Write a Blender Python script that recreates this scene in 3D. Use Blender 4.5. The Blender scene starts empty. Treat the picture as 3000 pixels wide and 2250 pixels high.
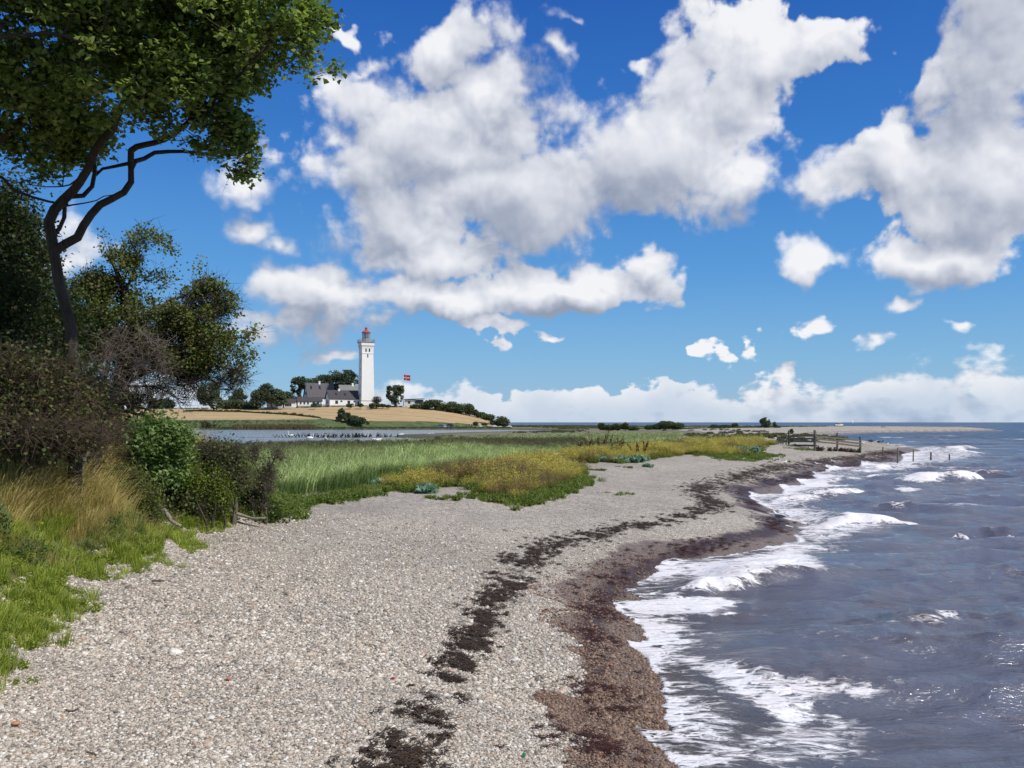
import bpy, bmesh, math, random
import numpy as np
from mathutils import Vector, Matrix

random.seed(7)
RNG = np.random.default_rng(11)
R = math.radians
SC = bpy.context.scene
COL = SC.collection

# ------------------------------------------------------------------ camera
F = 2598.0          # focal length in photograph pixels (3000 wide)
HZ = 1237.0         # height of the horizon in the photograph
H = 2.9             # eye height above the sea
cam_data = bpy.data.cameras.new("camera")
cam = bpy.data.objects.new("camera", cam_data)
COL.objects.link(cam)
cam.location = (0, 0, H)
cam.rotation_euler = (R(90), 0, 0)
cam_data.sensor_fit = 'HORIZONTAL'
cam_data.sensor_width = 36
cam_data.lens = 36 * F / 3000
cam_data.shift_y = (HZ - 1125) / 3000
cam_data.clip_start = 0.1
cam_data.clip_end = 60000
SC.camera = cam

# ------------------------------------------------------------------ light
SUN_AZ, SUN_EL = R(122), R(46)       # azimuth clockwise from +Y (view direction)
SC.view_settings.view_transform = 'Standard'
SC.view_settings.look = 'None'
SC.view_settings.exposure = 0.0
SC.view_settings.gamma = 1.0
SC.render.engine = 'CYCLES'
SC.cycles.use_denoising = True
SC.cycles.max_bounces = 6
SC.cycles.diffuse_bounces = 3
SC.cycles.glossy_bounces = 2
SC.cycles.transmission_bounces = 2
SC.cycles.transparent_max_bounces = 4
SC.cycles.caustics_reflective = False
SC.cycles.caustics_refractive = False
sun_data = bpy.data.lights.new("sun", 'SUN')
sun_data.energy = 4.2
sun_data.angle = R(0.5)
sun_data.color = (1.0, 0.945, 0.86)
sun = bpy.data.objects.new("sun", sun_data)
COL.objects.link(sun)
sdir = Vector((math.sin(SUN_AZ) * math.cos(SUN_EL), math.cos(SUN_AZ) * math.cos(SUN_EL), math.sin(SUN_EL)))
sun.rotation_euler = sdir.to_track_quat('Z', 'Y').to_euler()


class NB:
    """small node-tree writer"""
    def __init__(s, tree):
        s.t = tree; s.n = tree.nodes; s.l = tree.links

    def put(s, sock, v):
        if v is None: return
        if isinstance(v, bpy.types.NodeSocket): s.l.new(v, sock)
        else:
            if hasattr(sock.default_value, '__len__') and isinstance(v, (tuple, list)) and len(sock.default_value) == 4 and len(v) == 3:
                v = (*v, 1)
            sock.default_value = v

    def m(s, op, a, b=None, c=None, clamp=False):
        n = s.n.new('ShaderNodeMath'); n.operation = op; n.use_clamp = clamp
        for i, v in enumerate((a, b, c)): s.put(n.inputs[i], v)
        return n.outputs[0]

    def v(s, op, a, b=None, sc=None):
        n = s.n.new('ShaderNodeVectorMath'); n.operation = op
        s.put(n.inputs[0], a); s.put(n.inputs[1], b)
        if sc is not None: s.put(n.inputs['Scale'], sc)
        return n.outputs['Value'] if op in ('LENGTH', 'DOT_PRODUCT', 'DISTANCE') else n.outputs[0]

    def noise(s, vec, scale, detail=3, rough=0.5, dist=0.0, col=False, lac=2.0):
        n = s.n.new('ShaderNodeTexNoise')
        s.put(n.inputs['Vector'], vec); n.inputs['Scale'].default_value = scale
        n.inputs['Detail'].default_value = detail; n.inputs['Roughness'].default_value = rough
        n.inputs['Distortion'].default_value = dist; n.inputs['Lacunarity'].default_value = lac
        return n.outputs['Color' if col else 'Fac']

    def vor(s, vec, scale, feature='F1', rand=1.0):
        n = s.n.new('ShaderNodeTexVoronoi'); n.feature = feature
        s.put(n.inputs['Vector'], vec); n.inputs['Scale'].default_value = scale
        n.inputs['Randomness'].default_value = rand
        return n

    def ramp(s, fac, stops, interp='LINEAR'):
        n = s.n.new('ShaderNodeValToRGB'); s.put(n.inputs[0], fac)
        r = n.color_ramp; r.interpolation = interp
        while len(r.elements) < len(stops): r.elements.new(0.5)
        for e, (p, c) in zip(r.elements, stops):
            e.position = p; e.color = (*c, 1) if len(c) == 3 else c
        return n.outputs[0]

    def mr(s, v, a, b, c=0.0, d=1.0, smooth=True):
        n = s.n.new('ShaderNodeMapRange'); n.interpolation_type = 'SMOOTHSTEP' if smooth else 'LINEAR'
        for i, x in enumerate((v, a, b, c, d)): s.put(n.inputs[i], x)
        return n.outputs[0]

    def mix(s, f, a, b, mode='MIX'):
        n = s.n.new('ShaderNodeMix'); n.data_type = 'RGBA'; n.blend_type = mode
        s.put(n.inputs[0], f); s.put(n.inputs[6], a); s.put(n.inputs[7], b)
        return n.outputs[2]

    def mixv(s, f, a, b):
        n = s.n.new('ShaderNodeMix'); n.data_type = 'FLOAT'
        s.put(n.inputs[0], f); s.put(n.inputs[2], a); s.put(n.inputs[3], b)
        return n.outputs[0]

    def attr(s, name, what='Fac'):
        n = s.n.new('ShaderNodeAttribute'); n.attribute_name = name
        return n.outputs[what]

    def bump(s, h, strength, dist, normal=None):
        n = s.n.new('ShaderNodeBump'); n.inputs['Strength'].default_value = strength
        n.inputs['Distance'].default_value = dist; s.put(n.inputs['Height'], h)
        if normal is not None: s.put(n.inputs['Normal'], normal)
        return n.outputs[0]


# ------------------------------------------------------------------ sky
def px_dir(px, py):
    u = math.atan((px - 1500) / F)
    v = math.atan((HZ - py) / F * math.cos(u))
    return u, v

# cumulus masses: centre and half sizes in photograph pixels / 1.356, turned into azimuth and elevation
CLOUDS = [
    # (cx, cy, rx, ry, weight)
    (990, 90, 135, 80, 1), (1060, 205, 120, 70, 1), (985, 300, 260, 120, 1), (800, 350, 130, 90, .9), (860, 480, 170, 130, 1.1),
    (1130, 410, 300, 150, 1.25), (1400, 330, 250, 150, 1.1), (1560, 205, 170, 130, 1), (1640, 90, 150, 130, .95), (1760, 120, 120, 90, .8),
    (1590, 410, 120, 75, .9), (900, 555, 190, 75, 1), (1400, 575, 130, 70, 1.0), (1210, 625, 290, 62, 1.12), (960, 655, 250, 54, 1.1),
    (690, 650, 185, 70, 1.15), (620, 702, 145, 46, 1.0), (1065, 718, 95, 26, .75), (655, 320, 75, 100, .58), (725, 265, 60, 40, .55),
    (810, 185, 110, 55, .58), (765, 60, 36, 22, .6), (1188, 105, 42, 50, .7), (560, 480, 62, 36, .6), (640, 525, 50, 40, .6),
    (540, 380, 70, 30, .45), (2150, 170, 105, 220, 1), (2130, 400, 160, 140, 1.1), (2030, 545, 190, 72, 1), (1900, 350, 160, 85, .9),
    (1790, 415, 80, 60, .8), (1757, 580, 80, 48, .75), (2010, 200, 44, 50, .6), (1520, 750, 56, 22, .7), (1622, 745, 26, 14, .5),
    (1765, 722, 66, 22, .7), (1930, 668, 38, 20, .6), (690, 765, 95, 25, .75), (480, 600, 36, 24, .6), (130, 480, 60, 70, .45),
    (150, 560, 90, 40, .5), (1200, 740, 45, 12, .5), (1905, 748, 40, 18, .55), (2060, 715, 30, 12, .5), (1250, 30, 90, 26, .5),
    (820, 130, 60, 30, .4), (1390, 112, 70, 26, .45),
]
def build_world():
    w = bpy.data.worlds.new("World"); SC.world = w; w.use_nodes = True
    nt = w.node_tree; nt.nodes.clear(); b = NB(nt)
    w.cycles.sampling_method = 'NONE'
    gen = nt.nodes.new('ShaderNodeTexCoord').outputs['Generated']
    sky = nt.nodes.new('ShaderNodeTexSky'); sky.sky_type = 'NISHITA'; sky.sun_disc = False
    sky.sun_elevation = SUN_EL; sky.sun_rotation = SUN_AZ
    sky.altitude = 0; sky.air_density = 1.0; sky.dust_density = 0.35; sky.ozone_density = 4.0
    xyz = nt.nodes.new('ShaderNodeSeparateXYZ'); b.put(xyz.inputs[0], gen)
    u = b.m('ARCTAN2', xyz.outputs[0], xyz.outputs[1]); v = b.m('ARCSINE', xyz.outputs[2])
    cmb = nt.nodes.new('ShaderNodeCombineXYZ'); b.put(cmb.inputs[0], u); b.put(cmb.inputs[1], v)
    P = cmb.outputs[0]; el0 = v
    # ragged outlines: push the point around before reading the masses
    n1 = b.v('SUBTRACT', b.noise(P, 10, 4, .55, col=True), (.5, .5, .5))
    n1 = b.v('MULTIPLY', n1, (.13, .11, 0))
    Pw = b.v('ADD', P, n1)

    def density(Pq, Pn):
        best = None
        for cx, cy, rx, ry, wt in CLOUDS:
            cu, cv = px_dir(cx * 1.3562, cy * 1.3562)
            d = b.v('SUBTRACT', Pq, (cu, cv, 0))
            d = b.v('MULTIPLY', d, (F / (rx * 1.3562 * 1.04) * 1.0, F / (ry * 1.3562 * 1.04), 0))
            q = b.m('MULTIPLY_ADD', b.v('LENGTH', d), -wt, wt)
            best = q if best is None else b.m('SMOOTH_MAX', best, q, .25)
        sx = nt.nodes.new('ShaderNodeSeparateXYZ'); b.put(sx.inputs[0], Pq)
        # the long bank low over the horizon
        bank = b.mr(sx.outputs[1], .0, .055, 1.5, -.45, smooth=False)
        for cx, cy, rx, ry, wt in ((1680, 850, 110, 68, 1), (1900, 860, 100, 55, 1), (2150, 850, 110, 90, 1), (2050, 870, 80, 50, 1), (880, 855, 70, 50, .9), (1240, 865, 90, 50, .9)):
            cu, cv = px_dir(cx * 1.3562, cy * 1.3562)
            d = b.v('SUBTRACT', Pq, (cu, cv, 0))
            d = b.v('MULTIPLY', d, (F / (rx * 1.3562), F / (ry * 1.3562), 0))
            bank = b.m('SMOOTH_MAX', bank, b.m('MULTIPLY_ADD', b.v('LENGTH', d), -wt, wt), .2)
        best = b.m('SMOOTH_MAX', best, bank, .15)
        # elsewhere in the sky: the same kind of scattered cumulus
        far = b.m('MULTIPLY_ADD', b.noise(Pn, 1.9, 1, .5), 5.0, -2.6)
        ru = b.m('ABSOLUTE', sx.outputs[0])
        out = b.m('MAXIMUM', b.mr(ru, .58, .78), b.mr(sx.outputs[1], .50, .68))
        best = b.m('MAXIMUM', best, b.m('MULTIPLY_ADD', b.m('SUBTRACT', 1.0, out), -4.0, far))
        best = b.m('MAXIMUM', best, -1.2)
        lo = b.noise(b.v('MULTIPLY', Pn, (.8, 1.5, 1)), 30, 5, .56)
        hi = b.noise(Pn, 7.5, 7, .50)
        k = b.mr(sx.outputs[1], .06, .17)
        nn = b.mixv(k, lo, hi)
        return b.m('MULTIPLY_ADD', b.m('SUBTRACT', nn, .5), 1.75, best), sx.outputs[1], nn
    def lump(Pn):
        # cauliflower heads: rounded cells within rounded cells
        n = nt.nodes.new('ShaderNodeTexVoronoi'); n.voronoi_dimensions = '2D'; n.feature = 'F1'
        w_ = b.v('SUBTRACT', b.noise(Pn, 14, 2, .5, col=True), (.5, .5, .5))
        b.put(n.inputs['Vector'], b.v('ADD', Pn, b.v('SCALE', w_, sc=.05)))
        n.inputs['Scale'].default_value = 17; n.inputs['Detail'].default_value = 2.6; n.inputs['Roughness'].default_value = .52; n.inputs['Lacunarity'].default_value = 2.2
        n.normalize = True
        return n.outputs['Distance']
    D0, el, n0 = density(Pw, P)
    off = (.010, .026, 0)
    Po = b.v('ADD', P, off)
    D1, _, n1_ = density(b.v('ADD', Pw, off), Po)
    off2 = (.004, .0075, 0)
    L0 = lump(P); L1 = lump(b.v('ADD', P, off2))
    fine = b.m('SUBTRACT', b.noise(P, 42, 5, .6), .5)
    edge = b.mr(D0, .1, 1.3, 1, 0)
    D0 = b.m('ADD', D0, b.m('MULTIPLY', edge, b.m('ADD', b.m('MULTIPLY', fine, .55), b.m('MULTIPLY', b.m('SUBTRACT', .26, L0), 1.0))))
    soft = b.mr(b.noise(P, 3.5, 2, .5), .35, .65, .16, .60)
    alpha = b.mr(D0, .0, soft)
    lit = b.m('SUBTRACT', D0, D1)
    lit = b.m('MULTIPLY_ADD', lit, .78, .50)
    lit = b.m('MULTIPLY_ADD', b.m('SUBTRACT', L1, L0), b.m('MULTIPLY_ADD', b.m('MAXIMUM', edge, b.mr(el, .05, .09, 1.9, 0)), .55, .16), lit)
    thick = b.mr(D0, .5, 1.9)
    lit = b.m('MULTIPLY_ADD', thick, -.16, lit)
    grey = b.mr(b.noise(P, 4.5, 3, .5), .38, .60)
    lit = b.m('MULTIPLY_ADD', grey, -.26, b.m('ADD', lit, .16))
    lit = b.m('MULTIPLY_ADD', b.mr(D0, .0, .7, .10, 0), 1.0, lit)
    ccol = b.ramp(lit, [(0.0, (.29, .34, .45)), (.28, (.42, .46, .56)), (.52, (.58, .61, .69)), (.78, (.76, .78, .84)), (1.0, (.92, .925, .95))])
    # distance blues the low bank
    low = b.mr(el, .0, .065, .62, 0)
    ccol = b.mix(low, ccol, (.36, .50, .69))
    hs = nt.nodes.new('ShaderNodeHueSaturation'); b.put(hs.inputs['Color'], sky.outputs[0])
    hs.inputs['Saturation'].default_value = 1.15; hs.inputs['Value'].default_value = 1.0; hs.inputs['Hue'].default_value = .5
    STR = 0.10
    # the clean maritime air of the day: deep blue overhead, paler towards the sea
    clear = b.ramp(b.m('MULTIPLY', el0, 1.0), [(0.0, (.30, .50, .74)), (.07, (.20, .46, .76)), (.16, (.095, .335, .74)), (.30, (.032, .195, .62)), (.46, (.012, .105, .48)), (1.0, (.010, .07, .30))])
    scol = b.mix(.8, hs.outputs[0], b.v('SCALE', clear, sc=1.0 / STR))
    cl = b.v('SCALE', ccol, sc=1.0 / STR)
    fin = b.mix(b.m('MULTIPLY', alpha, .97), scol, cl)
    below = b.m('LESS_THAN', xyz.outputs[2], -.002)
    fin = b.mix(below, fin, (.8, .9, 1.1))
    bg = nt.nodes.new('ShaderNodeBackground'); b.put(bg.inputs[0], fin); bg.inputs[1].default_value = STR
    out = nt.nodes.new('ShaderNodeOutputWorld'); nt.links.new(bg.outputs[0], out.inputs[0])
build_world()

# ------------------------------------------------------------------ helpers
def at(px, py, z=0.0):
    """photograph pixel -> point on the level z"""
    Y = (H - z) * F / (py - HZ)
    return ((px - 1500) / F * Y, Y)

def atY(px, py, Y):
    return Vector(((px - 1500) / F * Y, Y, H + (HZ - py) / F * Y))

def _hash(ix, iy, iz, s):
    h = (ix * 374761393 + iy * 668265263 + iz * 2147483647 + s * 1274126177) & 0xffffffff
    h = ((h ^ (h >> 13)) * 1274126177) & 0xffffffff
    h = ((h ^ (h >> 16)) * 2246822519) & 0xffffffff
    return ((h ^ (h >> 15)) & 0xffffff) / 16777215.0

def vnoise(x, y, z=0.0, seed=0):
    x = np.asarray(x, float); y = np.asarray(y, float) + 0 * x; z = np.zeros_like(x) + z
    ix = np.floor(x).astype(np.int64); iy = np.floor(y).astype(np.int64); iz = np.floor(z).astype(np.int64)
    fx = x - ix; fy = y - iy; fz = z - iz
    fx = fx * fx * (3 - 2 * fx); fy = fy * fy * (3 - 2 * fy); fz = fz * fz * (3 - 2 * fz)
    o = 0
    two = np.any(fz != 0)
    for dz in ((0, 1) if two else (0,)):
        wz = (fz if dz else 1 - fz) if two else 1.0
        for dx in (0, 1):
            wx = fx if dx else 1 - fx
            for dy in (0, 1):
                o = o + wx * (fy if dy else 1 - fy) * wz * _hash(ix + dx, iy + dy, iz + dz, seed)
    return o

def fbm(x, y, z=0.0, octv=4, seed=0):
    o = 0; a = .5; t = 0
    for k in range(octv):
        o = o + a * vnoise(x * 2 ** k, y * 2 ** k, z * 2 ** k if np.any(z) else 0.0, seed + k * 17); t += a; a *= .5
    return o / t

def ss(x, a, b):
    t = np.clip((x - a) / (b - a), 0, 1)
    return t * t * (3 - 2 * t)

def seg_dist(x, y, pts, closed=False):
    """distance to a polyline"""
    pts = np.asarray(pts, float); best = np.full(x.shape, 1e18)
    n = len(pts) if closed else len(pts) - 1
    for i in range(n):
        ax, ay = pts[i]; bx, by = pts[(i + 1) % len(pts)]
        dx, dy = bx - ax, by - ay; L = dx * dx + dy * dy + 1e-12
        t = np.clip(((x - ax) * dx + (y - ay) * dy) / L, 0, 1)
        d = (x - ax - t * dx) ** 2 + (y - ay - t * dy) ** 2
        np.minimum(best, d, out=best)
    return np.sqrt(best)

def inside(x, y, poly):
    c = np.zeros(x.shape, bool); n = len(poly); j = n - 1
    for i in range(n):
        xi, yi = poly[i]; xj, yj = poly[j]
        if yi != yj:
            c ^= ((yi > y) != (yj > y)) & (x < (xj - xi) * (y - yi) / (yj - yi) + xi)
        j = i
    return c

def sdist(x, y, poly):
    """signed distance, positive inside"""
    d = seg_dist(x, y, poly, True)
    return np.where(inside(x, y, poly), d, -d)

def link(o, parent=None):
    COL.objects.link(o)
    if parent is not None: o.parent = parent
    return o

def mesh_np(name, V, faces, mat=None, smooth=False, attrs=None, cols=None):
    """V (n,3); faces: (m,3) or (m,4) array, or a list of such arrays"""
    me = bpy.data.meshes.new(name)
    V = np.asarray(V, np.float32)
    if not isinstance(faces, list): faces = [faces]
    faces = [np.asarray(f, np.int32) for f in faces if len(f)]
    me.vertices.add(len(V)); me.vertices.foreach_set("co", V.ravel())
    li = np.concatenate([f.ravel() for f in faces]); tot = np.concatenate([np.full(len(f), f.shape[1], np.int32) for f in faces])
    st = np.concatenate([[0], np.cumsum(tot)[:-1]]).astype(np.int32)
    me.loops.add(len(li)); me.loops.foreach_set("vertex_index", li)
    me.polygons.add(len(tot)); me.polygons.foreach_set("loop_start", st); me.polygons.foreach_set("loop_total", tot)
    if smooth: me.polygons.foreach_set("use_smooth", np.ones(len(tot), bool))
    me.update(calc_edges=True)
    if attrs:
        for k, a in attrs.items():
            at_ = me.attributes.new(k, 'FLOAT', 'POINT'); at_.data.foreach_set("value", np.asarray(a, np.float32))
    if cols is not None:
        ca = me.attributes.new("tint", 'FLOAT_COLOR', 'POINT')
        c4 = np.ones((len(V), 4), np.float32); c4[:, :3] = cols; ca.data.foreach_set("color", c4.ravel())
    if mat is not None: me.materials.append(mat)
    return me

def obj(name, me, parent=None, **props):
    o = bpy.data.objects.new(name, me); link(o, parent)
    for k, v in props.items(): o[k] = v
    return o

def mat(name):
    m = bpy.data.materials.new(name); m.use_nodes = True
    nt = m.node_tree; nt.nodes.clear(); b = NB(nt)
    p = nt.nodes.new('ShaderNodeBsdfPrincipled'); o = nt.nodes.new('ShaderNodeOutputMaterial')
    nt.links.new(p.outputs[0], o.inputs[0])
    p.inputs['Specular IOR Level'].default_value = .3
    b.p = p; b.out = o; b.P = p.inputs
    g = nt.nodes.new('ShaderNodeNewGeometry'); b.pos = g.outputs['Position']; b.geo = g
    b.obc = nt.nodes.new('ShaderNodeTexCoord').outputs['Object']
    b.oi = nt.nodes.new('ShaderNodeObjectInfo')
    return m, b

def simple(name, col, rough=.8, var=.12, scale=3.0, metal=0, spec=.3):
    m, b = mat(name)
    n = b.noise(b.obc, scale, 4, .6)
    f = b.mr(n, .3, .7, 1 - var, 1 + var)
    c = b.v('SCALE', (*col[:3],), sc=f)
    b.put(b.P['Base Color'], c); b.P['Roughness'].default_value = rough
    b.P['Metallic'].default_value = metal; b.P['Specular IOR Level'].default_value = spec
    return m

# ------------------------------------------------------------------ plan of the place (metres, camera at the origin)
Z0 = 0.0
shore_px = [(1992, 2250), (1905, 2180), (1847, 2130), (1973, 2141), (1935, 2112), (1950, 2085), (1932, 2040), (1938, 1995),
            (1905, 1955), (1880, 1915), (1828, 1884), (1897, 1874), (1878, 1833), (1820, 1795), (1783, 1766), (1885, 1757), (1830, 1730), (1900, 1690),
            (1954, 1642), (2043, 1636), (2144, 1623), (2240, 1604), (2340, 1585), (2325, 1566), (2347, 1554), (2296, 1547),
            (2380, 1536), (2239, 1509), (2300, 1502), (2233, 1484), (2210, 1466), (2189, 1449), (2296, 1446), (2283, 1424), (2359, 1421),
            (2330, 1408), (2391, 1402), (2378, 1385), (2423, 1380), (2416, 1370), (2524, 1367), (2518, 1357), (2638, 1354), (2644, 1342),
            (2638, 1331), (2700, 1320)]
bay_px = [(2660, 1314), (2626, 1309), (2553, 1299), (2500, 1294), (2464, 1289), (2430, 1281), (2420, 1275), (2464, 1273.5), (2553, 1269.5), (2680, 1267), (2811, 1265)]
jag = [(.9, -60), (1.2, -8), (1.15, 0), (1.2, 4)] + [at(*p) for p in shore_px] + [at(*p) for p in bay_px]
far_side = [(165, 300), (182, 345), (188, 400), (175, 460), (135, 530), (60, 600), (-40, 640), (-160, 760), (-400, 900), (-1500, 1000), (-4000, 1000)]
def ragged(pts):
    out = [pts[0]]
    for a, c in zip(pts, pts[1:]):
        L = math.hypot(c[0] - a[0], c[1] - a[1]); yy = .5 * (a[1] + c[1]); st = max(.16, .012 * yy) if 4 < yy < 110 else 1e9; n = max(1, min(6, int(L / st)))
        nx, ny = (c[1] - a[1]) / (L + 1e-9), -(c[0] - a[0]) / (L + 1e-9)
        for k in range(1, n + 1):
            t = k / n; o = 0 if k == n else float(RNG.normal(0, .22)) * min(L / n, .35)
            out.append((a[0] + (c[0] - a[0]) * t + nx * o, a[1] + (c[1] - a[1]) * t + ny * o))
    return out
jagr = ragged(jag)
LAND_J = jagr + far_side + [(-4000, -60)]
# smoothed shore for the slope of the beach
def smooth_line(pts):
    P = np.array(pts); out = []
    d = np.concatenate([[0], np.cumsum(np.hypot(*np.diff(P, axis=0).T))])
    s = 0.0
    while s < d[-1]:
        x = np.interp(s, d, P[:, 0]); y = np.interp(s, d, P[:, 1])
        wdt = max(.6, .05 * max(y, 0)) if y < 18 else .13 * y - 1.4
        t = np.linspace(s - wdt, s + wdt, 25); t = np.clip(t, 0, d[-1])
        wgt = np.hanning(27)[1:-1]
        out.append((np.average(np.interp(t, d, P[:, 0]), weights=wgt), np.average(np.interp(t, d, P[:, 1]), weights=wgt)))
        s += max(.35, .04 * max(y, 0))
    out.append(tuple(P[-1]))
    return out
n_near = 4 + len(shore_px) - 1
SM = smooth_line(jag[:n_near]) + jag[n_near:]
LAND = SM + far_side + [(-4000, -60)]

bank_px = [(-120, 1960), (-60, 1900), (10, 1840), (90, 1795), (215, 1735), (215, 1692), (360, 1672), (480, 1635), (490, 1602), (430, 1575), (560, 1560), (640, 1545), (720, 1540)]
BANK = [(-60, -60), (-3.3, -60), (-3.6, 3), (-3.8, 5.5)] + [at(x, y, 1.0) for x, y in bank_px] + [(-4.9, 18.2), (-5.4, 20.5), (-7.5, 24), (-13, 32), (-30, 44), (-60, 60)]
REED = [at(600, 1560, .6), at(700, 1525, .9), at(830, 1478, .9), at(960, 1462, .9), at(1105, 1440, .9), at(1120, 1420, .9), at(1250, 1405, .9), at(1450, 1380, .8), at(1700, 1340, .8), at(1900, 1315, .8),
        at(2040, 1300, .8), (20, 84), (12, 88), (0, 74), (-10, 64), (-25, 60), (-60, 75), (-60, 52), (-28, 40), (-11, 30), (-7, 24)]
LAGOON = [(-320, 332), (-150, 333), (-60, 334), (0, 331), (16, 318), (17, 300), (10, 262), (-2, 245), (-16, 196), (-24, 170), (-16, 150), (-12, 122), (-14, 100), (-22, 88), (-60, 90), (-140, 100), (-320, 120)]
MARSH = [at(600, 1560, .6), at(700, 1525, .9), at(830, 1478, .9), at(960, 1462, .9), at(1105, 1440, .9), at(1120, 1420, .9), at(1250, 1405, .9), at(1450, 1380, .8), at(1700, 1345, .8), at(1900, 1318, .8),
         at(2040, 1300, .8), (24, 95), (30, 120), (34, 150), (38, 180), (40, 215), (60, 270), (96, 330), (140, 380), (165, 430), (120, 500), (20, 570), (-60, 620), (-1500, 900), (-4000, 900), (-4000, -60), (-60, -60), (-60, 40), (-11, 27), (-7, 22)]
# farmland behind the lagoon
def hill(x, y):
    u = x / np.maximum(y, 1)           # bearing
    pxl = 1500 + F * u
    crest = np.interp(pxl, [-3000, 0, 270, 620, 800, 1060, 1200, 1280, 1340, 1400, 1450, 1490, 1510], [8.6, 8.6, 8.5, 9.0, 9.1, 10.0, 9.7, 8.8, 7.4, 5.2, 3.2, 1.0, .0])
    foot = np.interp(pxl, [-3000, 900, 1100, 1490], [338, 338, 352, 362])
    t = np.clip((y - foot) / (396 - foot), 0, 1)
    prof = .22 * ss(t, 0, .12) + .78 * (t ** .9)
    back = 1 - ss(y, 520, 800)
    return crest * prof * back, pxl, t

def terrain(x, y):
    sd = sdist(x, y, LAND)
    d = np.maximum(sd, 0)
    z = 1.02 * (1 - np.exp(-d / 3.3))
    z = np.where(sd < 0, np.maximum(sd * .16, -2.5), z)
    r = np.hypot(x, y)
    z += (fbm(x * .5, y * .5, octv=3, seed=3) - .5) * .10 * ss(d, .5, 4) + (fbm(x * .09, y * .09, octv=2, seed=9) - .5) * .25 * ss(d, 3, 12)
    # storm ridge and cusps of the shingle
    z += .10 * np.exp(-((d - 7.5) / 2.2) ** 2) + .030 * np.sin(d * 2.1 + 2.5 * fbm(x * .15, y * .15, octv=2, seed=61)) * ss(d, 2, 4) * (1 - ss(d, 14, 20))
    ms = sdist(x, y, MARSH)
    z = z * (1 - ss(ms, .5, 7)) + (.50 + .18 * fbm(x * .03, y * .03, octv=3, seed=5)) * ss(ms, .5, 7)
    z = np.where((ms > 0) & (y > 230) & (x > -10), np.maximum(z, .5 + .45 * ss(y, 300, 430)), z)
    z = np.where((ms < 0) & (y > 150), z * .97, z)
    lg = sdist(x, y, LAGOON)
    z = z * (1 - ss(lg, -3, 0)) + .02 * ss(lg, -3, 0)
    z -= ss(lg, 0, 8) * .5
    # sandbar of the cormorants
    bar = [at(700, 1281, .06), at(900, 1281.5, .06), at(1000, 1282, .06), at(1150, 1279.5, .06), at(1300, 1277, .1), at(1500, 1274, .1), at(1700, 1270, .1)]
    bd = seg_dist(x, y, bar)
    z = np.maximum(z, np.where(y > 80, .10 - np.abs(bd) * .035, -9))
    bk = sdist(x, y, BANK)
    nb = fbm(x * .8, y * .8, octv=3, seed=21)
    z += np.where(bk > -.3, 1.62 * (1 - np.exp(-np.maximum(bk + .3, 0) / 2.6)) + (nb - .5) * .35 * ss(bk, 0, 2), 0)
    hh, pxl, t = hill(x, y)
    z = np.where((y > 300) & (hh > .02), np.maximum(z, hh + .1), z)
    far = ss(r, 1200, 3000)
    return z, sd, ms, lg, bk

def atg(px, py, z=1.0, dy=0.0):
    """photograph pixel -> point on the real ground"""
    for _ in range(5):
        x, y = at(px, py, z); z = .5 * z + .5 * float(terrain(np.array([x]), np.array([y]))[0][0])
    return x, y
# ------------------------------------------------------------------ grids fanned round a point behind the camera
def fan(th0, th1, dth, coarse, rmin, rmax, kn, kf, kff=.03, near_turn=130):
    fine = np.arange(th0, th1 + 1e-9, dth)
    ca, cb = coarse
    left = np.linspace(ca, th0, max(2, int((th0 - ca) / 2.5) + 1))[:-1] if ca < th0 else np.array([])
    right = np.linspace(th1, cb, max(2, int((cb - th1) / 2.5) + 1))[1:] if cb > th1 else np.array([])
    th = np.radians(np.concatenate([left, fine, right]))
    rr = [rmin]
    while rr[-1] < rmax:
        r = rr[-1]; st = 1.25 if (kf > .01 and 334 < r < 404) else min(r * r * kn, r * kf) if r < near_turn else min(r * kff, r * (kf + (r - near_turn) / near_turn * .006))
        rr.append(r + st)
    rr = np.array(rr)
    RR, TH = np.meshgrid(rr, th, indexing='ij')
    x = RR * np.sin(TH); y = RR * np.cos(TH) - 1.0
    nr, nc = x.shape
    i = np.arange(nr - 1)[:, None] * nc + np.arange(nc - 1)[None, :]
    q = np.stack([i, i + 1, i + nc + 1, i + nc], -1).reshape(-1, 4)[:, ::-1]
    return x.ravel(), y.ravel(), q

gx, gy, gq = fan(-36, 36, .14, (-78, 78), 3.0, 14000, .0011, .0115)
gz, gsd, gms, glg, gbk = terrain(gx, gy)
jd = sdist(gx, gy, LAND_J)

# --- stains on the shingle: wrack lines and the wet zone (true marks that stay put)
wrack_px = [(1150, 2330), (1165, 2250), (1200, 2170), (1225, 2090), (1260, 2040), (1310, 1990), (1350, 1940), (1385, 1880), (1405, 1820), (1430, 1775), (1490, 1715), (1520, 1650), (1590, 1605), (1680, 1580),
            (1780, 1560), (1920, 1532), (2010, 1515), (2080, 1492), (2095, 1475), (2050, 1445), (2060, 1422), (2150, 1400), (2290, 1368), (2400, 1352), (2500, 1342), (2560, 1332), (2640, 1322)]
wrack_pts = [atg(px, py) for px, py in wrack_px]
wr = seg_dist(gx, gy, wrack_pts)
ww = np.interp(gy, [0, 6, 9, 12, 16, 25, 40, 60], [.21, .21, .14, .19, .27, .28, .5, .55])
wrack2 = [atg(px, py) for px, py in [(1740, 2330), (1760, 2200), (1740, 2050), (1735, 1900), (1730, 1800), (1790, 1720), (1850, 1680), (1960, 1640), (2080, 1590), (2250, 1560), (2290, 1530), (2210, 1480), (2180, 1430), (2330, 1400), (2460, 1370), (2600, 1340)]]
wr2 = seg_dist(gx, gy, wrack2)
w2 = np.interp(gy, [0, 8, 12, 20, 40, 60], [.2, .22, .32, .40, .6, .8])
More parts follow.
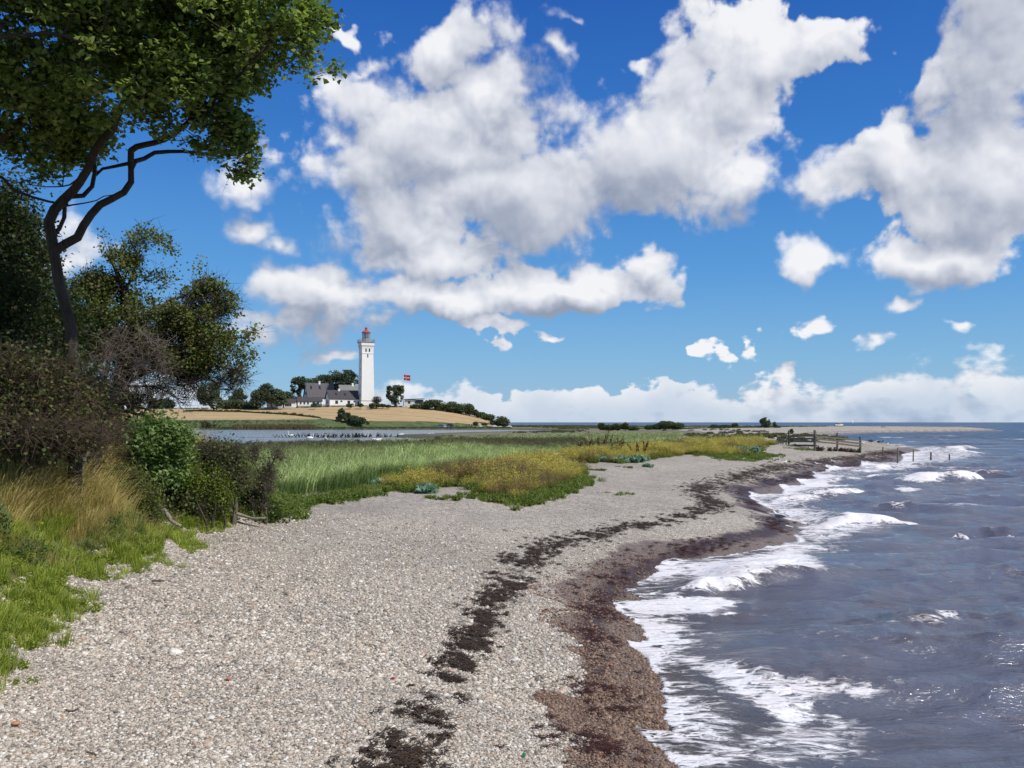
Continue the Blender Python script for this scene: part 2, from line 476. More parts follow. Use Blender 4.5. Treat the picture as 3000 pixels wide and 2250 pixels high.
wet = 1 - ss(jd, np.interp(gy, [0, 10, 30, 60, 100], [.45, .6, .6, .7, .7]), np.interp(gy, [0, 10, 30, 60, 100], [1.0, 1.2, 1.4, 1.9, 2.3]))
wrk = np.exp(-(wr / ww) ** 2)
wrk2 = np.exp(-(wr2 / w2) ** 2)
spitw = np.where(gy > 180, np.exp(-((gsd - 3.0) / 2.0) ** 2), 0)
wrk = np.maximum(wrk, spitw)
headw = np.exp(-(seg_dist(gx, gy, [at(2480, 1300, .8), at(2600, 1318, .6), at(2660, 1325, .4)]) / 4) ** 2)
wrk = np.maximum(wrk, headw * .75)
veg = ss(gms, -1.0, 1.0) * (gy < 95)

def region_mesh(name, mask, m, attrs, kind='structure', **kw):
    f = gq[mask]
    used = np.unique(f); remap = np.full(len(gx), -1, np.int64); remap[used] = np.arange(len(used))
    V = np.stack([gx[used], gy[used], gz[used]], 1)
    me = mesh_np(name, V, remap[f], m, True, {k: a[used] for k, a in attrs.items()})
    return obj(name, me, kind=kind, **kw)

cx = gx[gq].mean(1); cy = gy[gq].mean(1)
c_ms = gms[gq].mean(1); c_bk = gbk[gq].mean(1)
hh, cpx, ct = hill(cx, cy)
in_bank = c_bk > 0
in_hill = (hh > .35) & (cy > 336)
# the two fields: a hedge-lined strip parts them
def hedge_line(pxl):
    return np.interp(pxl, [-500, 540, 700, 850, 930, 1000, 1100], [.82, .80, .72, .50, .30, .12, .06])
field_up = in_hill & (ct > hedge_line(cpx) + .02) & (ct > .12) & (cy < 398) & (cpx < 1440)
field_lo = in_hill & ~field_up & (ct > .22) & (cpx < 935) & (ct < hedge_line(cpx) - .02) & (cy < 396)
in_marsh = (c_ms > 0) & ~in_bank & ~in_hill
pasture = in_hill & ~field_up & ~field_lo
beach = ~(in_bank | in_hill | in_marsh)

def shingle_mat():
    m, b = mat("shingle")
    wetA, wrA, w2A = b.attr("wet"), b.attr("wrack"), b.attr("redweed")
    pos = b.pos
    v1 = b.vor(pos, 30); v2 = b.vor(pos, 62); v3 = b.vor(pos, 13)
    def stones(v):
        s_ = b.t.nodes.new('ShaderNodeSeparateColor'); b.put(s_.inputs[0], v.outputs['Color'])
        return s_
    s1, s2, s3 = stones(v1), stones(v2), stones(v3)
    pal = [(0, (.12, .105, .095)), (.14, (.25, .22, .195)), (.35, (.41, .365, .32)), (.55, (.55, .50, .44)), (.70, (.48, .385, .32)), (.82, (.64, .60, .55)), (.985, (.76, .72, .66)), (1, (.42, .27, .19))]
    c1 = b.ramp(s1.outputs[0], pal); c2 = b.ramp(s2.outputs[1], pal); c3 = b.ramp(s3.outputs[2], pal)
    c = b.mix(.42, c1, c2); c = b.mix(.34, c, c3)
    big = b.noise(pos, .55, 3, .6)
    c = b.mix(1.0, c, (1.0, 1.0, .945), 'MULTIPLY')
    c = b.mix(1.0, c, b.v('SCALE', (1, 1, 1), sc=b.mr(big, .3, .7, .88, 1.10)), 'MULTIPLY')
    gap = b.mr(v1.outputs['Distance'], .50, .80, 0, .52)
    c = b.mix(gap, c, (.085, .075, .065))
    # wet, reddened lower shore
    rn = b.noise(pos, 3.0, 4, .6)
    wetc = b.mix(.60, c, (.120, .052, .032))
    wetc = b.mix(b.mr(b.m('MULTIPLY_ADD', b.m('SUBTRACT', rn, .5), 1.6, w2A), .35, .95, 0, .88), wetc, (.040, .010, .007))
    wetc = b.v('SCALE', wetc, sc=.85)
    wf = b.mr(b.m('MULTIPLY_ADD', b.m('SUBTRACT', b.noise(pos, 1.6, 5, .65), .5), 1.5, b.m('MAXIMUM', wetA, b.m('MULTIPLY', w2A, .6))), .38, .75)
    c = b.mix(wf, c, wetc)
    # black wrack lying in drifts
    sx = b.v('MULTIPLY', pos, (1.0, 1.7, 1.0))
    kn = b.noise(sx, 2.0, 9, .74)
    kf = b.mr(b.m('MULTIPLY_ADD', b.m('SUBTRACT', kn, .5), 4.0, wrA), .84, 1.1)
    c = b.mix(b.m('MULTIPLY', kf, .85), c, (.034, .023, .016))
    b.put(b.P['Base Color'], c)
    b.put(b.P['Roughness'], b.mixv(wf, .78, .38))
    h = b.m('ADD', b.m('MULTIPLY', v1.outputs['Distance'], -1.0), b.m('MULTIPLY', v2.outputs['Distance'], -.4))
    b.put(b.P['Normal'], b.bump(h, .9, .03))
    return m

def marsh_mat():
    m, b = mat("marsh_turf")
    n = b.noise(b.v('MULTIPLY', b.pos, (.35, 1.2, 1)), .22, 6, .62)
    c = b.ramp(n, [(.25, (.085, .088, .045)), (.45, (.135, .140, .065)), (.6, (.21, .19, .115)), (.75, (.30, .265, .20))])
    v = b.vor(b.pos, 5.0)
    s_ = b.t.nodes.new('ShaderNodeSeparateColor'); b.put(s_.inputs[0], v.outputs['Color'])
    c = b.mix(b.mr(s_.outputs[0], .72, .9, 0, .6), c, (.34, .31, .29))
    mud = b.attr("mud")
    c = b.mix(mud, c, (.075, .070, .055))
    b.put(b.P['Base Color'], c); b.P['Roughness'].default_value = .9
    b.put(b.P['Normal'], b.bump(b.noise(b.pos, 3, 5, .7), .8, .15))
    return m

def turf_mat(name, c0, c1, c2, sc=.8):
    m, b = mat(name)
    n = b.noise(b.v('MULTIPLY', b.pos, (.5, 1.6, 1)), sc, 6, .65)
    b.put(b.P['Base Color'], b.ramp(n, [(.3, c0), (.5, c1), (.7, c2)])); b.P['Roughness'].default_value = .95
    b.put(b.P['Normal'], b.bump(n, .6, .12))
    return m

def field_mat(name, tram):
    m, b = mat(name)
    n = b.noise(b.v('MULTIPLY', b.pos, (.3, 1.5, 1)), .5, 6, .68)
    c = b.ramp(n, [(.3, (.36, .25, .125)), (.5, (.45, .325, .17)), (.72, (.54, .40, .225))])
    # drill rows and tramlines following the slope
    rot = b.t.nodes.new('ShaderNodeVectorRotate'); rot.rotation_type = 'Z_AXIS'; b.put(rot.inputs['Vector'], b.pos); rot.inputs['Angle'].default_value = tram
    sxx = b.t.nodes.new('ShaderNodeSeparateXYZ'); b.put(sxx.inputs[0], rot.outputs[0])
    w_ = b.m('FRACT', b.m('MULTIPLY_ADD', b.m('SUBTRACT', b.noise(b.pos, .05, 2), .5), .6, b.m('MULTIPLY', sxx.outputs[1], 1 / 11.0)))
    c = b.mix(b.m('MULTIPLY', b.m('LESS_THAN', w_, .10), .45), c, (.20, .155, .075))
    c = b.mix(b.mr(b.noise(b.pos, .06, 4, .6), .55, .75, 0, .35), c, (.33, .26, .12))
    b.put(b.P['Base Color'], c); b.P['Roughness'].default_value = .9
    b.put(b.P['Normal'], b.bump(n, .7, .2))
    return m

mud = np.maximum(ss(glg, -14, -2) * (gy > 60), 0) * .8
region_mesh("gravel_beach", beach, shingle_mat(), {"wet": wet, "wrack": wrk, "redweed": wrk2})
region_mesh("marsh_ground", in_marsh, marsh_mat(), {"mud": mud})
region_mesh("grassy_bank_ground", in_bank, turf_mat("bank_soil", (.08, .075, .03), (.12, .12, .045), (.19, .17, .08), 2.0), {})
region_mesh("upper_wheat_field", field_up, field_mat("wheat_upper", .12), {})
region_mesh("lower_wheat_field", field_lo, field_mat("wheat_lower", .02), {})
region_mesh("pasture_ground", pasture, turf_mat("pasture", (.045, .075, .025), (.085, .120, .045), (.14, .15, .07), .5), {})

# ------------------------------------------------------------------ the sea
def wave_height(x, y):
    rs = np.random.default_rng(5)
    wx = x + 1.6 * (fbm(x * .10, y * .10, octv=2, seed=31) - .5) * 4
    wy = y + 1.6 * (fbm(x * .10, y * .10, octv=2, seed=37) - .5) * 4
    z = 0
    for i in range(26):
        if i < 7: lam = rs.uniform(2.6, 6.0); am = .052 * lam / 4; sp = .22
        elif i < 16: lam = rs.uniform(.9, 2.4); am = .040 * lam / 1.4; sp = .75
        else: lam = rs.uniform(.32, .9); am = .017 * lam / .5; sp = 1.1
        a = rs.normal(-1.42, sp * .55)          # travel direction, towards the beach
        k = 2 * np.pi / lam
        ph = k * (wx * math.cos(a) + wy * math.sin(a)) + rs.uniform(0, 6.28)
        s = np.sin(ph)
        crest = 1.2 * (np.exp(1.1 * (s - 1)) - .45)    # peaked crests, flat troughs
        res = np.clip(lam / (np.hypot(x, y) * .012 + 1e-3) - 1.5, 0, 1) if lam < 8 else 1
        z = z + am * crest * res * (.5 + vnoise(x * .18 + i * 7, y * .18, seed=i))
    return z

# breakers: (left px,py) -> (right px,py), height, width (m), foam left/right share
BRK = [((1960, 1745), (2500, 1672), .26, .50, .85, .10), ((2580, 1850), (2880, 1822), .10, .45, .48, .44), ((2330, 1548), (2665, 1525), .30, .9, 1.0, .9),
       ((2660, 1412), (2860, 1400), .35, 1.5, .9, .8), ((2420, 1450), (2500, 1438), .22, .9, .9, .6), ((2060, 1962), (2700, 2010), .06, .5, .3, .1),
       ((2790, 1572), (2850, 1576), .12, .6, .8, .8), ((2900, 1568), (2990, 1570), .14, .6, .6, .6), ((2200, 1478), (2420, 1482), .12, .8, .8, .2),
       ((2560, 1494), (2720, 1480), .14, .9, .5, .3), ((2940, 1390), (3000, 1404), .2, 1.5, .2, .2), ((2630, 1440), (2680, 1432), .15, 1., .9, .7), ((2110, 1700), (2330, 1652), .10, .4, .7, .5), ((1960, 1812), (2260, 1790), .06, .35, .6, .4), ((2230, 1472), (2500, 1456), .14, .7, .75, .5), ((2350, 1418), (2640, 1398), .16, .9, .8, .4), ((2500, 1380), (2760, 1366), .2, 1.2, .8, .4), ((2690, 1318), (2860, 1330), .35, 2.2, 1.0, .7), ((2780, 1316), (2850, 1312), .3, 2.4, 1, .8)]
sx_, sy_, sq = fan(-9, 34.5, .085, (-12, 78), 4.6, 22000, .00075, .0085)
sT, ssd, _, _, _ = terrain(sx_, sy_)
sj = -sdist(sx_, sy_, LAND_J)       # positive over water
shal = ss(-ssd, -.2, 7 + 0 * ssd)
wv = wave_height(sx_, sy_) * (.25 + .9 * shal)
foam = np.zeros_like(sx_); brown = np.zeros_like(sx_)
for (a, c, hgt, wd, f0, f1) in BRK:
    A = np.array(at(*a)); C = np.array(at(*c)); D = C - A; L = np.hypot(*D); D /= L; N = np.array([D[1], -D[0]])
    if N[1] > 0: N = -N               # towards the camera, the breaking face
    s = ((sx_ - A[0]) * D[0] + (sy_ - A[1]) * D[1]) / L
    curve = .25 * np.sin(s * 5 + a[0]) * wd + (vnoise(s * 14 + a[0], s * 0 + 1.5, seed=4) - .5) * .9 * wd
    n = (sx_ - A[0]) * N[0] + (sy_ - A[1]) * N[1] + curve
    env = ss(s, -.10, .22) * (1 - ss(s, .62, 1.12))
    prof = np.where(n > 0, np.exp(-(n / (wd * .45)) ** 2), np.exp(-(n / (wd * 1.5)) ** 2))
    wv += hgt * env * prof
    fm = (f0 + (f1 - f0) * np.clip(s, 0, 1)) * ss(s, -.12, .04) * (1 - ss(s, .85, 1.08))
    foam = np.maximum(foam, fm * np.exp(-((n - wd * .15) / (wd * .5)) ** 2) * (.62 + .9 * vnoise(sx_ * 1.7 / wd, sy_ * 1.2 / wd, seed=66)))
    brown = np.maximum(brown, env * prof * .9)
# wash of the breakers between them and the beach
rr = np.hypot(sx_, sy_)
bw = np.interp(sy_, [4, 8, 12, 16, 22, 35, 60, 90, 150, 300], [1.7, 1.6, .9, 1.3, 1.6, 2.6, 3.8, 5.0, 1.2, 2.2])
patch = fbm(sx_ * .28 + 4, sy_ * .40, octv=3, seed=51)
band = np.exp(-(np.maximum(sj, 0) / bw) ** 1.6)
foam = np.maximum(foam, band * (.16 + 1.0 * patch) * ss(sj, -.02, .04))
def fpoly(pts, val, soft=.5):
    global foam
    d = sdist(sx_, sy_, [at(*p) for p in pts])
    foam = np.maximum(foam, val * ss(d, -soft, soft * 1.2))
fpoly([(1960, 1650), (2100, 1640), (2330, 1600), (2420, 1640), (2440, 1690), (2300, 1700), (2150, 1735), (1990, 1740), (2010, 1690)], .80, .35)
fpoly([(1800, 1765), (1900, 1750), (2100, 1745), (2180, 1760), (2100, 1800), (1900, 1810), (1840, 1800)], .86, .25)
fpoly([(1850, 2135), (2150, 2120), (2330, 2060), (2250, 2010), (2400, 2010), (2550, 2060), (2650, 2250), (2050, 2300), (1950, 2200)], .58, .45)
fpoly([(1840, 1885), (1990, 1900), (2200, 1960), (2400, 1995), (2700, 2010), (2560, 2050), (2300, 2040), (2200, 1985), (1990, 1940)], .66, .22)
fpoly([(1850, 1890), (1990, 1905), (2210, 1970), (2420, 2030), (2440, 2110), (2300, 2130), (2180, 2060), (2010, 1970)], .74, .25)
fpoly([(2300, 1560), (2500, 1515), (2680, 1530), (2560, 1555), (2420, 1600), (2340, 1590)], .68, .6)
fpoly([(2250, 1510), (2420, 1490), (2450, 1530), (2330, 1560), (2300, 1540)], .62, .7)
fpoly([(2200, 1452), (2350, 1440), (2480, 1430), (2470, 1460), (2380, 1480), (2250, 1500)], .64, .8)
fpoly([(2300, 1430), (2420, 1400), (2560, 1400), (2450, 1425)], .52, .9)
fpoly([(2440, 1385), (2540, 1350), (2700, 1330), (2760, 1350), (2740, 1375), (2600, 1385)], .62, 1.4)
fpoly([(2640, 1350), (2660, 1318), (2860, 1320), (2900, 1335), (2780, 1362)], .60, 1.6)
# scattered whitecaps further out
wc = fbm(sx_ * .11, sy_ * .16, octv=4, seed=77)
foam = np.maximum(foam, ss(wc, .66, .76) * .55 * ss(sy_, 14, 40) * (1 - ss(sy_, 500, 1500)))
foam = np.maximum(foam, .55 * ss(wv, .12, .26) * ss(rr, 10, 25) * (1 - ss(rr, 70, 150)))
foam = np.maximum(foam, .30 * ss(fbm(sx_ * .5, sy_ * 1.2, octv=3, seed=91), .50, .72) * (1 - ss(sy_, 12, 26)))
foam = np.maximum(foam, .80 * np.exp(-((sj - .04) / np.interp(sy_, [4, 12, 30, 90], [.10, .14, .3, .6])) ** 2) * (.55 + .6 * vnoise(sx_ * 1.3, sy_ * 1.3, seed=72)) * (sy_ < 120))
swash = np.clip(.30 * sj, -.08, .022)
sz = np.where(sj > 0, np.maximum(wv * ss(sj, .02, 1.6) + .01, sT + swash), sT + swash - .01)
sz = np.where((sj < 0) & (ssd > .5), sT - .25, sz)
sz -= np.where(rr > 2500, (rr - 2500) * 0, 0)
thin = np.exp(-np.maximum(sz - sT, 0) / .11) * (sj > 0)
keep = sj[sq].max(1) > -1.0
fq = sq[keep]
used = np.unique(fq); remap = np.full(len(sx_), -1, np.int64); remap[used] = np.arange(len(used))

def sea_mat():
    m, b = mat("sea_water")
    foamA, brA, thinA = b.attr("foam"), b.attr("brown"), b.attr("thin")
    pos = b.pos
    cam_ = b.t.nodes.new('ShaderNodeVectorMath'); cam_.operation = 'LENGTH'; b.put(cam_.inputs[0], pos)
    dist = cam_.outputs['Value']
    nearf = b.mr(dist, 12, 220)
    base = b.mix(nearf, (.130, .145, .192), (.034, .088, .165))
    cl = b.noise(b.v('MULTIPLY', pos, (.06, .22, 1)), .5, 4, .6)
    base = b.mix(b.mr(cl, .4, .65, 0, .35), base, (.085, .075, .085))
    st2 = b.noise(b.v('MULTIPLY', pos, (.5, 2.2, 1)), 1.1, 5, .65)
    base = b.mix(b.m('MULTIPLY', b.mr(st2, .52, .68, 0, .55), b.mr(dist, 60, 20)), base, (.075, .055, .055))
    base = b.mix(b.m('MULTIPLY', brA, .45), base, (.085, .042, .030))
    base = b.mix(b.m('MULTIPLY', thinA, .7), base, (.13, .105, .085))
    # foam: lacy threads where there is little, closed white where there is much
    st = b.v('MULTIPLY', pos, (.75, 1.7, .3))
    wp = b.v('ADD', st, b.v('SCALE', b.v('SUBTRACT', b.noise(st, 1.4, 3, .6, col=True), (.5, .5, .5)), sc=.9))
    n1 = b.noise(wp, 3.2, 8, .68)
    vo = b.vor(wp, 3.4, 'DISTANCE_TO_EDGE'); vo2 = b.vor(wp, 8.5, 'DISTANCE_TO_EDGE')
    lace = b.m('MAXIMUM', b.mr(vo.outputs['Distance'], 0, .30, 1, 0), b.mr(vo2.outputs['Distance'], 0, .30, .85, 0))
    pat = b.m('MULTIPLY_ADD', lace, .24, b.m('MULTIPLY_ADD', b.m('SUBTRACT', n1, .5), 1.5, .50))
    thr = b.m('SUBTRACT', 1.20, foamA)
    f = b.mr(b.m('SUBTRACT', pat, b.m('MULTIPLY', thr, .95)), -.05, .20)
    f = b.m('MULTIPLY', f, b.mr(foamA, .05, .25))
    tint = b.mix(b.mr(b.noise(pos, 1.1, 4, .6), .35, .7, 0, .5), (.86, .86, .88), (.74, .66, .63))
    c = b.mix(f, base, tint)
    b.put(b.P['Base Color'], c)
    b.put(b.P['Roughness'], b.mixv(f, b.mixv(nearf, .10, .28), .75))
    b.P['IOR'].default_value = 1.333; b.put(b.P['Specular IOR Level'], b.mixv(f, b.mixv(nearf, .5, .08), .15))
    w1 = b.noise(b.v('MULTIPLY', pos, (.6, 1.7, 1)), 2.0, 5, .62)
    w0 = b.noise(b.v('MULTIPLY', pos, (.35, 1.1, 1)), .30, 4, .6)
    w2 = b.noise(b.v('MULTIPLY', pos, (.6, 1.7, 1)), 9.0, 4, .6)
    hN = b.m('MULTIPLY_ADD', w2, .10, b.m('MULTIPLY', w1, .26))
    n_ = b.bump(hN, .8, .40)
    nf = b.bump(b.m('MULTIPLY', w0, b.mr(dist, 40, 150)), 1.0, 1.6, n_)
    n2 = b.bump(b.m('MULTIPLY_ADD', f, .5, b.m('MULTIPLY', n1, f)), .7, .05, nf)
    b.put(b.P['Normal'], n2)
    b.put(b.P['Alpha'], b.m('SUBTRACT', 1.0, b.m('MULTIPLY', b.m('MULTIPLY', thinA, .85), b.m('SUBTRACT', 1.0, f))))
    return m
SEA_M = sea_mat()
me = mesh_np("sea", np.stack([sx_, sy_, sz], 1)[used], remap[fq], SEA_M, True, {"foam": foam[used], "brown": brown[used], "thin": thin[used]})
obj("sea", me, kind='structure')
# open sea beyond the farmland and out of the fan on the left
V = [(-30000, 1000, 0), (-30000, 25000, 0), (-4800, 25000, 0), (-250, 1000, 0)]
obj("distant_sea", mesh_np("distant_sea", V, np.array([[3, 2, 1, 0]]), SEA_M), kind='structure')

def lagoon_mat():
    m, b = mat("lagoon_water")
    n = b.noise(b.v('MULTIPLY', b.pos, (.3, 1, 1)), 1.2, 5, .6)
    b.put(b.P['Base Color'], b.mix(n, (.17, .205, .21), (.27, .31, .31))); b.P['Roughness'].default_value = .25
    b.P['IOR'].default_value = 1.333; b.P['Specular IOR Level'].default_value = .25
    b.put(b.P['Normal'], b.bump(n, .9, .30))
    return m
lx = np.array(LAGOON)
bm = bmesh.new(); bm.faces.new([bm.verts.new((x, y, .05)) for x, y in [(-420, 338), (40, 338), (40, 240), (0, 150), (-5, 84), (-420, 84)]]); bmesh.ops.triangulate(bm, faces=bm.faces)
bmesh.ops.recalc_face_normals(bm, faces=bm.faces)
me = bpy.data.meshes.new("lagoon"); bm.to_mesh(me); bm.free(); me.materials.append(lagoon_mat())
if me.polygons[0].normal.z < 0: me.flip_normals()
obj("lagoon", me, kind='structure')

_GZ = None
def ground(x, y):
    x = np.atleast_1d(np.asarray(x, float)); y = np.atleast_1d(np.asarray(y, float))
    return terrain(x, y)[0]

# ------------------------------------------------------------------ plants: shared makers
def leaf_mat(name, transl=.30, rough=.55, use_tint=True, col=(.08, .12, .03), var=.35):
    m, b = mat(name)
    if use_tint:
        c = b.attr("tint", 'Color')
    else:
        r = b.oi.outputs['Random']
        f = b.m('MULTIPLY_ADD', r, var, 1 - var / 2)
        c = b.mix(1.0, b.attr("tint", 'Color'), b.v('SCALE', (1, 1, 1), sc=f), 'MULTIPLY')
    b.put(b.P['Base Color'], c); b.P['Roughness'].default_value = rough; b.P['Specular IOR Level'].default_value = .25
    tr = b.n.new('ShaderNodeBsdfTranslucent'); b.put(tr.inputs[0], b.mix(1.0, c, (1.1, 1.25, .6), 'MULTIPLY'))
    mx = b.n.new('ShaderNodeMixShader'); mx.inputs[0].default_value = transl
    b.l.new(b.p.outputs[0], mx.inputs[1]); b.l.new(tr.outputs[0], mx.inputs[2]); b.l.new(mx.outputs[0], b.out.inputs[0])
    return m
LEAF = leaf_mat("leaf", .42)
LEAFI = leaf_mat("plant_leaf", .45, use_tint=False)
def bark_mat(name, c0, c1, sc=9):
    m, b = mat(name)
    n = b.noise(b.v('MULTIPLY', b.pos, (1, 1, .3)), sc, 6, .7)
    b.put(b.P['Base Color'], b.ramp(n, [(.3, c0), (.7, c1)])); b.P['Roughness'].default_value = .9
    b.put(b.P['Normal'], b.bump(n, .8, .04))
    return m
BARK = bark_mat("bark", (.055, .045, .036), (.15, .125, .10))
BARKD = bark_mat("dark_bark", (.030, .024, .019), (.085, .066, .05))
TWIG = bark_mat("grey_twig", (.11, .09, .075), (.24, .20, .165))
PALEWOOD = bark_mat("weathered_wood", (.16, .14, .115), (.36, .32, .27), 14)

TPL = {
    'maple': (np.array([(0, 0, 0), (.42, .52, .06), (0, 1, -.05), (-.42, .52, .06), (.62, .18, -.02), (-.62, .18, -.02)]), np.array([(0, 1, 2), (0, 2, 3), (0, 4, 1), (0, 3, 5)])),
    'oval': (np.array([(0, 0, 0), (.25, .5, .05), (0, 1, -.04), (-.25, .5, .05)]), np.array([(0, 1, 2), (0, 2, 3)])),
    'fat': (np.array([(0, 0, 0), (.45, .45, .10), (0, 1, -.08), (-.45, .45, .10)]), np.array([(0, 1, 2), (0, 2, 3)])),
    'needle': (np.array([(-.03, 0, 0), (.03, 0, 0), (0, 1, 0)]), np.array([(0, 1, 2)])),
}
def rotmats(yaw, pitch, roll):
    cy, sy = np.cos(yaw), np.sin(yaw); cp, sp = np.cos(pitch), np.sin(pitch); cr, sr = np.cos(roll), np.sin(roll)
    Rm = np.empty((len(yaw), 3, 3))
    Rm[:, 0, 0] = cy * cr - sy * sp * sr; Rm[:, 0, 1] = -sy * cp; Rm[:, 0, 2] = cy * sr + sy * sp * cr
    Rm[:, 1, 0] = sy * cr + cy * sp * sr; Rm[:, 1, 1] = cy * cp; Rm[:, 1, 2] = sy * sr - cy * sp * cr
    Rm[:, 2, 0] = -cp * sr; Rm[:, 2, 1] = sp; Rm[:, 2, 2] = cp * cr
    return Rm
def leaves(P, size, shape, cols, rng, pitch=(-.9, .9), roll=.9, yaw=None, szv=.35):
    T, Fc = TPL[shape]; n = len(P)
    yw = rng.uniform(0, 6.283, n) if yaw is None else rng.normal(yaw[0], yaw[1], n)
    Rm = rotmats(yw, rng.uniform(pitch[0], pitch[1], n), rng.normal(0, roll, n))
    s = size * (1 + rng.uniform(-szv, szv, n))
    V = np.einsum('nij,kj->nki', Rm, T) * s[:, None, None] + P[:, None, :]
    Fx = (np.arange(n) * len(T))[:, None, None] + Fc[None]
    cols = np.asarray(cols, float); ci = rng.integers(0, len(cols), n)
    c = cols[ci] * rng.uniform(.75, 1.25, (n, 1))
    return V.reshape(-1, 3), Fx.reshape(-1, 3), np.repeat(c, len(T), 0)
def tubes(A, B, ra, rb, sides=5):
    A = np.asarray(A, float); B = np.asarray(B, float); n = len(A)
    d = B - A; L = np.linalg.norm(d, axis=1, keepdims=True) + 1e-9; d = d / L
    up = np.where(np.abs(d[:, 2:3]) > .9, np.array([[1., 0, 0]]), np.array([[0, 0, 1.]]))
    u = np.cross(d, up); u /= np.linalg.norm(u, axis=1, keepdims=True) + 1e-9; w = np.cross(d, u)
    a = np.linspace(0, 2 * np.pi, sides, endpoint=False)
    ring = np.cos(a)[None, :, None] * u[:, None, :] + np.sin(a)[None, :, None] * w[:, None, :]
    A2 = A - d * ra[:, None] * .3; B2 = B + d * rb[:, None] * .3
    V = np.concatenate([A2[:, None] + ring * ra[:, None, None], B2[:, None] + ring * rb[:, None, None]], 1)
    i = np.arange(sides); j = (i + 1) % sides
    q = np.stack([i, j, j + sides, i + sides], 1)
    Fq = (np.arange(n) * 2 * sides)[:, None, None] + q[None]
    return V.reshape(-1, 3), Fq.reshape(-1, 4)

def resample(pts, st):
    P = np.array([tuple(p) for p in pts], float); d = np.concatenate([[0], np.cumsum(np.linalg.norm(np.diff(P, axis=0), axis=1))])
    n = max(2, int(d[-1] / st) + 1); s = np.linspace(0, d[-1], n)
    return np.stack([np.interp(s, d, P[:, k]) for k in range(3)], 1)

def grow(limbs, attr, rng, step=.3, r_tip=.006, power=2.3, wob=.10, sweep=(0, 0, 0), rmax=.2, pl=.15):
    """limbs: [(points, r0, r1)], first is the trunk.  Joins every attractor to the nearest wood.  Returns (A,B,ra,rb)"""
    N = []; par = []; rad = []
    for k, (pts, r0, r1) in enumerate(limbs):
        Q = resample(pts, step * .6)
        Q[1:-1] += rng.normal(0, r0 * .07, Q[1:-1].shape)
        p = -1
        if k:
            p = int(np.argmin(np.linalg.norm(np.array(N) - Q[0], axis=1)))
        for i, q in enumerate(Q):
            N.append(q); par.append(p); rad.append(r0 + (r1 - r0) * i / (len(Q) - 1)); p = len(N) - 1
    nl = len(N)
    cap = len(N) + len(attr) * 40
    arr = np.zeros((cap, 3)); arr[:nl] = N; cost = np.zeros(cap); cnt = nl
    for i in range(1, nl):
        if par[i] >= 0: cost[i] = cost[par[i]]
    if len(attr):
        order = np.argsort(np.min(np.linalg.norm(attr[:, None, :] - arr[None, :nl:3, :], axis=2), axis=1))
        sw = np.array(sweep, float)
        for a in attr[order]:
            dd = np.linalg.norm(arr[:cnt] - a - sw * .0, axis=1) + pl * cost[:cnt]
            j = int(np.argmin(dd)); s = arr[j]; v = a - s; L = np.linalg.norm(v)
            n = max(1, int(L / step))
            if cnt + n >= cap: break
            bow = rng.normal(0, wob * L, 3); bow[2] += .06 * L
            p = j
            for t in range(1, n + 1):
                f = t / n
                q = s + v * f + (bow - sw * L) * (f * (1 - f)) + rng.normal(0, .02 * step if n < 2 else .07 * step, 3)
                if t == n: q = a
                arr[cnt] = q; par.append(p); rad.append(0); cost[cnt] = cost[p] + L / n; p = cnt; cnt += 1
    load = np.zeros(cnt)
    for i in range(cnt - 1, nl - 1, -1):
        if load[i] == 0: load[i] = r_tip ** power
        if par[i] >= 0: load[par[i]] += load[i]
    r = np.minimum(load ** (1 / power), rmax)
    r[:nl] = np.array(rad[:nl])
    par = np.array(par[:cnt]); idx = np.where(par >= 0)[0]
    A = arr[par[idx]]; B = arr[idx]; ra = r[par[idx]].copy(); rb = r[idx]
    ra = np.where((idx >= nl), np.minimum(ra, rb * 1.35), ra)
    big = (idx < nl) | (rb > r_tip * 4)
    return A, B, ra, rb, big

def twigs(P, rng, n, L, r, direc=(0, 0, .4), spread=1.0):
    P = np.repeat(P, n, 0); d = rng.normal(0, spread, P.shape) + np.array(direc); d /= np.linalg.norm(d, axis=1, keepdims=True)
    l = L * rng.uniform(.4, 1.3, (len(P), 1)); S = P - d * l * .35
    M = S + d * l * .55 + rng.normal(0, .08 * L, P.shape); E = S + d * l + rng.normal(0, .1 * L, P.shape)
    k = np.full(len(P), r)
    return np.concatenate([S, M]), np.concatenate([M, E]), np.concatenate([k, k * .75]), np.concatenate([k * .75, k * .35])

def crown_pts(blobs, n, rng, nscale=1.6, thresh=.46, seed=0, px=True):
    """blobs: (px, py, Y, rx_px, ry_px, rY_m)"""
    W = np.array([max(b_[3] * b_[4] * (b_[2] ** 1.0) * b_[5], 1e-3) for b_ in blobs]); W = W ** .8; W /= W.sum()
    out = []
    tries = 0
    while sum(len(o) for o in out) < n and tries < 12:
        tries += 1
        k = rng.choice(len(blobs), n, p=W)
        B_ = np.array(blobs, float)[k]
        d = rng.normal(0, 1, (n, 3)); d /= np.linalg.norm(d, axis=1, keepdims=True)
        rr_ = rng.uniform(.05, 1, n) ** (1 / 3.2)
        q = d * rr_[:, None]
        Y = B_[:, 2] + q[:, 1] * B_[:, 5]
        X = ((B_[:, 0] - 1500) + q[:, 0] * B_[:, 3]) / F * B_[:, 2]
        Z = H + (HZ - B_[:, 1] + q[:, 2] * B_[:, 4]) / F * B_[:, 2]
        P = np.stack([X, Y, Z], 1)
        nz = fbm(P[:, 0] * nscale + 50, P[:, 1] * nscale + 50, P[:, 2] * nscale + 50, octv=3, seed=seed)
        out.append(P[nz > thresh])
    return np.concatenate(out)[:n]

